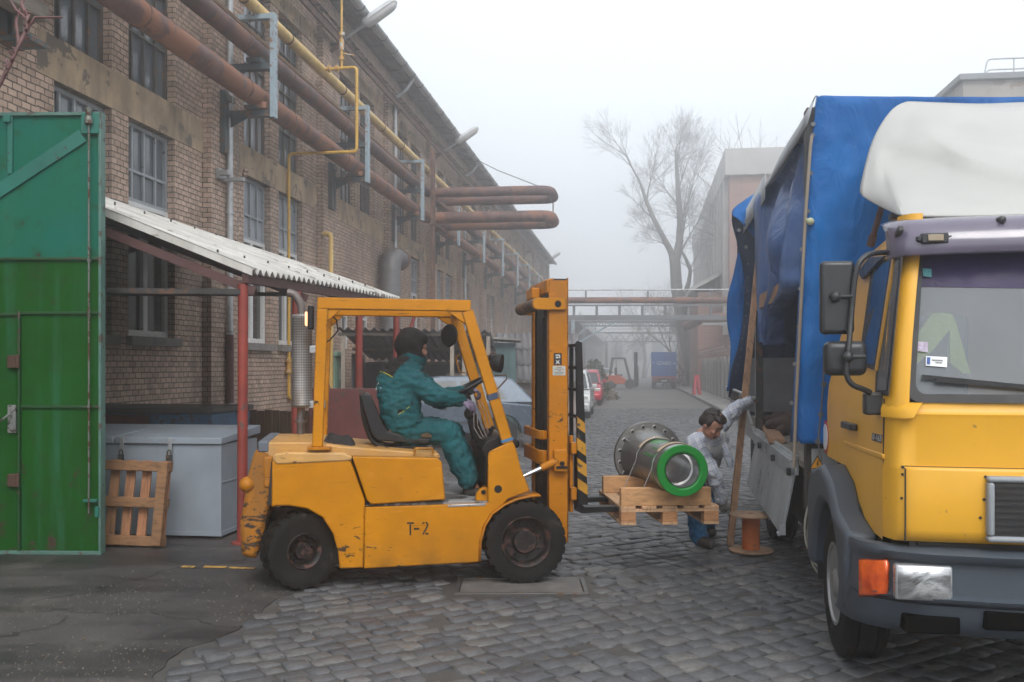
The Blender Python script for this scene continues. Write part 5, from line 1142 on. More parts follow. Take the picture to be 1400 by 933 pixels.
decal('sticker_print', [(1274, 491.5), (1289, 492.2), (1289, 494), (1274, 493.2)], surf('sticker_grey', (.25, .25, .26), .5), .0195, d1); decal('sticker_print', [(1279, 495), (1288, 495.6), (1288, 497), (1279, 496.4)], bpy.data.materials['sticker_grey'], .0195, d1)
decal('permit_sticker', [(1252, 467), (1268.5, 468), (1268.5, 482), (1252, 480)], surf('sticker_lilac', (.42, .36, .46), .5, var=.3, vs=60), .017); decal('tax_sticker', [(1261.5, 367), (1273.5, 368), (1273.5, 379), (1262, 378)], surf('sticker_teal', (.06, .30, .32), .4, var=.3, vs=50), .0195)
# inside the cab
f = MB(); f.box(.30, .80, .22, 2.12, 1.12, 1.44); T.part('dashboard', f, M_bplas, bevel=.03)
f = MB(); f.box(-.55, -.35, .35, .85, 1.15, 1.95); f.box(-.55, -.35, 1.45, 1.95, 1.15, 1.95); f.box(-.5, .05, .35, .85, 1.05, 1.2); f.box(-.5, .05, 1.45, 1.95, 1.05, 1.2); T.part('cab_seat', f, surf('seat_cloth', (.05, .055, .065), .9), bevel=.04)
f = MB(); f.box(-.75, .7, .16, 2.18, .95, 1.04); T.part('cab_floor', f, M_chas)
vest = MB(); A = [on_screen(a, b, -.10) for a, b in ((1257, 455), (1275, 428), (1300, 428), (1307, 440), (1325, 505), (1329, 511), (1317, 511), (1299, 496), (1299, 450), (1275, 480), (1253, 498))]; vest.slab(A, (-.05, 0, 0)); vm = vest.mesh('safety_vest', surf('hi_vis', (.30, .40, .05), .8, var=.15, bump=.5, bs=14, bd=.03))
vo = bpy.data.objects.new('safety_vest', vm); COL.objects.link(vo); vo.location = (1.839, 5.458, 0); vo.rotation_euler = (0, 0, Q.ang); tag(vo, 'yellow-green safety vest hanging behind the lorry windscreen', 'vest')
# sun visor over the screen
vp = [(.14, .70), (.16, .80), (.22, .87), (.4, .90), (1.17, .93)]; vz = MB(); vv = [.14, .15, .16, .19, .22, .3, .4, .7, 1.0, 1.17]; vv = vv+[2.34-v for v in vv[-2::-1]]
vz.grid([[(plan(v, vp)+du, v, z+.01*(1-abs(v-1.17))) for v in vv] for z, du in ((2.175, .0), (2.185, .01), (2.25, .0), (2.32, -.03), (2.36, -.09), (2.375, -.16))])
o = T.part('sun_visor', vz, surf('visor_smoke', (.135, .115, .165), .16, var=.15, vs=1.5, coat=.5, bump=.02), sharp=60); o.modifiers.new('Solidify', 'SOLIDIFY').thickness = .006
def on_front(px, py, u): return Q.hitu(px, py, u)
f = MB(); a = on_front(1255, 318.5, .91); b = on_front(1304, 332, .91); f.box(.86, .905, a.y+.02, b.y-.02, b.z, a.z); f.box(.86, .895, a.y, b.y, b.z+.012, a.z-.012); mk = T.part('marker_lamp', f, M_bplas, bevel=.006)
T.part('marker_lens', MB().box(.905, .916, a.y+.045, b.y-.045, b.z+.010, a.z-.010), surf('marker_amber', (.30, .24, .16), .2, var=.2), parent=mk, bevel=.003)
f = MB()
for px, py in ((1338, 327), (1369, 301)): q = on_front(px, py, .87); f.lathe([(.0, .04), (.014, .036), (.019, .02), (.019, -.03)], (.86, q.y, q.z), (1, 0, 0), 14)
T.part('visor_bolt', f, M_bplas)
# --- roof fairing
def fz(px, py, u): return Q.hitu(px, py, u)
fair = MB()
# columns from the bottom edge up; the ridge runs from the outer top corner down to the middle of the lower edge
def col(pts): return [fz(*p) for p in pts]
cols = [col([(1176.5, 268, -.12), (1177, 258, -.14), (1181, 240, -.2), (1186, 220, -.28), (1190, 205, -.34), (1194, 194, -.38), (1200, 180, -.44), (1210, 163, -.52), (1222, 148, -.60), (1238, 141, -.64)]),
        col([(1200, 281, .02), (1199, 272, .0), (1197, 255, -.06), (1197, 236, -.12), (1199, 218, -.2), (1204, 202, -.28), (1211, 188, -.36), (1221, 170, -.46), (1232, 152, -.57), (1246, 141, -.64)]),
        col([(1222, 291, .28), (1220, 282, .24), (1213, 262, .04), (1208, 242, -.10), (1207, 225, -.17), (1212, 208, -.24), (1221, 191, -.29), (1232, 173, -.42), (1243, 154, -.56), (1255, 141.5, -.65)]),
        col([(1234, 297, .56), (1232, 287, .44), (1224, 266, .18), (1217, 246, -.01), (1215, 232, -.12), (1221, 214, -.20), (1231, 195, -.25), (1242, 176, -.38), (1251, 156, -.53), (1262, 142, -.65)]),
        col([(1250, 298, .62), (1250, 288, .52), (1250, 270, .33), (1250, 252, .13), (1251, 236, .0), (1254, 220, -.08), (1259, 200, -.10), (1264, 181, -.25), (1268, 158, -.47), (1276, 142.5, -.65)]),
        col([(1285, 298, .66), (1285, 289, .58), (1286, 273, .44), (1287, 258, .29), (1288, 243, .16), (1289, 229, .06), (1290, 215, .0), (1291, 200, -.02), (1294, 168, -.38), (1300, 143.5, -.65)]),
        col([(1335, 298, .68), (1335, 291, .63), (1336, 279, .55), (1337, 268, .47), (1338, 257, .41), (1339, 248, .375), (1340, 240, .355), (1341, 230, .28), (1343, 182, -.30), (1346, 145, -.65)]),
        [Vector((u, 1.17, z)) for u, z in ((.70, 2.385), (.685, 2.40), (.665, 2.43), (.65, 2.455), (.63, 2.475), (.61, 2.50), (.585, 2.53), (.53, 2.57), (-.1, 2.92), (-.65, 3.275))]]
cols = cols+[[Vector((p.x, 2.34-p.y, p.z)) for p in c] for c in cols[-2::-1]]
fair.grid(cols); o = T.part('roof_fairing', fair, surf('gelcoat_white', (.41, .405, .385), .42, var=.05, vs=2, spot=(.34, .32, .28), cover=.03, ss=70, dirt=(.46, .45, .42), dcover=.3, bump=.05), sharp=50)
ce = o.data.attributes.new('crease_edge', 'FLOAT', 'EDGE')
for e_ in o.data.edges:
    (c1_, k1), (c2_, k2) = divmod(e_.vertices[0], 10), divmod(e_.vertices[1], 10)
    if k1 == k2 == 7 and 1 <= min(c1_, c2_) and max(c1_, c2_) <= len(cols)-2: ce.data[e_.index].value = .85
    if c1_ == c2_ and c1_ in (3, len(cols)-4) and max(k1, k2) <= 5: ce.data[e_.index].value = .8
m_ = o.modifiers.new('Subsurf', 'SUBSURF'); m_.levels = 2; m_.render_levels = 2; m_ = o.modifiers.new('Solidify', 'SOLIDIFY'); m_.thickness = .012; m_.offset = 1
f = MB(); a, b = fz(1205, 284, -.15), side(1190, 336); f.cyl(a, b, .018, 10); f.cyl(a.lerp(b, .72), b, .024, 10); T.part('fairing_strut', f, surf('strut_brown', (.11, .06, .05), .6, spot=(.4, .4, .4), cover=.08), )
f = MB(); a, b = side(1214, 345, .03), side(1232, 312, .02); f.bar(a, b, .025, .03); T.part('fairing_clamp', f, M_dsteel, bevel=.006)
f = MB(); q = fz(1228, 291, .30); f.box(q.x-.06, q.x+.02, q.y-.04, q.y+.06, q.z-.035, q.z); T.part('fairing_rubber', f, M_bplas, bevel=.006)
f = MB(); A = [fz(a, b, -.03) for a, b in ((1206, 251), (1208.5, 253), (1207.5, 260), (1205, 264), (1204.5, 257))]; f.slab(A, (-.02, 0, 0)); T.part('fairing_slot', f, M_seal)
f = MB(); f.slab([fz(a, b, .02) for a, b in ((1199, 271), (1206, 272.5), (1205.5, 275.5), (1198.5, 274))], (-.02, 0, 0)); T.part('fairing_sticker', f, bpy.data.materials['sticker_blue'])
# --- door side: windows, handle, badge
def patch(pts, off, th=.004):
    A = [side(a, b, off) for a, b in pts]; m = MB(); m.slab(A, (0, th, 0)); return m
M_sg = glass('side_glass', (.025, .035, .05), .03, alpha=.75, var=.3)
T.part('door_seal', patch([(1192, 360), (1219, 352), (1220, 356), (1197, 507), (1183, 502), (1176, 480)], .006), M_seal)
T.part('door_glass', patch([(1196, 363), (1217, 357), (1195, 499), (1184, 497), (1181, 478)], .009), M_sg)
T.part('quarter_seal', patch([(1221.5, 351), (1233, 350), (1214, 541), (1196, 541), (1197, 515)], .006), M_seal)
T.part('quarter_glass', patch([(1224, 356), (1230, 356), (1211, 534), (1199, 534), (1200, 515)], .009), M_sg)
T.part('door_divider', patch([(1219.3, 352), (1222, 351.5), (1198.5, 507), (1195.5, 506)], .012, .01), M_ly)
T.part('wind_deflector', patch([(1172, 372), (1188, 352), (1208, 350), (1196, 362), (1178, 382)], .03, .02), M_bplas, bevel=.004)
T.part('door_gap', patch([(1207.6, 545), (1208.8, 545), (1205.8, 742), (1204.4, 742)], .0035), M_seal); T.part('door_gap', patch([(1153, 575), (1154, 575), (1151.3, 652), (1150.2, 651)], .0035), M_seal)
T.part('door_crease', patch([(1153, 603), (1206, 621), (1206, 628), (1153, 608)], .012, .016), M_ly, bevel=.005)
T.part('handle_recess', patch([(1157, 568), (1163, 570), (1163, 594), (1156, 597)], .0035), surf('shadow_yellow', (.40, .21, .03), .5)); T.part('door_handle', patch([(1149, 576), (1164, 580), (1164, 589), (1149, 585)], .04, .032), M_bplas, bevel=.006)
bd = T.part('model_badge', patch([(1192, 592), (1205.5, 595), (1204.8, 606), (1191.6, 602)], .007), surf('badge_black', (.012, .012, .014), .35))
tx = text('8-163', .062, .001, .62); a, b, c2 = side(1192.6, 600.8, .0085), side(1204.6, 604, .0085), side(1192.9, 593, .0085)
ex = (b-a); w_ = max(v.co.x for v in tx.vertices); h_ = max(v.co.z for v in tx.vertices); ux = ex/w_; uz = (c2-a)/h_
for v in tx.vertices: p = a+ux*v.co.x+uz*v.co.z+Vector((0, -.0007 if v.co.y < 0 else .0007, 0)); v.co = p
T.part('badge_lettering', tx, None, parent=bd); tx.materials.clear(); tx.materials.append(surf('badge_chrome', (.62, .63, .64), .3, .3))
f = MB(); q = side(1130, 598, .004); f.lathe([(.0, .0), (.11, .0), (.11, -.003), (.0, -.003)], (q.x-.02, q.y, q.z), (0, 1, 0), 24); sd_ = T.part('round_sticker', f, surf('sticker_red', (.45, .05, .05), .5)); f = MB(); f.lathe([(.0, .0), (.085, .0), (.085, -.003), (.0, -.003)], (q.x-.02, q.y-.0035, q.z), (0, 1, 0), 24); T.part('sticker_face', f, M_stw, parent=sd_)
# --- mirrors
f = MB()
def mpan(px0, py0, px1, py1, u, th, bevel, nm):
    a, b = on_front(px0, py0, u), on_front(px1, py1, u); return T.part(nm, MB().box(u-th, u, a.y, b.y, b.z, a.z), M_bplas, bevel=bevel)
mr1 = mpan(1122, 357, 1169, 457, .78, .06, .022, 'main_mirror'); mr2 = mpan(1128, 466.5, 1187, 514, .82, .10, .035, 'wide_mirror')
for mm in (mr1, mr2): mm.modifiers['Bevel'].segments = 4
f = MB(); arm_ = [(1229, 347, .66), (1205, 345, .72), (1186, 348, .78), (1173, 360, .80), (1168, 385, .80), (1164, 430, .80), (1160, 480, .845), (1156, 512, .845), (1164, 527, .84), (1180, 532, .82), (1190, 537, .80)]
f.tube(fillet([on_front(*p) for p in arm_], .05, 4), .014, 10); T.part('mirror_arm', f, M_bplas)
f = MB()
for px, py, u in ((1142, 406, .79), (1159, 488, .86)): q = on_front(px, py, u); f.ball((u, q.y, q.z), .028); f.cyl((u, q.y, q.z), (u+.02, q.y+.08, q.z+.0), .010, 8)
T.part('mirror_joint', f, M_bplas)
f = MB(); a, b = on_front(1183, 537, .80), on_front(1208, 568, .80); f.box(.72, .80, a.y, b.y+.02, b.z, a.z); T.part('mirror_foot', f, M_bplas, bevel=.012)
# --- wings, bumper, lights
fen = MB(); ou = [(-.64, .42), (-.63, .86), (-.50, 1.00), (-.15, 1.07), (.12, 1.0), (.32, .86), (.66, .80), (.62, .50), (.56, .40), (.50, .36)]
inn = [(.47*math.cos(a)+.0, .41+.46*math.sin(a)) for a in [math.pi*k/14 for k in range(15)]]; inn = [(x, z) for x, z in inn]
for s in (0, 1):
    v0, v1 = (-.05, .12) if s == 0 else (2.39, 2.22); fen.prism(ou+inn, v0, v1)
T.part('wing', fen, M_plas, bevel=.035)
# inner arch, dark
f = MB()
for s in (0, 1):
    v0 = .05 if s == 0 else 2.29; d_ = .45 if s == 0 else -.45
    f.grid([[(.46*math.cos(a), v0+d_*k, .41+.45*math.sin(a)) for k in (0, 1)] for a in [math.pi*i/14 for i in range(15)]]); f.grid([[(.46*math.cos(a), v0+d_, .41+.45*math.sin(a)), (0, v0+d_, .4)] for a in [math.pi*i/14 for i in range(15)]])
T.part('wheel_housing', f, M_chas)
PB = [(-.035, .42), (-.03, .62), (.0, .74), (.06, .83), (.14, .89), (.28, .945), (.6, .985), (1.17, 1.0)]
bv = [-.035, -.03, -.015, .0, .03, .06, .10, .14, .20, .28, .45, .6, .9, 1.17]; bv = bv+[2.34-v for v in bv[-2::-1]]
def bplan(v):
    return plan(v, PB)
bmp = MB(); rows = []
for z, du in ((.345, -.16), (.36, -.10), (.40, -.055), (.455, -.03), (.515, -.02), (.52, -.045), (.535, -.05), (.54, .012), (.555, .02), (.57, -.005), (.70, -.012), (.715, -.01), (.735, .025), (.765, .035), (.785, .015), (.79, -.05)): rows.append([(bplan(v)+du, v, z) for v in bv])
bmp.grid(rows); T.part('bumper', bmp, M_plas, sharp=45)
f = MB(); a, b = on_front(1238, 843, .95), on_front(1314, 870, .95); f.box(.75, .945, a.y, b.y, b.z, a.z); a, b = on_front(1346, 836, .965), on_front(1520, 869, .965); f.box(.75, .972, a.y, b.y, b.z, a.z); T.part('bumper_opening', f, surf('slot_shade_black', (.004, .004, .004), .95, spec=.0, bump=0), bevel=.01)  # solid blocks, their black paints the shade inside open slots
f = MB(); f.box(.55, .90, .2, 2.14, .70, .84); f.box(.60, .86, .15, 2.2, .62, .7); T.part('front_recess', f, M_chas)
f = MB()
for i in range(16): q = on_front(1256+2.6*i, 742, .91); f.box(.90, .915, q.y, q.y+.005, .795, .83)
T.part('radiator_slat', f, M_bplas)
a, b = on_front(1224, 772, .958), on_front(1302.5, 823, .958); f = MB(); f.box(.90, .966, a.y, b.y, b.z, a.z); hl = T.part('headlight', f, surf('lamp_chrome_rim', (.5, .51, .52), .3, .6), bevel=.012)
def m_lens():
    N = NT('headlight_lens'); c = N.coord(); n = N.noise(N.coord(), 6, 5, .6, 1.5); N.set(Base_Color=N.ramp(n, [(.3, (.08, .083, .088)), (.5, (.32, .33, .34)), (.7, (.70, .71, .72))]), Metallic=.6, Roughness=.16, Coat_Weight=1.0, Coat_Roughness=.04)  # grey-to-bright swirl paints reflector glints into the lens colour
    w = N.new('ShaderNodeTexWave'); w.inputs['Scale'].default_value = 22; N.link(N.coord(rot=(0, 0, R(90))), w.inputs['Vector']); N.bump(n, .5, .012); return N.m
lm = MB(); cy, cz_ = (a.y+b.y)/2, (a.z+b.z)/2; lm.grid([[(.968+.016*(1-((i-6)/6)**4)*(1-((j-4)/4)**4), a.y+.010+(b.y-a.y-.02)*i/12, b.z+.010+(a.z-b.z-.02)*j/8) for i in range(13)] for j in range(9)]); T.part('headlight_lens', lm, m_lens(), parent=hl, sharp=80)
f = MB(); pts = []
def bsurf(px, py, off=0):
    u = .85
    for _ in range(10): q = Q.hitu(px, py, u); u = plan(q.y, PB)+off
    return Q.hitu(px, py, u)
f.grid([[bsurf(px, py, .008+(.012 if 0 < j < 4 else -.02)) for px in (1174, 1180, 1190, 1200, 1207, 1213)] for j, py in enumerate((764, 767, 790, 812, 816))]); ind = T.part('indicator', f, (lambda N: (N.set(Base_Color=N.ramp(N.noise(N.coord(), 14, 4), [(.35, (.50, .05, .004)), (.65, (.80, .13, .012))]), Roughness=.18, Coat_Weight=.6), N.m)[1])(NT('indicator_orange')), sharp=50); ind.modifiers.new('Solidify', 'SOLIDIFY').thickness = .03
# grille
ga, gb_ = on_front(1349, 651, 1.0), on_front(1349, 741, 1.0); f = MB(); y0, y1 = ga.y, 2.34-ga.y; z0, z1 = gb_.z, ga.z
for bx in ((y0, y1, z1-.028, z1), (y0, y1, z0, z0+.028), (y0, y0+.03, z0+.028, z1-.028), (y1-.03, y1, z0+.028, z1-.028)): f.box(.97, 1.026, bx[0], bx[1], bx[2], bx[3])
gr = T.part('grille_frame', f, surf('grille_grey', (.26, .28, .30), .5, var=.12), bevel=.012); f = MB(); f.box(.95, 1.006, y0+.025, y1-.025, z0+.02, z1-.02)
for i in range(8): z = z0+.05+i*(z1-z0-.08)/7.6; f.box(1.0065, 1.016, y0+.03, y1-.03, z, z+.014)
T.part('grille_insert', f, M_bplas, parent=gr)
f = MB(); f.box(.945, .962, .166, .171, .82, 1.165); f.box(.945, .962, 2.169, 2.174, .82, 1.165); T.part('panel_line', f, M_seal)
f = MB(); f.grid([[(plan(v, PF)-.0085, v, z) for v in vs_[3:-3]] for z in (1.172, 1.1775)]); T.part('panel_line', f, surf('crease_shade_yellow', (.22, .11, .015), .6))  # dark yellow band paints shade along the crease; panel has no gap here
f = MB()
for px, py in ((1237, 650), (1236, 683), (1237, 640), (1345, 683), (1340, 708), (1347, 652)): q = on_front(px, py, .98); q.x = plan(q.y, PF)-.002; f.cyl(q-Vector((.01, 0, 0)), q+Vector((.006, 0, 0)), .007, 10)
T.part('panel_screw', f, M_bplas)
# wheels
def lwheel(u, v, dual=False):
    r = .405; m = MB(); w = .235; hw = w/2; n = 48
    m.lathe([(.225, -hw*.9), (.33, -hw), (.375, -hw*.98), (r-.008, -hw*.86), (r, -hw*.75), (r, -.055), (r-.012, -.052), (r-.012, -.044), (r, -.041), (r, .041), (r-.012, .044), (r-.012, .052), (r, .055), (r, hw*.75), (r-.008, hw*.86), (.375, hw*.98), (.33, hw), (.225, hw*.9)], (u, v, r-.004), (0, 1, 0), n, caps=False)
    s = -1 if v < 1.17 else 1; ty = T.part('wheel', m, M_rub, sharp=30); k = MB(); y = s*hw*.9
    k.lathe([(.225, y), (.235, y+s*.012), (.215, y+s*.012), (.20, y-s*.03), (.17, y-s*.05 if dual else y-s*.035), (.12, y-s*.05 if dual else y-s*.03), (.085, y+s*.0), (.06, y+s*.02), (.0, y+s*.02)], (u, v, r-.004), (0, 1, 0), 36)
    T.part('rim', k, surf('rim_silver', (.30, .30, .30), .45, .5, var=.2, dirt=(.10, .09, .08), dcover=.45), parent=ty)
lwheel(0, .125); lwheel(0, 2.215); lwheel(-3.75, .16, True); lwheel(-3.75, 2.18, True)
# --- load bed
UB0, UB1 = -.97, -7.05
f = MB(); f.box(UB1, UB0-.03, .03, 2.40, .915, .965); T.part('bed_floor', f, wood('bed_boards', (.22, .19, .16), st=(.4, 4, 4)), bevel=.003)
f = MB(); f.box(UB1, UB0-.6, -.0, .028, .84, .99); f.box(UB1, UB0-.6, 2.41, 2.44, .84, .912); f.box(UB1, UB0-.6, -.006, .028, .912, .968); T.part('bed_rail', f, M_alu, bevel=.004)
f = MB(); f.box(UB0-.02, UB0, .03, 2.4, .93, 1.09); f.box(UB0-.05, UB0+.004, .05, 2.4, .79, .925); fpn = T.part('front_board', f, M_alu, bevel=.006)
f = MB()
for px, py in ((1104, 647), (1121.5, 648.5), (1104, 660), (1121.5, 661.5)): q = Q.hitu(px, py, UB0+.004); f.cyl(q, q+Vector((.006, 0, 0)), .011, 8)
T.part('rivet', f, M_dsteel, parent=fpn)
def tri(c, r): return [(c[0]+r*math.sin(a), c[1]+r*math.cos(a)) for a in (0, R(120), R(240))]
q = Q.hitu(1117.5, 634, UB0+.0); f = MB(); f.prism(tri((q.y, q.z-.005), .062), UB0+.0015, UB0+.003, 'yz'); ws_ = T.part('warning_sign', f, surf('warn_black', (.015, .013, .012), .5), parent=fpn); f = MB(); f.prism(tri((q.y, q.z-.005), .050), UB0+.0035, UB0+.0045, 'yz'); T.part('warning_face', f, surf('warn_amber', (.75, .32, .02), .5), parent=fpn)
f = MB(); f.prism([(q.y+.004, q.z+.022), (q.y-.008, q.z-.006), (q.y-.001, q.z-.006), (q.y-.006, q.z-.026), (q.y+.009, q.z+.0), (q.y+.001, q.z+.0), (q.y+.010, q.z+.022)], UB0+.005, UB0+.0055, 'yz'); T.part('lightning_mark', f, bpy.data.materials['warn_black'], parent=fpn)
f = MB(); f.box(-1.13, -1.0, .0, .10, .66, 3.40); T.part('stake', f, M_dsteel, bevel=.006); f = MB(); f.box(-4.66, -4.58, .005, .08, .80, 3.40); T.part('stake', f, M_dsteel, bevel=.006); f = MB(); f.box(-4.60, -4.58, -.004, .002, 1.1, 2.2); T.part('stake_edge', f, M_galv)
# hanging dropside
d0, d1_ = -1.62, -4.50; f = MB(); f.slab([(d0, -.012, .84), (d1_, -.012, .84), (d1_, -.10, .415), (d0, -.10, .395)], (0, .028, .006)); ds = T.part('dropside', f, M_alu, bevel=.004)
f = MB(); f.box(d1_, d0, -.03, -.001, .845, .93); f.box(d1_, d0, -.034, -.002, .932, .955); T.part('hinge_rail', f, M_alu, parent=ds, bevel=.004)
f = MB()
for px, py in ((1040, 608), (1058.5, 624.5), (1081, 643.5)): q = Q.hit(px, py, -.03); f.box(q.x-.035, q.x+.035, -.06, -.03, q.z-.035, q.z+.02)
T.part('side_latch', f, M_bplas, parent=ds, bevel=.006)
f = MB(); f.box(d0, d0+.012, -.105, -.06, .39, .47); f.cyl((d0-.04, -.11, .40), (d0+.02, -.11, .395), .012, 8); T.part('side_end', f, M_alu, parent=ds)
f = MB(); f.slab([(-4.72, -.01, .93), (-7.0, -.01, .95), (-7.0, -.16, 1.38), (-4.72, -.14, 1.36)], (0, .028, .008)); ds2 = T.part('dropside', f, surf('white_dropside', (.52, .52, .51), .5, .1, var=.1, spot=(.2, .2, .2), cover=.06), bevel=.004, label='raised whitish dropside held by the worker')
f = MB()
for i in range(7): f.tube([(-4.85-.12*i, -.15, 1.30), (-4.87-.12*i, -.17, 1.27), (-4.90-.12*i, -.17, 1.30), (-4.90-.12*i, -.15, 1.35)], .010, 6)
f.box(-4.95, -4.85, -.14, -.06, 1.12, 1.17); f.box(-5.6, -5.5, -.14, -.06, 1.10, 1.16); T.part('side_hook', f, M_dsteel, parent=ds2)
f = MB(); f.box(UB1, UB1+.03, .03, 2.4, 1.05, 1.75); f.box(UB1+.03, UB0-.1, 2.40, 2.43, 1.05, 1.62); T.part('far_board', f, surf('board_grey', (.28, .28, .29), .6, var=.15))
f = MB(); f.box(UB1, .6, .75, .90, .62, .86); f.box(UB1, .6, 1.45, 1.60, .62, .86)
for u in (-1.7, -2.6, -3.5, -4.4, -5.3, -6.2): f.box(u-.05, u+.05, .1, 2.3, .80, .912)
f.box(-5.0, -5.7, .05, .6, .42, .82); f.box(-1.6, -2.5, .12, .62, .40, .78); f.box(-4.3, -3.2, .1, 2.2, .3, .5); T.part('chassis', f, M_chas)
f = MB(); f.box(-.95, -.66, .16, .42, .36, .60); T.part('battery_box', f, surf('tank_alu', (.34, .34, .33), .5, .5, var=.2), bevel=.02)
f = MB(); f.box(-.66, -.64, .02, .30, .28, 1.0); T.part('mud_flap', f, M_chas); f = MB()
for k in range(3): f.tube(fillet([(-.92, .30, .92), (-.86-.02*k, .10-.03*k, .90-.03*k), (-.80-.02*k, -.0-.02*k, .62), (-.78, .0-.015*k, .34+.05*k), (-.74, .08, .26+.04*k), (-.70, .2, .5)], .12, 5), .008, 8)
T.part('air_hose', f, surf('hose_beige', (.26, .25, .20), .5))
# --- tarpaulin
def sheet(rows, nsub=3, fold=0.0, ff=9.0, th=.004, ph=0.0):
    """rows of (px, py, Y) control points -> smooth sheet in the lorry's frame with soft folds across it"""
    pr = [[P(*p) for p in r] for r in rows]; pr = [[Q.loc(p) for p in r] for r in pr]
    m = len(pr[0]); mb = MB(); n = nsub*(m-1)
    def cr(a, b, c, d, t): return .5*((2*b)+(c-a)*t+(2*a-5*b+4*c-d)*t*t+(3*b-a-3*c+d)*t**3)
    def spl(ps, k):
        out = []; q = [ps[0]]+list(ps)+[ps[-1]]
        for i in range(len(ps)-1):
            for j in range(k): out.append(cr(q[i], q[i+1], q[i+2], q[i+3], j/k))
        return out+[ps[-1]]
    A = [spl(r, nsub) for r in pr]; cols_ = [spl([A[i][j] for i in range(len(A))], nsub) for j in range(len(A[0]))]
    out = []
    for i in range(len(cols_[0])):
        row = []
        for j in range(len(cols_)):
            t = j/(len(cols_)-1); s = i/(len(cols_[0])-1); p = cols_[j][i].copy(); w = math.sin(t*ff+ph+1.5*math.sin(s*3+ph))*fold*(.35+.65*s); p += Vector((.25*w, -w, 0))+Vector((0, -1, .3))*.02*noise.noise(Vector((t*4, s*5, ph))); row.append(p)
        out.append(row)
    mb.grid(out); return mb
def tarp(name, mb, mats, label=None):
    o = T.part(name, mb, mats, label=label, sharp=180); s = o.modifiers.new('Solidify', 'SOLIDIFY'); s.thickness = .005; return o
yf = lambda px: .974/((px-700)/1300-.1585)
# front of the body
rows = []
for py, l in ((131.5, 1117), (160, 1114), (200, 1110), (250, 1107), (300, 1103.5), (350, 1101), (400, 1099), (450, 1096.5), (500, 1094), (550, 1091.5), (607, 1089)):
    r_ = []
    for k, px in enumerate((l, l+10, l+30, l+70, l+130, 1300, 1420)):
        d = UB0+.02+.03*(py-130)/480
        q = Q.hitu(px, py+(1.5 if py < 140 and k > 1 else 0), d+(.0 if k == 0 else .02)); r_.append(q)
    zz_ = r_[-1].z; r_ += [Vector((UB0+.03, 2.0, zz_)), Vector((UB0+.03, 2.45, zz_))]; rows.append(r_)
fm = MB(); fm.grid(rows); tarp_o = tarp('front_tarpaulin', fm, M_tarp)
m_ = tarp_o.modifiers.new('Subsurf', 'SUBSURF'); m_.levels = 3; m_.render_levels = 3; folds = bpy.data.textures.new('folds', 'CLOUDS'); folds.noise_scale = .42; folds.noise_depth = 2; m_ = tarp_o.modifiers.new('Displace', 'DISPLACE'); m_.texture = folds; m_.texture_coords = 'LOCAL'; m_.strength = .075; m_.mid_level = .5
tarp_o.modifiers.move(0, len(tarp_o.modifiers)-1)
# the strip of it that wraps round the corner, with the rope and its eyelets
rows = []
for py, l, rr in ((131, 1116, 1117.5), (165, 1111, 1114), (200, 1105.5, 1110.5), (250, 1100.5, 1107.5), (300, 1097, 1104), (400, 1092, 1099.5), (500, 1086.5, 1094.5), (560, 1083, 1091.8), (604, 1080, 1089.5)):
    q = Q.hitu(rr, py, UB0+.02+.03*(py-130)/480); p = Q.hit(l, py, max(-.01, q.y-.02)); a = Vector((q.x-.005, q.y+.004, q.z)); c_ = Q.hitu(l, py, q.x-.16); rows.append([a, a.lerp(c_, .5), c_])
fm = MB(); fm.grid(rows); tarp('corner_strip', fm, M_tarp)
f = MB(); pts = []
for py, px in ((186, 1110), (200, 1108), (250, 1104.5), (300, 1101), (400, 1096), (500, 1091), (560, 1088), (640, 1085.5)): pts.append(Q.hitu(px, py, UB0+.06+.03*(py-130)/480))
f.tube(pts, .011, 8); T.part('lashing_strap', f, surf('tan_strap', (.26, .215, .17), .8))
f = MB(); eye = MB()
def eyelet(p, ax, r=.020):
    r *= .7
    eye.lathe([(r*.5, 0), (r*.75, -.006), (r, -.003), (r*1.02, .003), (r*.5, .003)], p, ax, 16)
for py, px in ((170, 1112), (185, 1111), (237, 1108.5), (289, 1105), (341, 1096.5), (395, 1094.5), (447, 1092), (498, 1087), (551, 1082.5)): eyelet(Q.hitu(px, py, UB0+.045+.03*(py-130)/480), (1, -.25, 0))
for py, px in ((478, 1127), (525.5, 1126), (567, 1122), (604, 1118)): eyelet(Q.hitu(px, py, UB0+.075), (1, 0, 0), .026)
f2 = MB(); f2.tube([Q.hitu(px, py, UB0+.08) for px, py in ((1129, 440), (1127, 478), (1125.5, 525), (1122, 567), (1118.5, 604), (1125, 640))], .006, 6); T.part('lashing_rope', f2, surf('rope_dark', (.10, .10, .105), .8))
# roof, valance, far curtain, rear
zt_ = 3.47
f = MB(); zf = lambda v: Q.hitu(1117, 131, UB0+.02).z-.004-(Q.hitu(1117, 131, UB0).z-Q.hitu(1395, 133, UB0).z)*min(1, max(0, v-.08)/1.35)
f.grid([[(u, v+(.09 if i == 0 and v == 0 else 0), (zt_-(.105 if v == 0 or v == 2.45 else .02 if v < .4 else 0)) if 0 < i else zf(v)) for v in (0, .3, .8, 1.25, 1.7, 2.1, 2.45)] for i, u in enumerate((UB0+.015, -1.8, -2.8, -3.8, -4.8, -5.8, UB1))]); tarp('roof_canvas', f, M_canv)
val = [(1117, 129), (1111.5, 150), (1104, 172), (1092, 193), (1078, 214), (1066, 232), (1053, 250), (1047, 258)]; top_ = [(1117, 129), (1110.5, 140), (1103, 152.5), (1091, 173), (1078, 193), (1066, 214), (1053, 241), (1044, 256)]
f = MB(); v1 = Q.hitu(1117, 130, UB0+.02); vh = lambda i: (v1.y+.002, .03, .0)[i] if i < 3 else -.004
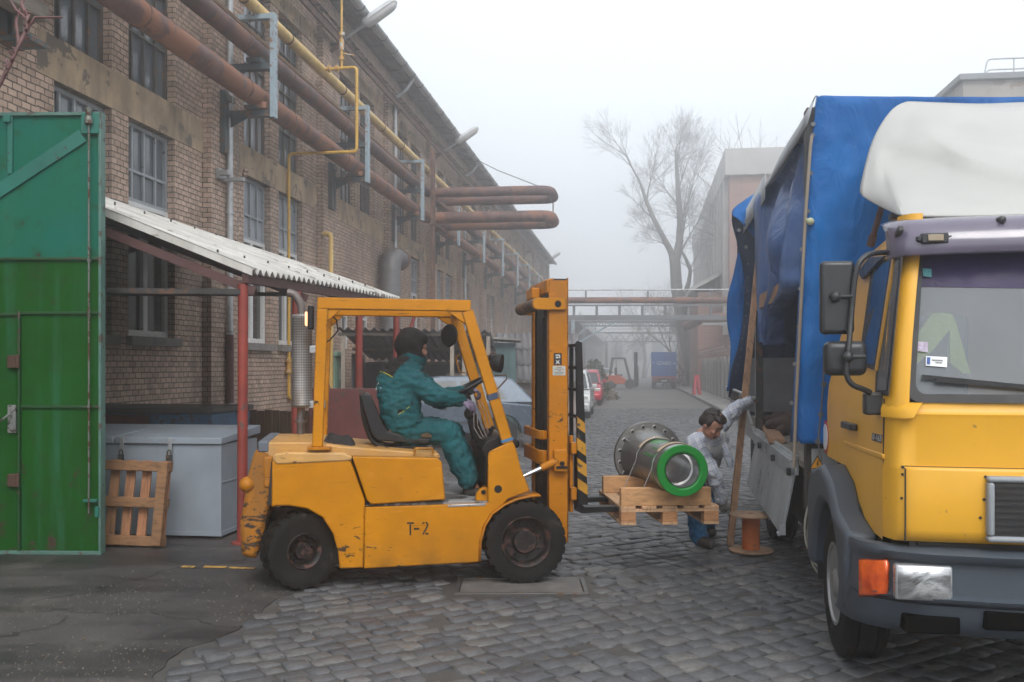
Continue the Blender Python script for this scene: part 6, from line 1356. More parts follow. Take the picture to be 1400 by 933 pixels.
f.grid([[(lambda q: Vector((min(q.x, UB0+.02), q.y, min(q.z, zt_) if i else v1.z)))(Q.hit(a, b, vh(i))) for i, (a, b) in enumerate(top_)], [(lambda q: Vector((min(q.x, UB0+.02), q.y-.008, q.z)))(Q.hit(a, max(b, b2+2), vh(i))) for i, ((a, b), (_, b2)) in enumerate(zip(val, top_))]]); f.grid([[(Q.hit(1047, 250, 0).x, -.004, zt_), (-5.8, -.004, zt_), (UB1, -.004, zt_)], [(Q.hit(1047, 250, 0).x, -.01, zt_-.25), (-5.8, -.02, zt_-.25), (UB1, -.01, zt_-.25)]]); tarp('roof_valance', f, M_canv)
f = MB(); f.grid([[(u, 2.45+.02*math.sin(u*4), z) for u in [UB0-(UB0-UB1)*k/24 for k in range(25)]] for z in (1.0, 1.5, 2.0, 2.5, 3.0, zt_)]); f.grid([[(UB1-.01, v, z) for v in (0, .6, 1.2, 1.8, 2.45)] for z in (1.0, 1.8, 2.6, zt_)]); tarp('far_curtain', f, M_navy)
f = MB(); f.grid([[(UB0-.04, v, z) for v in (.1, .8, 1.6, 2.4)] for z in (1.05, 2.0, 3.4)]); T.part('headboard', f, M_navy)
# side curtain thrown open
rows = [[(1098, 197, 7.4), (1100, 197, 7.3), (1102, 197, 7.2), (1104, 196, 7.1)], [(1077, 224, 8.3), (1086, 226, 7.9), (1094, 226, 7.5), (1101.5, 226, 7.1)], [(1058, 252, 9.2), (1072, 255, 8.5), (1086, 256, 7.8), (1099.5, 256, 7.12)],
        [(1040, 277, 9.6), (1062, 290, 8.4), (1082, 292, 7.5), (1097.5, 292, 7.12)], [(1041, 312, 9.6), (1058, 330, 8.2), (1080, 332, 7.4), (1095.5, 330, 7.12)], [(1043, 350, 9.5), (1060, 362, 8.3), (1076, 366, 7.5), (1093, 366, 7.12)],
        [(1044.5, 385, 9.4), (1058, 394, 8.5), (1073, 400, 7.7), (1091, 392, 7.12)], [(1046, 415, 9.4), (1053, 425, 8.9), (1060, 428, 8.6), (1068, 418, 8.4)], [(1047, 445, 9.4), (1052, 455, 9.1), (1057, 457, 8.9), (1061, 448, 8.8)], [(1051, 468, 9.4), (1054, 472, 9.2), (1058, 473, 9.1), (1062, 470, 9.0)]]
tarp('open_curtain', sheet(rows, 5, .10, 17), M_tin)
rows = [[(1044, 258, 11.2), (1050, 254, 11.1), (1057, 251, 11.0), (1064, 248, 10.9)], [(1018, 274, 11.2), (1030, 270, 11.1), (1042, 266, 10.9), (1050, 262, 10.7)], [(1001, 291, 11.2), (1016, 288, 11.1), (1030, 286, 10.9), (1046, 284, 10.6)], [(1010, 300, 11.1), (1022, 304, 11.0), (1033, 306, 10.8), (1044, 308, 10.6)], [(1026, 318, 11.0), (1032, 322, 10.9), (1038, 326, 10.8), (1043.5, 328, 10.6)], [(1038, 333, 10.9), (1040, 335, 10.8), (1042, 337, 10.8), (1044, 340, 10.7)]]
tarp('curtain_fold', sheet(rows, 3, .01, 8), M_tarp)
rows = [[(1001, 292, 11.25), (1004, 293, 11.25), (1008, 294, 11.25)], [(1001, 308, 11.3), (1012, 306, 11.3), (1024, 306, 11.3)], [(1011, 340, 11.35), (1026, 338, 11.3), (1041, 336, 11.25)], [(1018, 370, 11.35), (1028, 370, 11.3), (1043, 370, 11.3)], [(1019, 400, 11.35), (1028, 400, 11.3), (1042, 400, 11.3)], [(1016, 440, 11.35), (1024, 440, 11.3), (1037, 440, 11.3)], [(1009, 478, 11.3), (1018, 478, 11.3), (1031, 478, 11.3)], [(998, 510, 11.25), (1010, 511, 11.25), (1025, 511, 11.3)], [(996, 543, 11.25), (1006, 545, 11.25), (1019, 544, 11.3)]]
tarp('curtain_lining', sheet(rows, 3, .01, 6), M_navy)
rows = [[(1010, 346, 11.55), (1015, 346, 11.5), (1022, 346, 11.5)], [(1003, 380, 11.6), (1011, 380, 11.5), (1024, 380, 11.5)], [(996, 408, 11.6), (1007, 409, 11.5), (1024, 408, 11.5)], [(998, 440, 11.6), (1007, 440, 11.5), (1022, 440, 11.5)], [(1001.5, 470, 11.55), (1008, 471, 11.5), (1018, 470, 11.5)], [(1000, 500, 11.5), (1005, 500, 11.5), (1012, 500, 11.5)], [(996, 535, 11.5), (1000, 535, 11.5), (1006, 535, 11.5)]]
tarp('curtain_tail', sheet(rows, 4, .04, 7, ph=1), M_tarp)
for px, py in ((1010.5, 315), (1020, 338)): eyelet(Q.loc(P(px, py, 11.27)), (1, -.3, 0), .03)
for px, py in ((1022.5, 361), (1022, 379), (1022, 398), (1021.5, 415), (1019.5, 432), (1018, 447), (1015, 463), (1013.5, 477), (1012, 489), (1009, 499), (1006, 508)): eyelet(Q.loc(P(px, py, 11.24)), (1, -.5, 0), .012)
for px, py in ((1021, 303), (1039, 325)): eyelet(Q.loc(P(px, py, 10.62)), (1, -.3, 0), .035)
T.part('eyelet', eye, surf('eyelet_steel', (.15, .15, .15), .4, .8))
f = MB(); a, b = Q.loc(P(1064, 400, 8.0)), Q.loc(P(1092, 386, 7.4)); f.bar(a, b, .03, .13); a, b = Q.loc(P(1030, 418, 10.0)), Q.loc(P(1062, 402, 8.1)); f.bar(a, b, .03, .13); T.part('side_lath', f, M_woodx)
f = MB(); f.tube([Q.hitu(px, py, UB0+.07) for px, py in ((1101, 299), (1104, 303), (1109, 302), (1112, 304))], .012, 6); f.ball(Q.hitu(1108, 303, UB0+.08), .025); T.part('tied_rag', f, surf('rag', (.48, .50, .32), .9))
# things lying on the bed
def onbed(px, py, z): 
    d = Vector(((px-CX)/FL, 1, (HY-py)/FL)); t = (z-H)/d.z; return Vector((0, 0, H))+d*t
f = MB(); a, b = onbed(1062, 603, .99), onbed(1044, 574, .99); f.bar(a, b, .14, .045); solo('loose_board', f, M_woodx, 'short reddish board lying on the lorry bed', 'board', bevel=.004)
f = MB(); c0_ = onbed(1057, 590, 1.06)
for i in range(60):
    p = Vector((2.86+rnd.gauss(0, .12), 9.7+rnd.gauss(0, .28), .97)); r = rnd.uniform(.05, .085); f.ball(p+Vector((0, 0, rnd.uniform(.03, .17))), r, r*rnd.uniform(.7, 1), r*rnd.uniform(.6, .9), 8, 6)
M_lump = surf('brown_lumps', (.085, .055, .045), .8, var=.4, vs=8); solo('lump_heap', bake(f, [('REMESH', dict(mode='VOXEL', voxel_size=.014, use_smooth_shade=True))], M_lump, 'lump_heap'), M_lump, 'heap of dark brown lumps lying on the lorry bed under the tarpaulin', 'heap')
# ================================================================ the load on the forks
PT = FORK_Z+.022; yn = (H-PT)*FL/193.0; LO = Vector(((849-CX)/FL*yn, yn, PT)); LR = R(4.6)
M_pw = wood('fresh_pallet_wood', (.50, .30, .165), st=(5, .8, 1), dark=.6); M_pw2 = wood('pallet_block_wood', (.42, .20, .085), st=(1, 1, 6), dark=.55); M_pw3 = wood('cradle_wood', (.50, .27, .12), st=(.8, 4, 3), dark=.6)
PW, PD = .775, 1.0
T = Thing('loaded_pallet', 'wooden pallet with two notched cradle beams, carried on the forklift forks', 'pallet', tuple(LO), LR)
bwid = .115; gp = (PW-5*bwid)/4
for i in range(5):
    x = i*(bwid+gp); T.part('deck_board', MB().box(x, x+bwid, -.004*(i % 2), PD+.004*(i % 3), -.022, .001*(i % 2)), M_pw, bevel=.003)
for y in (.0, .45, .9): T.part('cross_board', MB().box(.002, PW-.002, y+.003, y+.098, -.0445, -.0225), M_pw, bevel=.002)
for x in (.0, PW/2-.06, PW-.12):
    for y in (.0, .45, .9): T.part('block', MB().box(x+.002, x+.118, y+.002, y+.10, -.123, -.045), M_pw2, bevel=.003)
    T.part('runner', MB().box(x, x+.12, -.002, PD, -.1455, -.1235), M_pw, bevel=.003)
xc = None; px_axis = (925-849)/FL*yn+.012; zc = .858-PT-.008; rb = .19
tipz = zc-rb/.976
def notch(): return [(.004, .0015), (PW-.06, .0015), (PW-.06, .140), (px_axis+.21, .140), (px_axis, tipz), (px_axis-.21, .140), (.004, .140)]
for y in (.012, .80): T.part('cradle_beam', MB().prism(notch(), y, y+.075), M_pw3, bevel=.004)
# flanged pipe piece
def m_steel(name, col=(.36, .36, .355), rough=.26):
    N = NT(name); c = N.coord(scale=(1, 26, 1)); n = N.noise(c, 6, 6, .6); k = N.noise(N.coord(), 3, 5, .6)
    N.set(Base_Color=N.mix(N.ramp(k, [(.45, 0.0), (.75, .5)]), N.ramp(n, [(.3, tuple(x*.7 for x in col)), (.7, tuple(x*1.2 for x in col))]), (.18, .165, .15)), Metallic=.9, Roughness=N.ramp(k, [(.3, rough), (.7, rough+.2)])); N.bump(n, .12, .003); return N.m
M_st = m_steel('turned_steel'); M_st2 = m_steel('bright_bore', (.78, .78, .78), .2); M_stf = m_steel('flange_steel', (.24, .235, .225), .34); M_gr = surf('flange_green', (.006, .20, .025), .35, var=.08, coat=.25, spot=(.05, .25, .1), cover=.03)
T = Thing('flanged_pipe', 'thick steel pipe piece with a bolted flange and a bright green painted end ring', 'pipe', tuple(LO+Matrix.Rotation(LR, 3, 'Z') @ Vector((px_axis, 0, 0))), LR)
o3 = (0, 0, zc); ax = (0, 1, 0); yF = .98
T.part('pipe_body', MB().lathe([(rb-.012, .02), (rb-.004, .03), (rb-.004, .10), (rb-.012, .115), (rb-.012, .60), (rb+.01, .78), (rb+.06, yF-.02), (rb+.062, yF)], o3, ax, 64, caps=False), M_st)
T.part('bore', MB().lathe([(.126, -.165), (.124, -.10), (.132, -.095), (.132, .02), (.118, .03), (.118, .5), (.118, yF+.04)], o3, ax, 64, caps=False), M_st2)
fl = T.part('flange', MB().lathe([(.12, yF-.001), (rb+.03, yF-.001), (.300, yF), (.306, yF+.006), (.306, yF+.052), (.300, yF+.058), (.12, yF+.058)], o3, ax, 80, caps=False), M_stf)
hb = MB(); hr = MB()
for k in range(16):
    q = 2*math.pi*(k+.5)/16; p = Vector((.262*math.cos(q), yF-.0012, zc+.262*math.sin(q))); hb.lathe([(.0, 0), (.0155, 0), (.0155, .02)], p, ax, 16); hr.lathe([(.0156, -.0008), (.0185, .0), (.0156, .0008)], p, ax, 16, caps=False)
T.part('bolt_hole', hb, surf('hole_shade', (.012, .012, .012), .6), parent=fl); T.part('hole_rim', hr, M_st2, parent=fl)  # flat dark discs paint the shade of bolt holes that are not cut
T.part('collar', MB().lathe([(rb-.006, .02), (rb+.003, .015), (rb+.003, -.12), (rb-.002, -.135), (.13, -.135)], o3, ax, 64, caps=False), M_st)
T.part('green_ring', MB().lathe([(rb+.004, -.136), (rb+.007, -.139), (rb+.007, -.164), (rb+.002, -.170), (.147, -.170), (.132, -.156), (.1315, -.13)], o3, ax, 72, caps=False), M_gr, sharp=20)
T.part('green_groove', MB().lathe([(rb-.003, .034), (rb+.0035, .036), (rb+.0035, .058), (rb-.003, .060)], o3, ax, 64, caps=False), M_gr)
gs = MB()
def arc_patch(a0, a1, y0, y1, r, th):
    n = 14; rows = []
    for i in range(n+1):
        a = R(a0+(a1-a0)*i/n); rows.append([(r*math.cos(a), y, zc+r*math.sin(a)) for y in (y0, (y0+y1)/2, y1)])
    m = MB(); m.grid(rows); return m
for a0, a1, y0, y1 in ((55, 118, .32, .60), (150, 156, .16, .46), (128, 133, .14, .34)):
    o = T.part('green_stripe', arc_patch(a0, a1, y0, y1, rb-.0105, .001), M_gr)
M_card = surf('cardboard', (.46, .36, .25), .9, var=.15, bump=.4, bs=18)
for a0, a1, y0, y1, rr in ((52, 140, -.02, .07, rb+.008), (62, 148, .60, .67, rb+.004)):
    o = T.part('cardboard_strip', arc_patch(a0, a1, y0, y1, rr, .004), M_card); s_ = o.modifiers.new('Solidify', 'SOLIDIFY'); s_.thickness = .005; s_.offset = 1
w_ = MB()
for y, s in ((.02, -1), (.62, -1), (.02, 1)): w_.tube([Vector((s*(rb+.004)*math.cos(R(a)), y+.0, zc+(rb+.012)*math.sin(R(a)))) for a in (80, 50, 20, 0)]+[Vector((s*.30, y+.05, .02))], .0035, 6)
T.part('tie_wire', w_, M_galv)
# plank leaning on the lorry and the empty cable reel
a, b = G(998, 747), P(1039, 335, 9.62)
solo('leaning_plank', MB().bar(a+Vector((0, 0, .004)), b, .062, .032, (0, 1, 0)), M_woodx, 'long narrow wooden plank leaning upright against the side of the lorry', 'plank', bevel=.004)
c = G(1026.5, 754); T = Thing('cable_reel', 'empty wooden cable reel with an orange-brown core beside the lorry', 'reel', (c.x, c.y, .004))
M_ply = wood('reel_plywood', (.40, .25, .155), st=(2, .5, 2), dark=.65); M_core = surf('reel_core', (.44, .10, .008), .55, var=.15, vs=5, spot=(.22, .08, .03), cover=.08)
T.part('bottom_disc', MB().lathe([(.0, 0), (.190, 0), (.193, .004), (.193, .014), (.188, .018), (.0, .018)], (0, 0, 0), (0, 0, 1), 48), M_ply); T.part('core', MB().cyl((0, 0, .0182), (0, 0, .3118), .078, 32), M_core)
T.part('top_disc', MB().lathe([(.026, .312), (.190, .312), (.193, .316), (.193, .326), (.188, .330), (.026, .330)], (0, 0, 0), (0, 0, 1), 48, closed=True), M_ply)
# ================================================================ people
from mathutils.bvhtree import BVHTree
def cap(mb, a, b, ra, rb=None, n=14):
    rb = ra if rb is None else rb; a, b = Vector(a), Vector(b); d = b-a; L = d.length
    if L < 1e-5: return mb.ball(a, ra)
    d /= L; pts, rs = [], []
    for k in range(6, 0, -1): t = math.pi/2*k/6; pts.append(a-d*ra*math.sin(t)); rs.append(max(1e-4, ra*math.cos(t)))
    pts += [a, b]; rs += [ra, rb]
    for k in range(1, 7): t = math.pi/2*k/6; pts.append(b+d*rb*math.sin(t)); rs.append(max(1e-4, rb*math.cos(t)))
    return mb.tube(pts, rs, n)
def chain(mb, pts, rs):
    for i in range(len(pts)-1): cap(mb, pts[i], pts[i+1], rs[i], rs[i+1])
def ell(mb, c, f, u, rf, rs, ru):
    """ellipsoid with axes forward, side, up"""
    f, u = Vector(f).normalized(), Vector(u); u = (u-f*u.dot(f)).normalized(); s = u.cross(f); o = len(mb.V); mb.ball((0, 0, 0), 1, nu=18, nv=12)
    for i in range(o, len(mb.V)): v = mb.V[i]; mb.V[i] = Vector(c)+f*v.x*rf+s*v.y*rs+u*v.z*ru
def skin(mb, name, mat, vox=.012, it=6): return bake(mb, [('REMESH', dict(mode='VOXEL', voxel_size=vox, use_smooth_shade=True)), ('SMOOTH', dict(factor=.5, iterations=it))], mat, name)
def head(mb, c, f, u, k=1.0):
    f = Vector(f).normalized(); u = Vector(u); u = (u-f*u.dot(f)).normalized(); s = u.cross(f); c = Vector(c)
    ell(mb, c+u*.025*k, f, u, .098*k, .076*k, .100*k); ell(mb, c+f*.028*k-u*.045*k, f, u, .066*k, .056*k, .070*k); ell(mb, c+f*.058*k-u*.090*k, f, u, .030*k, .030*k, .022*k)
    cap(mb, c+f*.094*k+u*.012*k, c+f*.112*k-u*.028*k, .010*k, .014*k); ell(mb, c+f*.105*k-u*.034*k, f, u, .013*k, .017*k, .010*k)
    cap(mb, c+f*.086*k+u*.026*k+s*.034*k, c+f*.088*k+u*.026*k-s*.034*k, .012*k)
    for q in (1, -1):
        ell(mb, c+f*.074*k-u*.022*k+s*q*.040*k, f, u, .022*k, .020*k, .020*k); ell(mb, c-f*.002*k-u*.010*k+s*q*.076*k, f, u, .020*k, .009*k, .032*k)
    cap(mb, c+f*.088*k-u*.062*k+s*.020*k, c+f*.088*k-u*.062*k-s*.020*k, .009*k); cap(mb, c+f*.084*k-u*.074*k+s*.016*k, c+f*.084*k-u*.074*k-s*.016*k, .009*k)
    return f, u, s
M_skin = surf('skin', (.42, .20, .135), .5, var=.10, vs=9, spot=(.45, .15, .10), cover=.10, ss=6, bump=.1, bs=90)
M_hair = surf('dark_hair', (.028, .018, .013), .55, var=.4, vs=30, bump=.8, bs=110)
M_eye = surf('eye_dark', (.03, .022, .02), .3)
# ---- driver, in the forklift's frame
D = lambda px, py, v: K.hit(px, py, v)
T = DR = Thing('person', 'seated forklift driver in a teal work suit and black hood, steering with gloved hands', 'person', (KO.x, KO.y, 0), K.ang)
hc = D(565, 474, .56); hf = Vector((1, .10, -.28))
b = MB(); head(b, hc, hf, (0, 0, 1)); chain(b, [hc-Vector((.02, 0, .06)), D(560, 500, .56), D(555, 530, .56), D(550, 585, .56)], [.055, .09, .13, .13])
for s, sh, el, wr, hp, kn, an, to in ((-1, (562, 512, .37), (598, 541, .35), (629, 547, .42), (556, 587, .45), (611, 592, .43), (639, 655, .42), (652, 671, .41)), (1, (566, 512, .75), (602, 546, .80), (632, 536, .72), (556, 587, .66), (616, 592, .69), (645, 655, .70), (659, 671, .72))):
    chain(b, [D(560, 505, .56), D(*sh), D(*el), D(*wr)], [.06, .045, .040, .030]); chain(b, [D(552, 586, .56), D(*hp), D(*kn), D(*an), D(*to)], [.11, .085, .058, .042, .035])
T.part('body', skin(b, 'body', M_skin, .009, 4), None)
def hand(mb, w, d, nrm, curl, k=1.0, thumb=1):
    """palm from wrist w along d, back of the hand towards nrm, four fingers and a thumb that close by curl"""
    d, nrm = Vector(d).normalized(), Vector(nrm); nrm = (nrm-d*nrm.dot(d)).normalized(); s = d.cross(nrm)*thumb; w = Vector(w)
    for q in (-.028, -.010, .010, .028): cap(mb, w+s*q*.6*k, w+(d*.085+s*q)*k, .019*k, .016*k)
    for q, L in ((-.031, .82), (-.0105, .95), (.0105, 1.0), (.031, .9)):
        p = w+(d*.088+s*q)*k; r = .0125
        for i, seg in enumerate((.042, .028, .022)):
            a = curl*(i+1)/3; dd = d*math.cos(a)-nrm*math.sin(a); p2 = p+dd*seg*L*k; cap(mb, p, p2, r*k, r*.92*k); p = p2; r *= .92
    p = w+(d*.022+s*.034)*k; p2 = p+(d*.036+s*.022-nrm*.010)*k; p3 = p2+(d*.030-s*.004-nrm*.016)*k; cap(mb, p, p2, .016*k, .0135*k); cap(mb, p2, p3, .0135*k, .0115*k)
M_teal2 = surf('teal_workwear', (.0, .075, .086), .85, var=.14, vs=4, dirt=(.003, .05, .06), dcover=.32, bump=.6, bs=26, bd=.01, ); M_black = surf('black_workwear', (.009, .007, .008), .9, var=.25, vs=5, bump=.5, bs=26, bd=.01)
j = MB()
for v in (.45, .56, .67): chain(j, [D(560, 590, v), D(551, 575, v), D(546, 550, v), D(552, 525, v), D(558, 508, .56+(v-.56)*.8)], [.135, .155, .168, .155, .105])
chain(j, [D(562, 500, .56), D(564, 492, .56)], [.10, .085])
for v in (.44, .56, .68): chain(j, [D(541, 545, v), D(537, 526, v), D(543, 509, v), D(553, 500, v)], [.14, .125, .105, .085])
for sh, el, wr in (((556, 517, .385), (594, 541, .345), (629, 546.5, .42)), ((562, 517, .735), (602, 546, .80), (631, 536, .72))):
    chain(j, [D(552, 515, .56), D(*sh), D(*el), D(*wr)], [.12, .098, .084, .056])
jm = skin(j, 'jacket', [M_teal2, M_black], .011, 5); jm.materials.clear(); jm.materials.append(M_teal2); jm.materials.append(M_black); wrinkle(jm, .016, 8, (1, 1, 1.8)); wrinkle(jm, .010, 19, (.7, 1, 1.9)); wrinkle(jm, .004, 42)
def in_yoke(p):
    d1, d2, q = D(519, 507, .5), D(537, 516, .5), D(558, 492, .5)
    below = p.z > d1.z+(p.x-d1.x)*(d2.z-d1.z)/(d2.x-d1.x); t = (p.z-d2.z)/(q.z-d2.z); return below and p.x < d2.x+(q.x-d2.x)*max(0, t)**1.7
for p in jm.polygons: p.material_index = 1 if in_yoke(p.center) else 0
jo = T.part('jacket', jm, None)
bvh = BVHTree.FromPolygons([v.co for v in jm.vertices], [tuple(p.vertices) for p in jm.polygons]); camK = K.loc((0, 0, H))
def oncloth(bv, px, py, cam_, fr, off=.004):
    d = (fr.hit(px, py, .5)-cam_).normalized(); h = bv.ray_cast(cam_, d); p = h[0] if h[0] else fr.hit(px, py, .45); return p-d*off
def cloth_patch(bv, pts, cam_, fr, off=.004): m = MB(); A = [oncloth(bv, a, b_, cam_, fr, off) for a, b_ in pts]; m.add(A, [tuple(range(len(A)))]); m.slab(A, (0, .003, 0)); return m
def ribbon(bv, pts, w, cam_, fr, off=.003): m = MB(); m.tube([oncloth(bv, a, b_, cam_, fr, off) for a, b_ in pts], w, 6); return m
T.part('pocket_trim', cloth_patch(bvh, [(543, 566), (544, 561), (562, 548), (566, 547), (565, 551), (551, 563)], camK, K), M_black, parent=jo)
M_yp = surf('yellow_piping', (.50, .48, .02), .6); T.part('piping', ribbon(bvh, [(544.5, 567), (552, 562.5), (560, 556)], .0022, camK, K).tube([oncloth(bvh, a, b_, camK, K, .003) for a, b_ in ((519, 508), (525, 509.5), (531, 512.5), (537, 516))], .0026, 6), M_yp, parent=jo)
M_log = surf('logo_white', (.62, .65, .66), .7)
lg = MB()
for pts in ([(514.5, 528.5), (521.5, 530), (519.5, 536), (513.5, 533)], [(516, 526), (518, 521), (520.5, 526)]): A = [oncloth(bvh, a, b_, camK, K, .004) for a, b_ in pts]; lg.slab(A, (0, .003, 0))
T.part('back_logo', lg, M_log, parent=jo)
t_ = MB()
for hp, kn, an in (((557, 590, .47), (612, 592, .43), (640, 655, .42)), ((557, 590, .65), (617, 592, .69), (646, 655, .70))):
    chain(t_, [D(550, 590, hp[2]), D(*hp), D(588, 589, (hp[2]+kn[2])/2), D(*kn), D((kn[0]+an[0])/2, (kn[1]+an[1])/2, kn[2]), D(*an)], [.11, .125, .112, .102, .098, .092])
tm = skin(t_, 'trousers', M_teal2, .011, 5); wrinkle(tm, .014, 9, (1, 1, 1.2)); wrinkle(tm, .009, 20, (1.6, 1, .8)); wrinkle(tm, .004, 42); T.part('trousers', tm, None)
h_ = MB(); ell(h_, hc+Vector((-.028, 0, .022)), (1, .1, -.35), (0, 0, 1), .124, .116, .136); ell(h_, hc+Vector((.02, 0, .07)), (1, .1, -.3), (0, 0, 1), .105, .10, .07); chain(h_, [hc+Vector((-.02, 0, -.03)), D(561, 492, .56)], [.105, .11]); ell(h_, hc+Vector((.035, .0, -.10)), (1, 0, -.6), (0, 0, 1), .07, .085, .06); cap(h_, hc+Vector((.045, -.075, .06)), hc+Vector((.045, -.08, -.05)), .026); cap(h_, hc+Vector((.045, .08, .06)), hc+Vector((.045, .085, -.05)), .026)
hm_ = skin(h_, 'hood', M_black, .009, 6); wrinkle(hm_, .006, 14); T.part('hood', hm_, M_black)
col_ = MB(); cc = D(563, 491, .56); col_.lathe([(.105, -.03), (.118, .0), (.112, .035), (.098, .037), (.098, .0)], cc, (.35, 0, 1), 24); T.part('collar', col_, M_teal2)
M_glv = surf('lilac_glove', (.21, .17, .25), .85, var=.3, vs=20, spot=(.05, .045, .05), cover=.12, ss=22, bump=.6, bs=60)
for i, (w, d_, n_, cu) in enumerate((((631, 546.5, .42), Vector((.9, .12, -.45)), Vector((.35, -.35, .85)), 1.9), ((634, 535, .72), Vector((.9, -.25, .1)), Vector((0, .2, 1)), 2.4))):
    g_ = MB(); wp_ = D(*w); hand(g_, wp_, d_, n_, cu, 1.12, 1); cap(g_, wp_-d_.normalized()*.05, wp_, .042, .036); T.part('glove', skin(g_, 'glove', M_glv, .006, 3), None)
f = MB(); kb = D(642, 566, .45); f.ball(kb, .045, .05, .05); f.cyl(kb, D(650, 600, .45), .03, 12); FKo = FK.part('control_column', f, M_blk)
for a_, t__ in (((641, 660, .42), (657, 674, .40)), ((647, 660, .70), (662, 674, .71))):
    s_ = MB(); A, B2 = D(*a_), D(*t__); A.z += .0; cap(s_, A, A+Vector((.03, 0, -.06)), .062, .05); cap(s_, A+Vector((.0, 0, -.07)), B2, .052, .042); T.part('shoe', skin(s_, 'shoe', surf('black_shoe', (.02, .018, .017), .6), .008, 4), None)
# ---- worker bending beside the lorry, world coordinates
T = Thing('person', 'man in a checked shirt and jeans bending down beside the lorry and plank', 'person', tuple(G(958, 745)), 0, world=True)
hc = P(972, 579, 8.12); hf = Vector((.60, -.44, -.66)); hu = Vector((.30, -.30, .9))
nk = P(976, 594, 8.38)
leg1 = [P(949, 655, 8.98), P(951, 700, 8.62), P(955.5, 732, 8.74)]; leg2 = [P(956, 655, 9.12), P(965, 695, 8.98), P(966, 720, 9.38)]
ar = [P(950, 606, 8.50), P(975, 646, 8.28), P(987, 683, 8.36)]; al = [P(988, 576, 8.72), P(1007, 559, 8.88), P(1023, 549, 9.10)]
sp = [P(952, 655, 9.02), P(958, 630, 8.85), P(968, 603, 8.58), nk]
b = MB(); ff, uu, ss = head(b, hc, hf, hu, 1.02); chain(b, sp+[hc-hu*.05], [.13, .125, .135, .062, .052])
chain(b, [sp[2]]+ar, [.09, .052, .042, .030]); chain(b, [sp[2]]+al, [.09, .052, .042, .030])
for l in (leg1, leg2): chain(b, [sp[0]]+l, [.11, .09, .062, .045])
ph_ = {}
hd1 = (ar[2]+Vector((0, 0, 0)), (P(994, 703, 8.42)-ar[2]), Vector((-.3, -.6, .5)), 1.6); hd2 = (al[2], (P(1033, 538, 9.25)-al[2]), Vector((-.2, -.6, .75)), 1.7)
hand(b, hd1[0], hd1[1], hd1[2], 1.6, .95, 1); hand(b, hd2[0], hd2[1], hd2[2], 1.7, .95, -1)
T.part('body', skin(b, 'body', M_skin, .0075, 3), None)
e_ = MB()
for q in (1, -1): ell(e_, hc+ff*.088+uu*.006+ss*q*.034, ff, uu, .012, .014, .008)
T.part('eye', e_, M_eye); e_ = MB(); cap(e_, hc+ff*.098-uu*.069+ss*.018, hc+ff*.098-uu*.069-ss*.018, .0035); T.part('mouth', e_, M_eye)
br_ = MB()
for q in (1, -1): cap(br_, hc+ff*.097+uu*.030+ss*q*.018, hc+ff*.086+uu*.030+ss*q*.052, .0065)
T.part('eyebrow', br_, M_hair)
hr_ = MB(); ell(hr_, hc-ff*.018+uu*.048, ff, uu, .096, .081, .080); ell(hr_, hc-ff*.055-uu*.0, ff, uu, .055, .080, .075); ell(hr_, hc+ff*.045+uu*.090, ff, uu, .055, .070, .035)
for q in (1, -1): ell(hr_, hc-ff*.01+uu*.02+ss*q*.072, ff, uu, .045, .016, .05)
for i in range(70):
    a = rnd.random()*6.28; r = rnd.random()**.5; d = (uu*(1.1-r*.6)+ff*math.cos(a)*r+ss*math.sin(a)*r).normalized(); p = hc-ff*.012+uu*.045+d*.078; cap(hr_, p, p+(d+Vector((rnd.uniform(-1, 1), rnd.uniform(-1, 1), rnd.uniform(-1, 1)))*.7).normalized()*.020, .008, .004)
T.part('hair', skin(hr_, 'hair', M_hair, .0065, 2), None)
def m_plaid():
    N = NT('checked_shirt'); c = N.coord(rot=(R(12), R(24), R(20))); sx = N.new('ShaderNodeSeparateXYZ'); N.link(c, sx.inputs[0]); base = (.66, .67, .70)
    def lines(s, per, ofs, w, col, k, cur):
        f_ = N.math('FRACT', N.math('ADD', N.math('DIVIDE', s, per), ofs)); m = N.math('MULTIPLY', N.math('LESS_THAN', f_, w), k); return N.mix(m, cur, col)
    cur = N.ramp(N.noise(N.coord(), 6, 4), [(.3, tuple(x*.85 for x in base)), (.7, base)])
    for s in (sx.outputs[0], sx.outputs[2]): cur = lines(s, .07, 0, .09, (.14, .19, .38), .7, cur); cur = lines(s, .07, .42, .24, (.36, .40, .50), .6, cur); cur = lines(s, .035, .3, .12, (.34, .32, .32), .45, cur)
    N.set(Base_Color=cur, Roughness=.9); N.bump(N.noise(N.coord(), 18, 5), .6, .012); return N.m
M_pl = m_plaid()
s_ = MB(); side_ = Vector((.80, .6, .1)).normalized()
for q in (-.12, 0, .11): chain(s_, [sp[0]+side_*q*.9+Vector((0, 0, .02)), sp[1]+side_*q*1.05, sp[2]+side_*q*1.0], [.115, .118, .108])
chain(s_, [sp[2], nk-Vector((0, 0, .03))], [.12, .085])
chain(s_, [sp[2]]+ar[:2]+[ar[2]+(ar[1]-ar[2])*.05], [.105, .086, .068, .052]); chain(s_, [sp[2]]+al[:2]+[al[2]+(al[1]-al[2])*.05], [.10, .084, .066, .052])
fa = P(988, 600, 8.38); chain(s_, [fa, P(994, 622, 8.36), P(1000, 643, 8.36)], [.03, .03, .014]); chain(s_, [P(984, 598, 8.42), P(990, 615, 8.42), P(998, 636, 8.40)], [.035, .04, .02])
sm2 = skin(s_, 'shirt', M_pl, .010, 4); wrinkle(sm2, .016, 9, (1, 1, 1)); wrinkle(sm2, .009, 22); wrinkle(sm2, .004, 42); T.part('shirt', sm2, None)
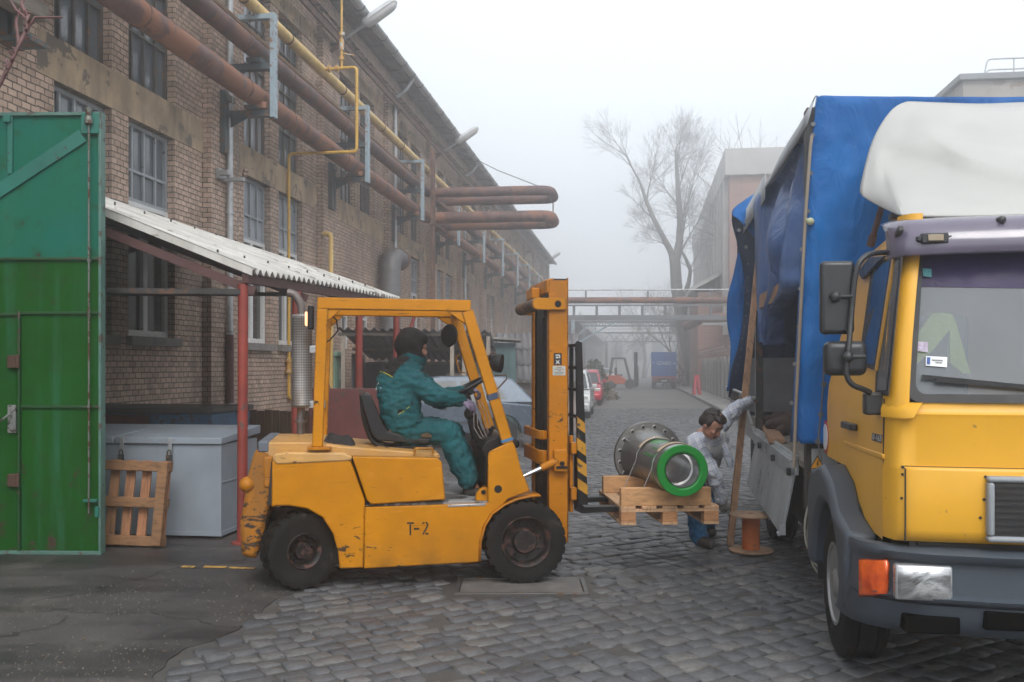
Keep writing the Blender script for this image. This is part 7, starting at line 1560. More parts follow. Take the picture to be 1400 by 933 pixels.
ts = MB(); ell(ts, P(979, 607, 8.42), (.45, -.75, -.3), (.2, -.3, .9), .075, .105, .14); T.part('t_shirt', skin(ts, 't_shirt', surf('grey_tee', (.5, .49, .49), .9, bump=.5, bs=30), .01, 4), None)
M_jn = surf('blue_jeans', (.014, .14, .32), .9, var=.25, vs=6, spot=(.05, .17, .28), cover=.14, ss=8, bump=.6, bs=40)
jn = MB()
for l in (leg1, leg2): chain(jn, [sp[0]+Vector((0, 0, -.02)), l[0], l[1], l[1].lerp(l[2], .6), l[2]+(l[2]-l[1])*.06], [.13, .118, .088, .082, .084])
jm2 = skin(jn, 'jeans', M_jn, .010, 4); wrinkle(jm2, .010, 11, (1, 1, 1.4)); wrinkle(jm2, .005, 26); T.part('jeans', jm2, None)
M_wg = surf('grey_work_glove', (.26, .25, .235), .85, var=.25, vs=20, spot=(.06, .14, .13), cover=.12, ss=14, bump=.5, bs=60)
for k, (w, d_, n_, cu) in enumerate((hd1, hd2)):
    g_ = MB(); hand(g_, w, d_, n_, cu, 1.12, 1 if k == 0 else -1); cap(g_, Vector(w)-Vector(d_).normalized()*.045, w, .040, .036); T.part('glove', skin(g_, 'glove', M_wg, .006, 3), None)
for l, toe in ((leg1, P(971, 743.5, 8.55)), (leg2, P(974, 727, 9.2))):
    s_ = MB(); A = l[2].copy(); A.z = .085; tp = Vector((toe.x, toe.y, .045)); cap(s_, A, Vector((A.x-.0, A.y, .055)), .058, .055); cap(s_, Vector((A.x, A.y, .052)), tp, .052, .042); sm3 = skin(s_, 'shoe', surf('brown_shoe', (.045, .032, .026), .6), .008, 4)
    for v in sm3.vertices: v.co.z = max(v.co.z, .004)
    T.part('shoe', sm3, None)
# ================================================================ cars and things further down the road
M_tyre2 = surf('car_tyre', (.025, .025, .026), .8); M_hub = surf('hubcap', (.42, .43, .44), .4, .4, var=.15); M_cgl = glass('car_glass', (.03, .036, .04), .12, var=.3); M_ctrim = surf('car_trim', (.03, .03, .032), .6)
def car(name, label, loc, rot, col, L=3.75, W=1.62, Hh=1.42, rear='hatch', cat='car', metal=.3, lampcol=(.6, .6, .58), tail=(.35, .02, .02)):
    """hatchback, nose towards +x of its own frame"""
    T = Thing(name, label, cat, loc, rot); M = surf(name+'_paint_%d' % len(bpy.data.materials), col, .25, metal, var=.06, vs=1, coat=.6, bump=0, dirt=tuple(x*.7 for x in col), dcover=.3)
    a, wr = L*.30, .29; fx, rx = L*.32, -L*.31
    prof = [(-L/2+.02, .30), (-L/2, .48), (-L/2+.01, .70), (-L/2+.06, .86), (-L*.30, .93), (L*.16, .93), (L*.36, .84), (L/2-.06, .70), (L/2, .55), (L/2-.02, .28)]
    def archpts(cx): return [(cx+.36*math.cos(t), .30+.36*math.sin(t)) for t in [math.pi*k/10 for k in range(11)]]
    low = [(L/2-.02, .22)]+archpts(fx)[0:]+archpts(rx)+[(-L/2+.03, .22)]
    poly = prof+low; b = MB(); n = len(poly)
    lay = []
    for y, k in ((-W/2+.03, .0), (-W/2, .0), (-W/2+.0, .0)): pass
    ins = lambda z: .035 if z > .80 else (.03 if z < .3 else .0)
    vs = [(x, s*(W/2-ins(z)), z) for s in (-1, 1) for x, z in poly]
    b.add(vs, [tuple(range(n)), tuple(range(2*n-1, n-1, -1))]+[(i, i+n, (i+1) % n+n, (i+1) % n) for i in range(n)])
    T.part('body', b, M, bevel=.03)
    g = MB(); gx = [(-L/2+.07, .90), (-L*.36, Hh-.06), (-L*.30, Hh), (L*.02, Hh), (L*.10, Hh-.05), (L*.28, .90)] if rear == 'hatch' else [(-L/2+.03, .90), (-L/2+.16, Hh-.04), (-L/2+.26, Hh), (L*.02, Hh), (L*.10, Hh-.05), (L*.28, .90)]
    inw = lambda z: .05+.16*(z-.9)/(Hh-.9)
    n = len(gx); vs = [(x, s*(W/2-inw(z)), z) for s in (-1, 1) for x, z in gx]; g.add(vs, [tuple(range(n)), tuple(range(2*n-1, n-1, -1))]+[(i, i+n, (i+1) % n+n, (i+1) % n) for i in range(n)]); T.part('cabin', g, M, bevel=.03)
    def sidewin(pts, nm):
        for s in (-1, 1):
            m = MB(); m.slab([(x, s*(W/2-inw(z)+.004), z) for x, z in pts], (0, -s*.01, 0)); T.part(nm, m, M_cgl)
    x0, x1 = gx[0][0]+.16, gx[-1][0]-.12; zt = Hh-.10; tb = lambda x: x
    sidewin([(L*.22, .94), (L*.09, zt), (-L*.07, zt), (-L*.07, .94)], 'front_window'); sidewin([(-L*.09, .94), (-L*.09, zt), (-L*.27, zt), (-L*.33, .98)], 'rear_window')
    m = MB(); m.slab([(L*.275+.004, -W/2+.12, .93), (L*.275+.004, W/2-.12, .93), (L*.105+.004, W/2-.24, Hh-.07), (L*.105+.004, -W/2+.24, Hh-.07)], (-.01, 0, -.004)); T.part('windscreen', m, M_cgl)
    xr0, xr1 = gx[0][0], gx[1][0]; m = MB(); m.slab([(xr0-.0, -W/2+.14, .95), (xr0-.0, W/2-.14, .95), (xr1-.004, W/2-.25, Hh-.09), (xr1-.004, -W/2+.25, Hh-.09)], (.0-.012, 0, .006)); T.part('tailgate_window', m, M_cgl)
    for s in (-1, 1):
        for x in (fx, rx):
            t = MB(); t.lathe([(.17, -.09), (.27, -.095), (.29, -.07), (.29, .07), (.27, .095), (.17, .09)], (x, s*(W/2-.11), .29), (0, 1, 0), 28); ty = T.part('wheel', t, M_tyre2, sharp=30)
            h = MB(); y = s*(W/2-.02)
            h.lathe([(.0, -s*.01), (.05, 0), (.12, -s*.012), (.18, -s*.02), (.185, -s*.05)], (x, y, .29), (0, 1, 0), 24); T.part('hubcap', h, M_hub, parent=ty)
            h = MB()
            for k in range(9): q = 2*math.pi*k/9; h.cyl((x+.125*math.cos(q), y-s*.02, .29+.125*math.sin(q)), (x+.125*math.cos(q), y-s*.004, .29+.125*math.sin(q)), .020, 8)
            T.part('hub_pattern', h, M_ctrim, parent=ty)
        m = MB(); m.box(L/2-.16, L/2-.012, s*(W/2-.06), s*(W/2-.42), .60, .72); T.part('headlight', m, surf('car_lamp', lampcol, .15, .3) if 'car_lamp' not in bpy.data.materials else bpy.data.materials['car_lamp'], bevel=.02)
        m = MB(); m.box(-L/2-.006, -L/2+.12, s*(W/2-.03), s*(W/2-.20), .58, .86); T.part('tail_light', m, surf('car_tail', tail, .2) if 'car_tail' not in bpy.data.materials else bpy.data.materials['car_tail'], bevel=.02)
        m = MB(); m.box(L*.14, L*.20, s*(W/2+.0), s*(W/2+.16), .94, 1.06); T.part('wing_mirror', m, M, bevel=.02)
        m = MB(); m.box(-L*.02, .03+L*.0, s*(W/2+.003), s*(W/2-.01), .78, .82); m.box(-L*.24, -L*.20, s*(W/2+.003), s*(W/2-.01), .79, .83); T.part('door_handle', m, M_ctrim, bevel=.004)
        m = MB()
        for x in (L*.17, -L*.08, -L*.285): m.box(x-.004, x+.004, s*(W/2-.004), s*(W/2+.0015), .28, .90)
        m.box(-L*.28, L*.17, s*(W/2-.004), s*(W/2+.006), .50, .54); T.part('door_seam', m, M_ctrim)
    m = MB(); m.box(L/2-.10, L/2+.03, -W/2+.05, W/2-.05, .28, .48); m.box(-L/2-.03, -L/2+.10, -W/2+.05, W/2-.05, .30, .50); T.part('bumper', m, M if metal < .5 else M_ctrim, bevel=.03)
    return T
g0 = P(640, 560, 18.9); car('parked_car', 'blue-grey hatchback parked across the yard behind the forklift driver', (g0.x-.55, 19.6, 0), R(184), (.085, .115, .155), 3.85, 1.64, 1.44)
car('parked_car', 'red car parked right behind the blue-grey hatchback', (-1.5, 23.8, 0), R(176), (.45, .03, .05), 3.7, 1.62, 1.48)
c1 = G(800, 573); car('parked_car', 'white and silver car facing the road behind the forklift backrest', (c1.x-.42, c1.y+1.9, 0), R(-97), (.60, .61, .60), 3.9, 1.62, 1.50, rear='estate')
c2 = G(803, 556); car('parked_car', 'red car parked behind the white car at the roadside', (c2.x+.05, c2.y+2.5, 0), R(-97), (.50, .025, .05), 3.8, 1.62, 1.48)
c3 = G(824, 523); car('parked_car', 'faint silver car beside the hedge before the distant forklift', (c3.x, c3.y+1, 0), R(-60), (.5, .52, .53), 3.9, 1.62, 1.42)
# distant orange forklift
c = G(851, 531.5); T = Thing('forklift', 'distant orange forklift truck facing right in the fog', 'forklift', (c.x, c.y, 0), R(-12)); M_or = surf('orange_paint', (.55, .09, .02), .5)
T.part('body', MB().prism([(-1.15, .35), (-1.15, .95), (-.2, .95), (.3, .62), (.75, .62), (.75, .3)], -.5, .5), M_or, bevel=.05); f = MB()
for y in (-.48, .48): f.bar((-.9, y, .9), (-.7, y, 2.15), .07, .07, (1, 0, 0)); f.bar((.55, y, .62), (.15, y, 2.15), .07, .07, (1, 0, 0)); f.bar((-.75, y, 2.15), (.2, y, 2.15), .07, .07)
f.box(-.75, .2, -.5, .5, 2.16, 2.21); T.part('guard', f, M_ctrim); T.part('mast', MB().box(.85, 1.05, -.4, -.3, .1, 2.6).box(.85, 1.05, .3, .4, .1, 2.6).box(.85, 1.05, -.4, .4, 2.5, 2.6).box(1.06, 1.12, -.45, .45, .2, 1.6), M_ctrim)
T.part('seat', MB().box(-.55, -.4, -.25, .25, .95, 1.5).box(-.5, 0, -.25, .25, .9, 1.02), M_ctrim, bevel=.03)
for x, r in ((-.75, .28), (.55, .34)):
    for y in (-.45, .45): T.part('wheel', MB().lathe([(.05, -.1), (r, -.1), (r, .1), (.05, .1)], (x, y, r), (0, 1, 0), 20), M_tyre2)
# distant blue lorry seen from behind
c = G(908, 531.5); T = Thing('lorry', 'distant blue box lorry seen from behind in the fog, one side curtain hanging out', 'lorry', (c.x, c.y, 0), R(-8))
s_ = c.y/FL; w_ = 34*s_/2; hgt = 50*s_; k = hgt/3.5
M_fb = surf('faded_blue', (.012, .10, .36), .6, var=.1); tk = 0
T.part('box', MB().box(-w_, w_, 0, 6*k, 1.15*k, hgt), M_fb, bevel=.03); T.part('rear_beam', MB().box(-w_, w_, -.05, .0, 1.02*k, 1.14*k), surf('beam_stripe', (.6, .56, .52), .5, spot=(.6, .1, .05), cover=.25, ss=1.2)); T.part('chassis', MB().box(-w_*.8, w_*.8, .05, 8*k, .55*k, 1.0*k), M_chas)
tl = MB()
for s in (-1, 1): tl.box(s*w_*.5, s*w_*.9, -.04, .04, .72*k, .86*k)
T.part('tail_light', tl, surf('tail_red', (.45, .05, .04), .4)); T.part('number_plate', MB().box(-.26*k, .26*k, -.03, .04, .68*k, .80*k), M_stw); T.part('cab', MB().box(-w_*.95, w_*.95, 6.2*k, 8*k, .5*k, 2.7*k), M_fb, bevel=.1)
for y in (1.2*k, 7*k):
    for s in (-1, 1): T.part('wheel', MB().lathe([(.1, -.2*k), (.48*k, -.2*k), (.48*k, .2*k), (.1, .2*k)], (s*w_*.78, y, .48*k), (1, 0, 0), 24), M_tyre2)
T.part('hanging_curtain', MB().slab([(-w_-.01, .1, hgt), (-w_-.02, 3*k, hgt), (-w_-.55*k, 2.6*k, 1.05*k), (-w_-.6*k, .0, 1.0*k)], (.03, 0, 0)), surf('light_blue', (.03, .17, .52), .5)); T.part('white_band', MB().slab([(-w_-.22*k, .03, 2.48*k), (-w_-.26*k, .03, 2.38*k), (-w_-.03, .03, 2.38*k), (-w_-.03, .03, 2.48*k)], (0, .02, 0)), M_stw)
tx = text('SZABO', .46*k, .004, .95); wmx = max(v.co.x for v in tx.vertices)
for v in tx.vertices: v.co = Vector((v.co.x-wmx/2-.02, v.co.y-.012, v.co.z+2.28*k))
tx.materials.clear(); tx.materials.append(M_stw); T.part('lettering', tx, None); T.part('lettering_dot', MB().box(-w_*.92, -w_*.80, -.012, -.004, 2.42*k, 2.50*k).box(w_*.74, w_*.92, -.012, -.004, 2.36*k, 2.44*k), M_stw)
# red folding barrier on the pavement
c = G(952.5, 540, .115); T = Thing('warning_stand', 'red folding A-shaped warning stand on the pavement by the kerb', 'warning stand', tuple(c), 0); M_rd = surf('signal_red', (.62, .03, .05), .5); hh = 27*c.y/FL
f = MB(); f.bar((-.15, -.25, 0), (-.05, 0, hh), .11, .05, (0, 1, 0)); f.bar((.15, -.25, 0), (.05, 0, hh), .11, .05, (0, 1, 0)); T.part('front_leg', f, M_rd); f = MB(); f.bar((-.15, .25, 0), (-.05, .03, hh), .11, .05, (0, 1, 0)); f.bar((.15, .25, 0), (.05, .03, hh), .11, .05, (0, 1, 0)); T.part('back_leg', f, M_rd); T.part('cross_bar', MB().box(-.12, .12, -.16, -.10, hh*.35, hh*.45).box(-.1, .1, -.03, .06, hh-.12, hh), M_rd)
# concrete fence with barbed wire on the right
T = Thing('concrete_fence', 'ribbed concrete panel fence topped with barbed wire along the right pavement', 'fence', (9.9, 44, 0), 0, world=True); fx = lambda y: 4.15+.1305*y
wr = MB(); M_fc = surf('fence_concrete', (.38, .36, .32), .85, var=.15, vs=1, dirt=(.2, .19, .17), dcover=.4)
for i in range(26):
    y0, y1 = 34+i*2.0, 36+i*2.0-.02; a, b = Vector((fx(y0), y0, 0)), Vector((fx(y1), y1, 0)); d = (b-a)/6; pn, po = MB(), MB()
    for k in range(6):
        p = a+d*k; pn.bar(p+d*.02+Vector((.03*(k % 2), 0, .97)), p+d*.98+Vector((.03*(k % 2), 0, .97)), .09, 1.94)
    po.bar(a+Vector((-.05, 0, 0)), a+Vector((-.05, 0, 2.05)), .12, .12); po.bar(a+Vector((-.05, 0, 2.05)), a+Vector((-.35, 0, 2.55)), .06, .06)
    T.part('panel', pn, M_fc); T.part('post', po, M_conc)
for k in range(4): wr.tube([Vector((fx(34)-.1-.09*k, 34, 2.12+.14*k)), Vector((fx(86)-.1-.09*k, 86, 2.12+.14*k))], .02, 5)
for i in range(100): y = 36+i*.5; z = 2.1+.45*((i*7) % 10)/10; wr.tube([Vector((fx(y)-.08-.2*((i*3) % 5)/5, y, 2.1)), Vector((fx(y)-.3, y+.4, z))], .016, 4)
T.part('barbed_wire', wr, surf('rusty_wire', (.20, .09, .07), .8))
# buildings on the right
c = P(991, 203, 56); k_ = .137; T = Thing('brick_block', 'tall pale red brick building fading into the fog behind the bare tree', 'building', (c.x, c.y, 0), -math.atan(k_)); zt_ = c.z
M_pb = m_brick('pink_brick', (.33, .185, .145), (.27, .15, .12), (.22, .19, .17), .4, 1.1, .25); M_pc = surf('pale_concrete', (.40, .385, .36), .85, var=.12, vs=.8)
T.part('brick_wall', MB().box(.3, 30, .3, 37, 0, zt_-1.6), M_pb); T.part('cornice', MB().box(0, 30.3, 0, 37.3, zt_-1.6, zt_), M_pc, bevel=.05)
f = MB()
for i in range(15): f.box(.02, .298, 1.0+i*2.4, 1.9+i*2.4, 3.5, zt_-1.61)
T.part('pilaster', f, M_pc); f = MB()
for i in range(14):
    for z in (4.2, 7.4, 10.4): f.box(.24, .297, 1.95+i*2.4, 3.35+i*2.4, z, z+2.1)
T.part('window', f, surf('fog_glass', (.17, .175, .18), .3)); f = MB()
for i in range(8):
    for z in (zt_-4.2, zt_-8): f.box(2+i*3.4, 3.6+i*3.4, .26, .299, z, z+1.7)
T.part('window', f, surf('front_glass', (.40, .36, .35), .4)); T.part('lower_wing', MB().box(-1.4, .29, 3, 36, 0, 6.2), M_pb); T.part('wing_roof', MB().slab([(-1.9, 2.6, 6.2), (.29, 2.6, 7.4), (.29, 36.5, 7.4), (-1.9, 36.5, 6.2)], (0, 0, .25)), M_pc)
c = P(1312, 103, 30); T = Thing('concrete_block', 'grey concrete building with a roof railing rising behind the lorry', 'building', (c.x, c.y, 0), -math.atan(.13)); zc2 = c.z
T.part('wall', MB().box(.15, 26, .15, 22, 0, zc2-.16), surf('stained_concrete', (.34, .315, .285), .85, var=.15, vs=.7, spot=(.22, .17, .14), cover=.08, ss=2.4, dirt=(.2, .18, .16), dcover=.35)); T.part('roof_edge', MB().box(0, 26.2, 0, 22.2, zc2-.15, zc2+.05), surf('edge_grey', (.20, .21, .22), .6), bevel=.02)
f = MB()
for z in (.28, .62): f.tube(fillet([(.9, .5, zc2+.04), (1.0, .5, zc2+z), (24, .5, zc2+z)], .15, 4), .025, 6)
for i in range(9): f.cyl((1.8+2.6*i, .5, zc2+.04), (1.8+2.6*i, .5, zc2+.64), .02, 6); f.tube([(1.8+2.6*i, .55, zc2+.04), (2.5+2.6*i, .6, zc2+.4), (3.2+2.6*i, .55, zc2+.04)], .012, 5)
T.part('railing', f, M_galv); T.part('dark_window', MB().box(1.9, 8, .10, .148, zc2-1.6, zc2-.95), M_paned)
# low hall far left
a = P(782, 440, 80); T = Thing('low_hall', 'long low grey hall fading into the fog beyond the brick factory', 'building', (a.x-.4, 78, 0), -math.atan(.128)); z0 = 5.3
T.part('wall', MB().box(-12, 0, 0, 90, 0, z0), surf('hall_wall', (.20, .18, .165), .85, var=.25, vs=.6)); T.part('roof', MB().slab([(.7, -.5, z0-.1), (.7, 91, z0-.1), (-6, 91, z0+2), (-6, -.5, z0+2)], (0, 0, .2)).slab([(-12.7, -.5, z0-.1), (-12.7, 91, z0-.1), (-6, 91, z0+2), (-6, -.5, z0+2)], (0, 0, .2)), surf('hall_roof', (.09, .085, .085), .8)); f = MB()
for i in range(18): f.box(.002, .06, 2+i*4.8, 4.8+i*4.8, 1.6, 4.0)
T.part('window', f, M_paned); f = MB()
for i in range(30): f.bar((.72, 1+i*3, z0+.05), (.9, 1+i*3, z0+.85), .06, .06); f.bar((.9, 1+i*3, z0+.85), (.75, 3+i*3, z0+.1), .04, .04)
T.part('roof_hook', f, M_galv)
f = MB(); f.box(-16, 20, 0, 12, 0, 8.5); setting_b = Thing('end_building', 'pale building closing the road, almost lost in the fog', 'building', (14, 172, 0), R(-7)); setting_b.part('wall', f, M_pc); f = MB()
for i in range(9): f.box(-14+3.6*i, -12+3.6*i, -.06, -.002, 2.5, 6.5)
setting_b.part('window', f, M_paned)
# pipe bridges over the road
def bridge(Y, x0, x1, zt, thick, lab, truss=True):
    T = Thing('pipe_bridge', lab, 'pipe bridge', (x0, Y, 0), R(-1.0)); L = x1-x0
    T.part('pipe', MB().cyl((-.5, 0, zt), (L+2, 0, zt), thick, 16), M_rpipe); T.part('thin_pipe', MB().cyl((-.5, .1, zt+.52), (L+2, .1, zt+.52), .035, 10), M_galv)
    f = MB(); f.box(-.5, L+2, -.12, .12, zt-.95, zt-.72); f.box(-.5, L+2, -.1, .1, zt-thick-.12, zt-thick-.05)
    n = int(L/1.1)
    for i in range(n): f.box(i*1.1, i*1.1+.12, -.06, .06, zt-.72, zt-thick-.11)
    for i in range(int(L/3)): f.box(i*3+.6, i*3+.68, .07, .13, zt+thick*.9, zt+.46)
    T.part('beam', f, surf('bridge_grey', (.16, .17, .18), .6) if 'bridge_grey' not in bpy.data.materials else bpy.data.materials['bridge_grey']); f = MB()
    for x in (.0, L): f.box(x-.09, x+.09, -.2, .2, 0, zt-.95)
    f.bar((0, 0, zt-2.2), (2.1, 0, zt-1.0), .08, .08, (0, 1, 0)); f.bar((1.1, 0, zt-1.0), (1.1, 0, zt-1.55), .05, .05, (0, 1, 0)); f.bar((1.1, 0, zt-1.0), (.1, 0, zt-1.8), .05, .05, (0, 1, 0)); T.part('trestle', f, M_blug); return T
Y = 46.0; p = P(783, 411, Y); bridge(Y, p.x, p.x+9.8, p.z, .155, 'nearest pipe bridge with a thick rusty pipe crossing the road above the flanged pipe')
def truss(Y, pxa, pxb, py0, py1, lab):
    a, b = P(pxa, py0, Y), P(pxb, py1, Y); T = Thing('pipe_bridge', lab, 'pipe bridge', (a.x, Y, 0), 0); L = b.x-a.x; f = MB(); h = a.z-b.z
    f.box(0, L, -.06, .06, a.z-.12, a.z); f.box(0, L, -.06, .06, b.z, b.z+.12); n = int(L/(h*1.1))
    for i in range(n): x = i*L/n; f.bar((x, 0, b.z+.06), (x+L/n/2, 0, a.z-.06), .07, .07, (0, 1, 0)); f.bar((x+L/n/2, 0, a.z-.06), (x+L/n, 0, b.z+.06), .07, .07, (0, 1, 0))
    T.part('lattice_girder', f, bpy.data.materials['bridge_grey']); T.part('pipe', MB().cyl((-1, .4, a.z+.1), (L+1, .4, a.z+.1), .14, 10), M_galv); T.part('trestle', MB().box(.1, .35, -.15, .15, 0, b.z).box(L-.35, L-.1, -.15, .15, 0, b.z), bpy.data.materials['bridge_grey'])
truss(70, 794, 985, 440, 447, 'second pipe bridge, a thin lattice girder across the foggy road')
truss(98, 826, 975, 455, 468, 'third and faintest pipe bridge, a deeper lattice girder far in the fog')
T = Thing('pipe_stub', 'rusty pipe elbow on a bracket reaching out from the right over the pavement', 'pipe', tuple(G(1000, 541)), 0, world=True); T.part('pipe_run', MB().tube(fillet([P(962, 439, 52)+Vector((0, 5, -.1)), P(962, 435, 52), P(1010, 434, 52), P(1060, 434, 52)], .5, 5), .25, 12), M_rpipe); T.part('bracket', MB().bar(P(960, 443, 52), P(1060, 443, 52), .2, .12).bar(P(982, 443, 52), P(1030, 455, 52), .1, .1).bar(P(1020, 443, 52), Vector((P(1020, 443, 52).x, 52, 0)), .2, .2), M_galv)
c = G(842.5, 523); solo('lamp_post', MB().cyl(Vector((c.x, c.y, 0)), Vector((c.x, c.y, 64*c.y/FL)), .07, 8).bar(Vector((c.x, c.y, 62*c.y/FL)), Vector((c.x-2.2, c.y, 62*c.y/FL-2.2)), .05, .05, (0, 1, 0)), M_galv, 'thin grey post standing in the fog behind the distant orange forklift', 'post')
# ---------------------------------------------------------------- trees
M_bark = surf('bark', (.17, .155, .14), .9, var=.25, vs=4, bump=.5, bs=20)
def grow(mb, p, d, L, r, lev, spread=.55, up=.25, twigs=3, minr=.012):
    d = d.normalized(); n = 5 if lev > 1 else 3; pts, rs = [p], [r]
    q = p
    for i in range(n):
        d = (d+Vector((rnd.gauss(0, .10), rnd.gauss(0, .10), rnd.gauss(0, .07)+up*.12))).normalized(); q = q+d*L/n; pts.append(q); rs.append(max(minr*.6, r*(1-.55*(i+1)/n)))
    mb.tube(pts, rs, 7 if lev > 2 else (5 if lev > 1 else 3), caps=False)
    if lev == 0: return
    for k in range(twigs+(1 if lev > 2 else 0)+(1 if lev == 1 else 0)):
        t = rnd.uniform(.35, 1.0); i = min(n-1, int(t*n)); b = pts[i].lerp(pts[i+1], t*n-i); a = rnd.random()*6.283; x = d.orthogonal().normalized(); y = d.cross(x)
        dd = (d*(1-.3*spread)+(x*math.cos(a)+y*math.sin(a))*spread*rnd.uniform(.7, 1.3)+Vector((0, 0, up*.5))).normalized(); grow(mb, b, dd, L*rnd.uniform(.55, .78), max(minr, rs[i]*rnd.uniform(.42, .62)), lev-1, spread, up, twigs, minr)
    grow(mb, pts[-1], d, L*.65, rs[-1], lev-1, spread, up, twigs, minr)
YT = 70.0; pt = lambda a, b, dy=0: P(a, b, YT+dy)
base = G(951, 531); base = Vector((base.x*YT/base.y, YT, 0)); T = Thing('bare_tree', 'tall bare tree with a forked leaning trunk on the right of the foggy road', 'tree', tuple(base), 0, world=True); tr = MB(); sc = YT/FL
tr.tube([base-Vector((0, 0, .3)), base.lerp(pt(941, 470), .5), pt(938, 465), pt(930, 425), pt(925, 395), pt(923, 360), pt(921, 348)], [13*sc, 10*sc, 9.2*sc, 8.3*sc, 8*sc, 7.5*sc, 7*sc], 12)
tr.tube([pt(921, 352), pt(914, 338), pt(903, 318), pt(893, 298), pt(884, 276), pt(876, 252)], [5*sc, 4.2*sc, 3.6*sc, 3.2*sc, 2.6*sc, 2.0*sc], 10); tr.tube([pt(925, 352), pt(929, 330), pt(930, 305), pt(928, 275), pt(926, 240), pt(924, 205)], [6*sc, 5.2*sc, 4.6*sc, 3.8*sc, 3*sc, 1.8*sc], 10); tr.tube([pt(936, 405), pt(942, 385), pt(944, 370), pt(938, 355), pt(930, 340)], [4*sc, 3*sc, 2.6*sc, 2.2*sc, 1.5*sc], 8)
T.part('trunk', tr, M_bark); cr = MB()
for a, b, L, r, lev, dz in (((876, 252), (848, 196), 60, 2.0, 3, 0), ((893, 298), (862, 262), 52, 1.8, 3, 1), ((884, 276), (886, 210), 55, 1.7, 3, -1), ((903, 318), (872, 296), 40, 1.5, 3, 1), ((914, 338), (890, 325), 36, 1.4, 3, -1), ((929, 330), (968, 262), 62, 2.2, 3, 1), ((930, 305), (952, 240), 62, 2.0, 3, -1), ((928, 285), (900, 220), 58, 1.9, 3, 1), ((927, 262), (944, 205), 52, 1.7, 3, 0), ((926, 240), (912, 190), 48, 1.6, 3, -1), ((924, 205), (926, 170), 34, 1.4, 3, 1), ((931, 345), (958, 300), 58, 1.9, 3, 0), ((942, 385), (962, 350), 45, 1.5, 3, 1), ((925, 225), (945, 180), 40, 1.4, 3, 1), ((930, 320), (905, 290), 40, 1.4, 3, -2)):
    p, q = pt(*a), pt(*b); d = q-p+Vector((0, dz*2.2, 0)); grow(cr, p, d, L*sc*.84, r*sc*.8, lev+1, .58, .26, 3, .006)
T.part('crown', cr, M_bark)
def small_tree(name, lab, base, Ht, lev=4, leaf=None, lean=(0, 0, 1), r0=None):
    T = Thing(name, lab, 'tree', tuple(base), 0, world=True); tr, cr = MB(), MB(); r0 = r0 or Ht*.018; top = base+Vector(lean).normalized()*Ht*.35; tr.tube([base-Vector((0, 0, .2)), base.lerp(top, .5)+Vector((rnd.gauss(0, .1), 0, 0)), top], [r0*1.2, r0, r0*.8], 9); T.part('trunk', tr, M_bark)
    for i in range(5): a = i*1.26+rnd.random(); grow(cr, top-Vector((0, 0, rnd.random()*Ht*.1)), Vector((math.cos(a)*.6, math.sin(a)*.6, 1)), Ht*.30, r0*.5, lev-1, .6, .2, 3, .014)
    T.part('crown', cr, M_bark)
    if leaf:
        lm, n, dens = leaf; lf = MB(); vs = cr.V
        for i in range(n):
            p = vs[rnd.randrange(len(vs))]+Vector((rnd.gauss(0, .1), rnd.gauss(0, .1), rnd.gauss(0, .1))); s = dens*rnd.uniform(.6, 1.4); a, b_ = Vector((rnd.gauss(0, 1), rnd.gauss(0, 1), rnd.gauss(0, 1))).normalized()*s, Vector((rnd.gauss(0, 1), rnd.gauss(0, 1), rnd.gauss(0, 1))).normalized()*s*.6
            lf.add([p-a, p+b_, p+a, p-b_], [(0, 1, 2, 3)])
        T.part('foliage', lf, lm)
    return T
M_yl = surf('yellow_leaf', (.24, .19, .06), .8, var=.4, vs=3); M_ev = surf('evergreen_leaf', (.045, .075, .030), .8, var=.5, vs=3); M_dry = surf('dry_grass', (.17, .14, .09), .9, var=.4, vs=3)
small_tree('autumn_tree', 'thin tree with a few yellow leaves left of the big bare tree', Vector((P(948, 520, 84).x, 84, 0)), 9.0, 4, (M_yl, 420, .12), (-.75, 0, 1))
small_tree('bare_tree', 'faint bare treetop showing behind the blue lorry roof', Vector((P(1068, 500, 62).x+1, 66, 0)), 19, 4)
small_tree('bare_tree', 'faint bare tree at the end of the foggy road', Vector((P(880, 500, 120).x, 120, 0)), 13, 4)
small_tree('bare_tree', 'faint slim bare tree between the distant blue lorry and the big tree', Vector((P(935, 500, 100).x, 100, 0)), 11, 4)
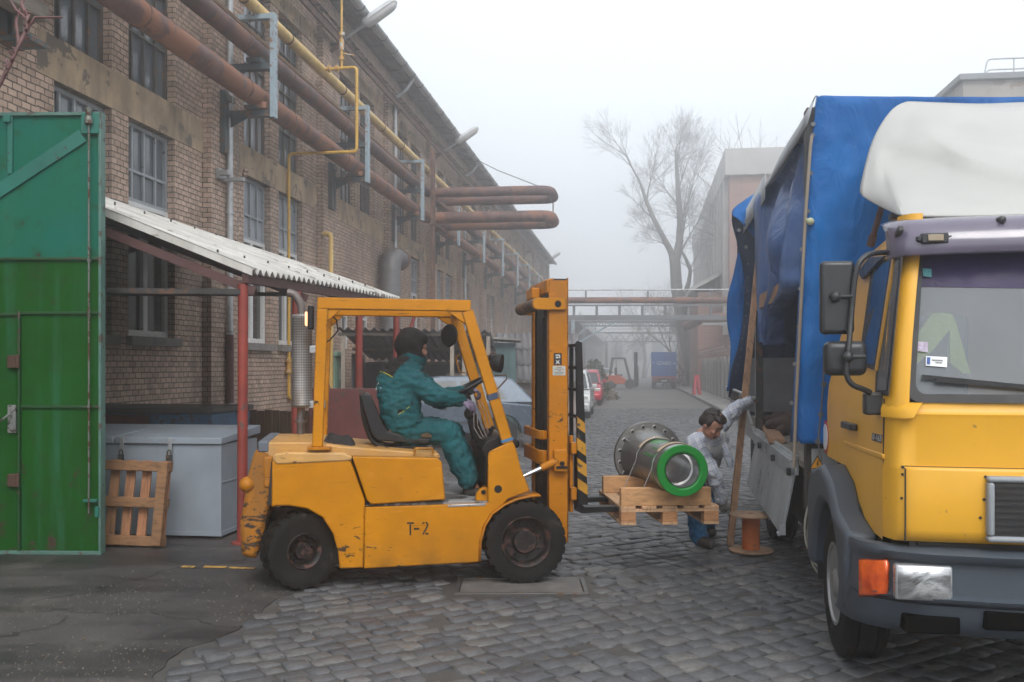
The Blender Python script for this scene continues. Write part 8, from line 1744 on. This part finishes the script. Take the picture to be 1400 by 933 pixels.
def bush(lab, base, rx, ry, rz, n, mat, s, stems=9, name='bush'):
    T = Thing(name, lab, 'bush', tuple(base), 0, world=True); st, lf = MB(), MB()
    for i in range(stems):
        a = rnd.random()*6.28; tip = base+Vector((math.cos(a)*rx*rnd.random(), math.sin(a)*ry*rnd.random(), rz*rnd.uniform(.5, 1))); st.tube([base+Vector((math.cos(a)*.1, math.sin(a)*.1, 0)), base.lerp(tip, .5)+Vector((0, 0, .1)), tip], [.03, .02, .008], 5, caps=False)
    for i in range(n):
        a = rnd.random()*6.28; c_ = rnd.uniform(-.2, 1); r = math.sqrt(max(0, 1-c_*c_*.9))*rnd.random()**.35; p = base+Vector((math.cos(a)*rx*r, math.sin(a)*ry*r, max(.03, rz*(.12+.85*max(0, c_)*rnd.uniform(.8, 1.05)))))
        if noise.noise(p*1.3) < -.25: continue
        q = s*rnd.uniform(.6, 1.5); A, B_ = Vector((rnd.gauss(0, 1), rnd.gauss(0, 1), rnd.gauss(0, 1))).normalized()*q, Vector((rnd.gauss(0, 1), rnd.gauss(0, 1), rnd.gauss(0, 1))).normalized()*q*.55; lf.add([p-A, p+B_, p+A, p-B_], [(0, 1, 2, 3)])
    T.part('stem', st, M_bark); T.part('foliage', lf, mat)
gx_ = lambda px, Y: (px-CX)/FL*Y
bush('dark green bush behind the red car at the roadside', Vector((gx_(818, 46), 46, 0)), .55, 1.4, 1.5, 1000, M_ev, .09); bush('dark green bush next to the faint silver car', Vector((gx_(812, 58), 58, 0)), .9, 2.0, 2.0, 1000, M_ev, .11)
bush('dry brown shrub beside the distant blue lorry', Vector((gx_(938, 70), 70, 0)), 1.8, 1.5, 1.5, 900, M_dry, .10); bush('dry grass tuft along the verge before the faint silver car', Vector((gx_(822, 47), 47, 0)), .8, 3.0, .6, 900, M_dry, .08)
c = G(815, 541); T = Thing('wire_fence', 'low wire mesh fence along the left verge of the road', 'fence', (c.x, c.y, 0), 0, world=True); f, w2 = MB(), MB(); fxx = lambda y: c.x+.10*(y-c.y)+.2
for i in range(9): y = c.y+i*2.2; f.cyl(Vector((fxx(y), y, 0)), Vector((fxx(y), y, 1.25)), .03, 6)
for k in range(12): w2.tube([Vector((fxx(c.y), c.y, .1+k*.1)), Vector((fxx(c.y+17.6), c.y+17.6, .1+k*.1))], .007, 4)
for k in range(120): y = c.y+k*.147; w2.tube([Vector((fxx(y), y, .1)), Vector((fxx(y), y, 1.2))], .006, 4)
T.part('fence_post', f, M_galv); T.part('wire_mesh', w2, M_galv)
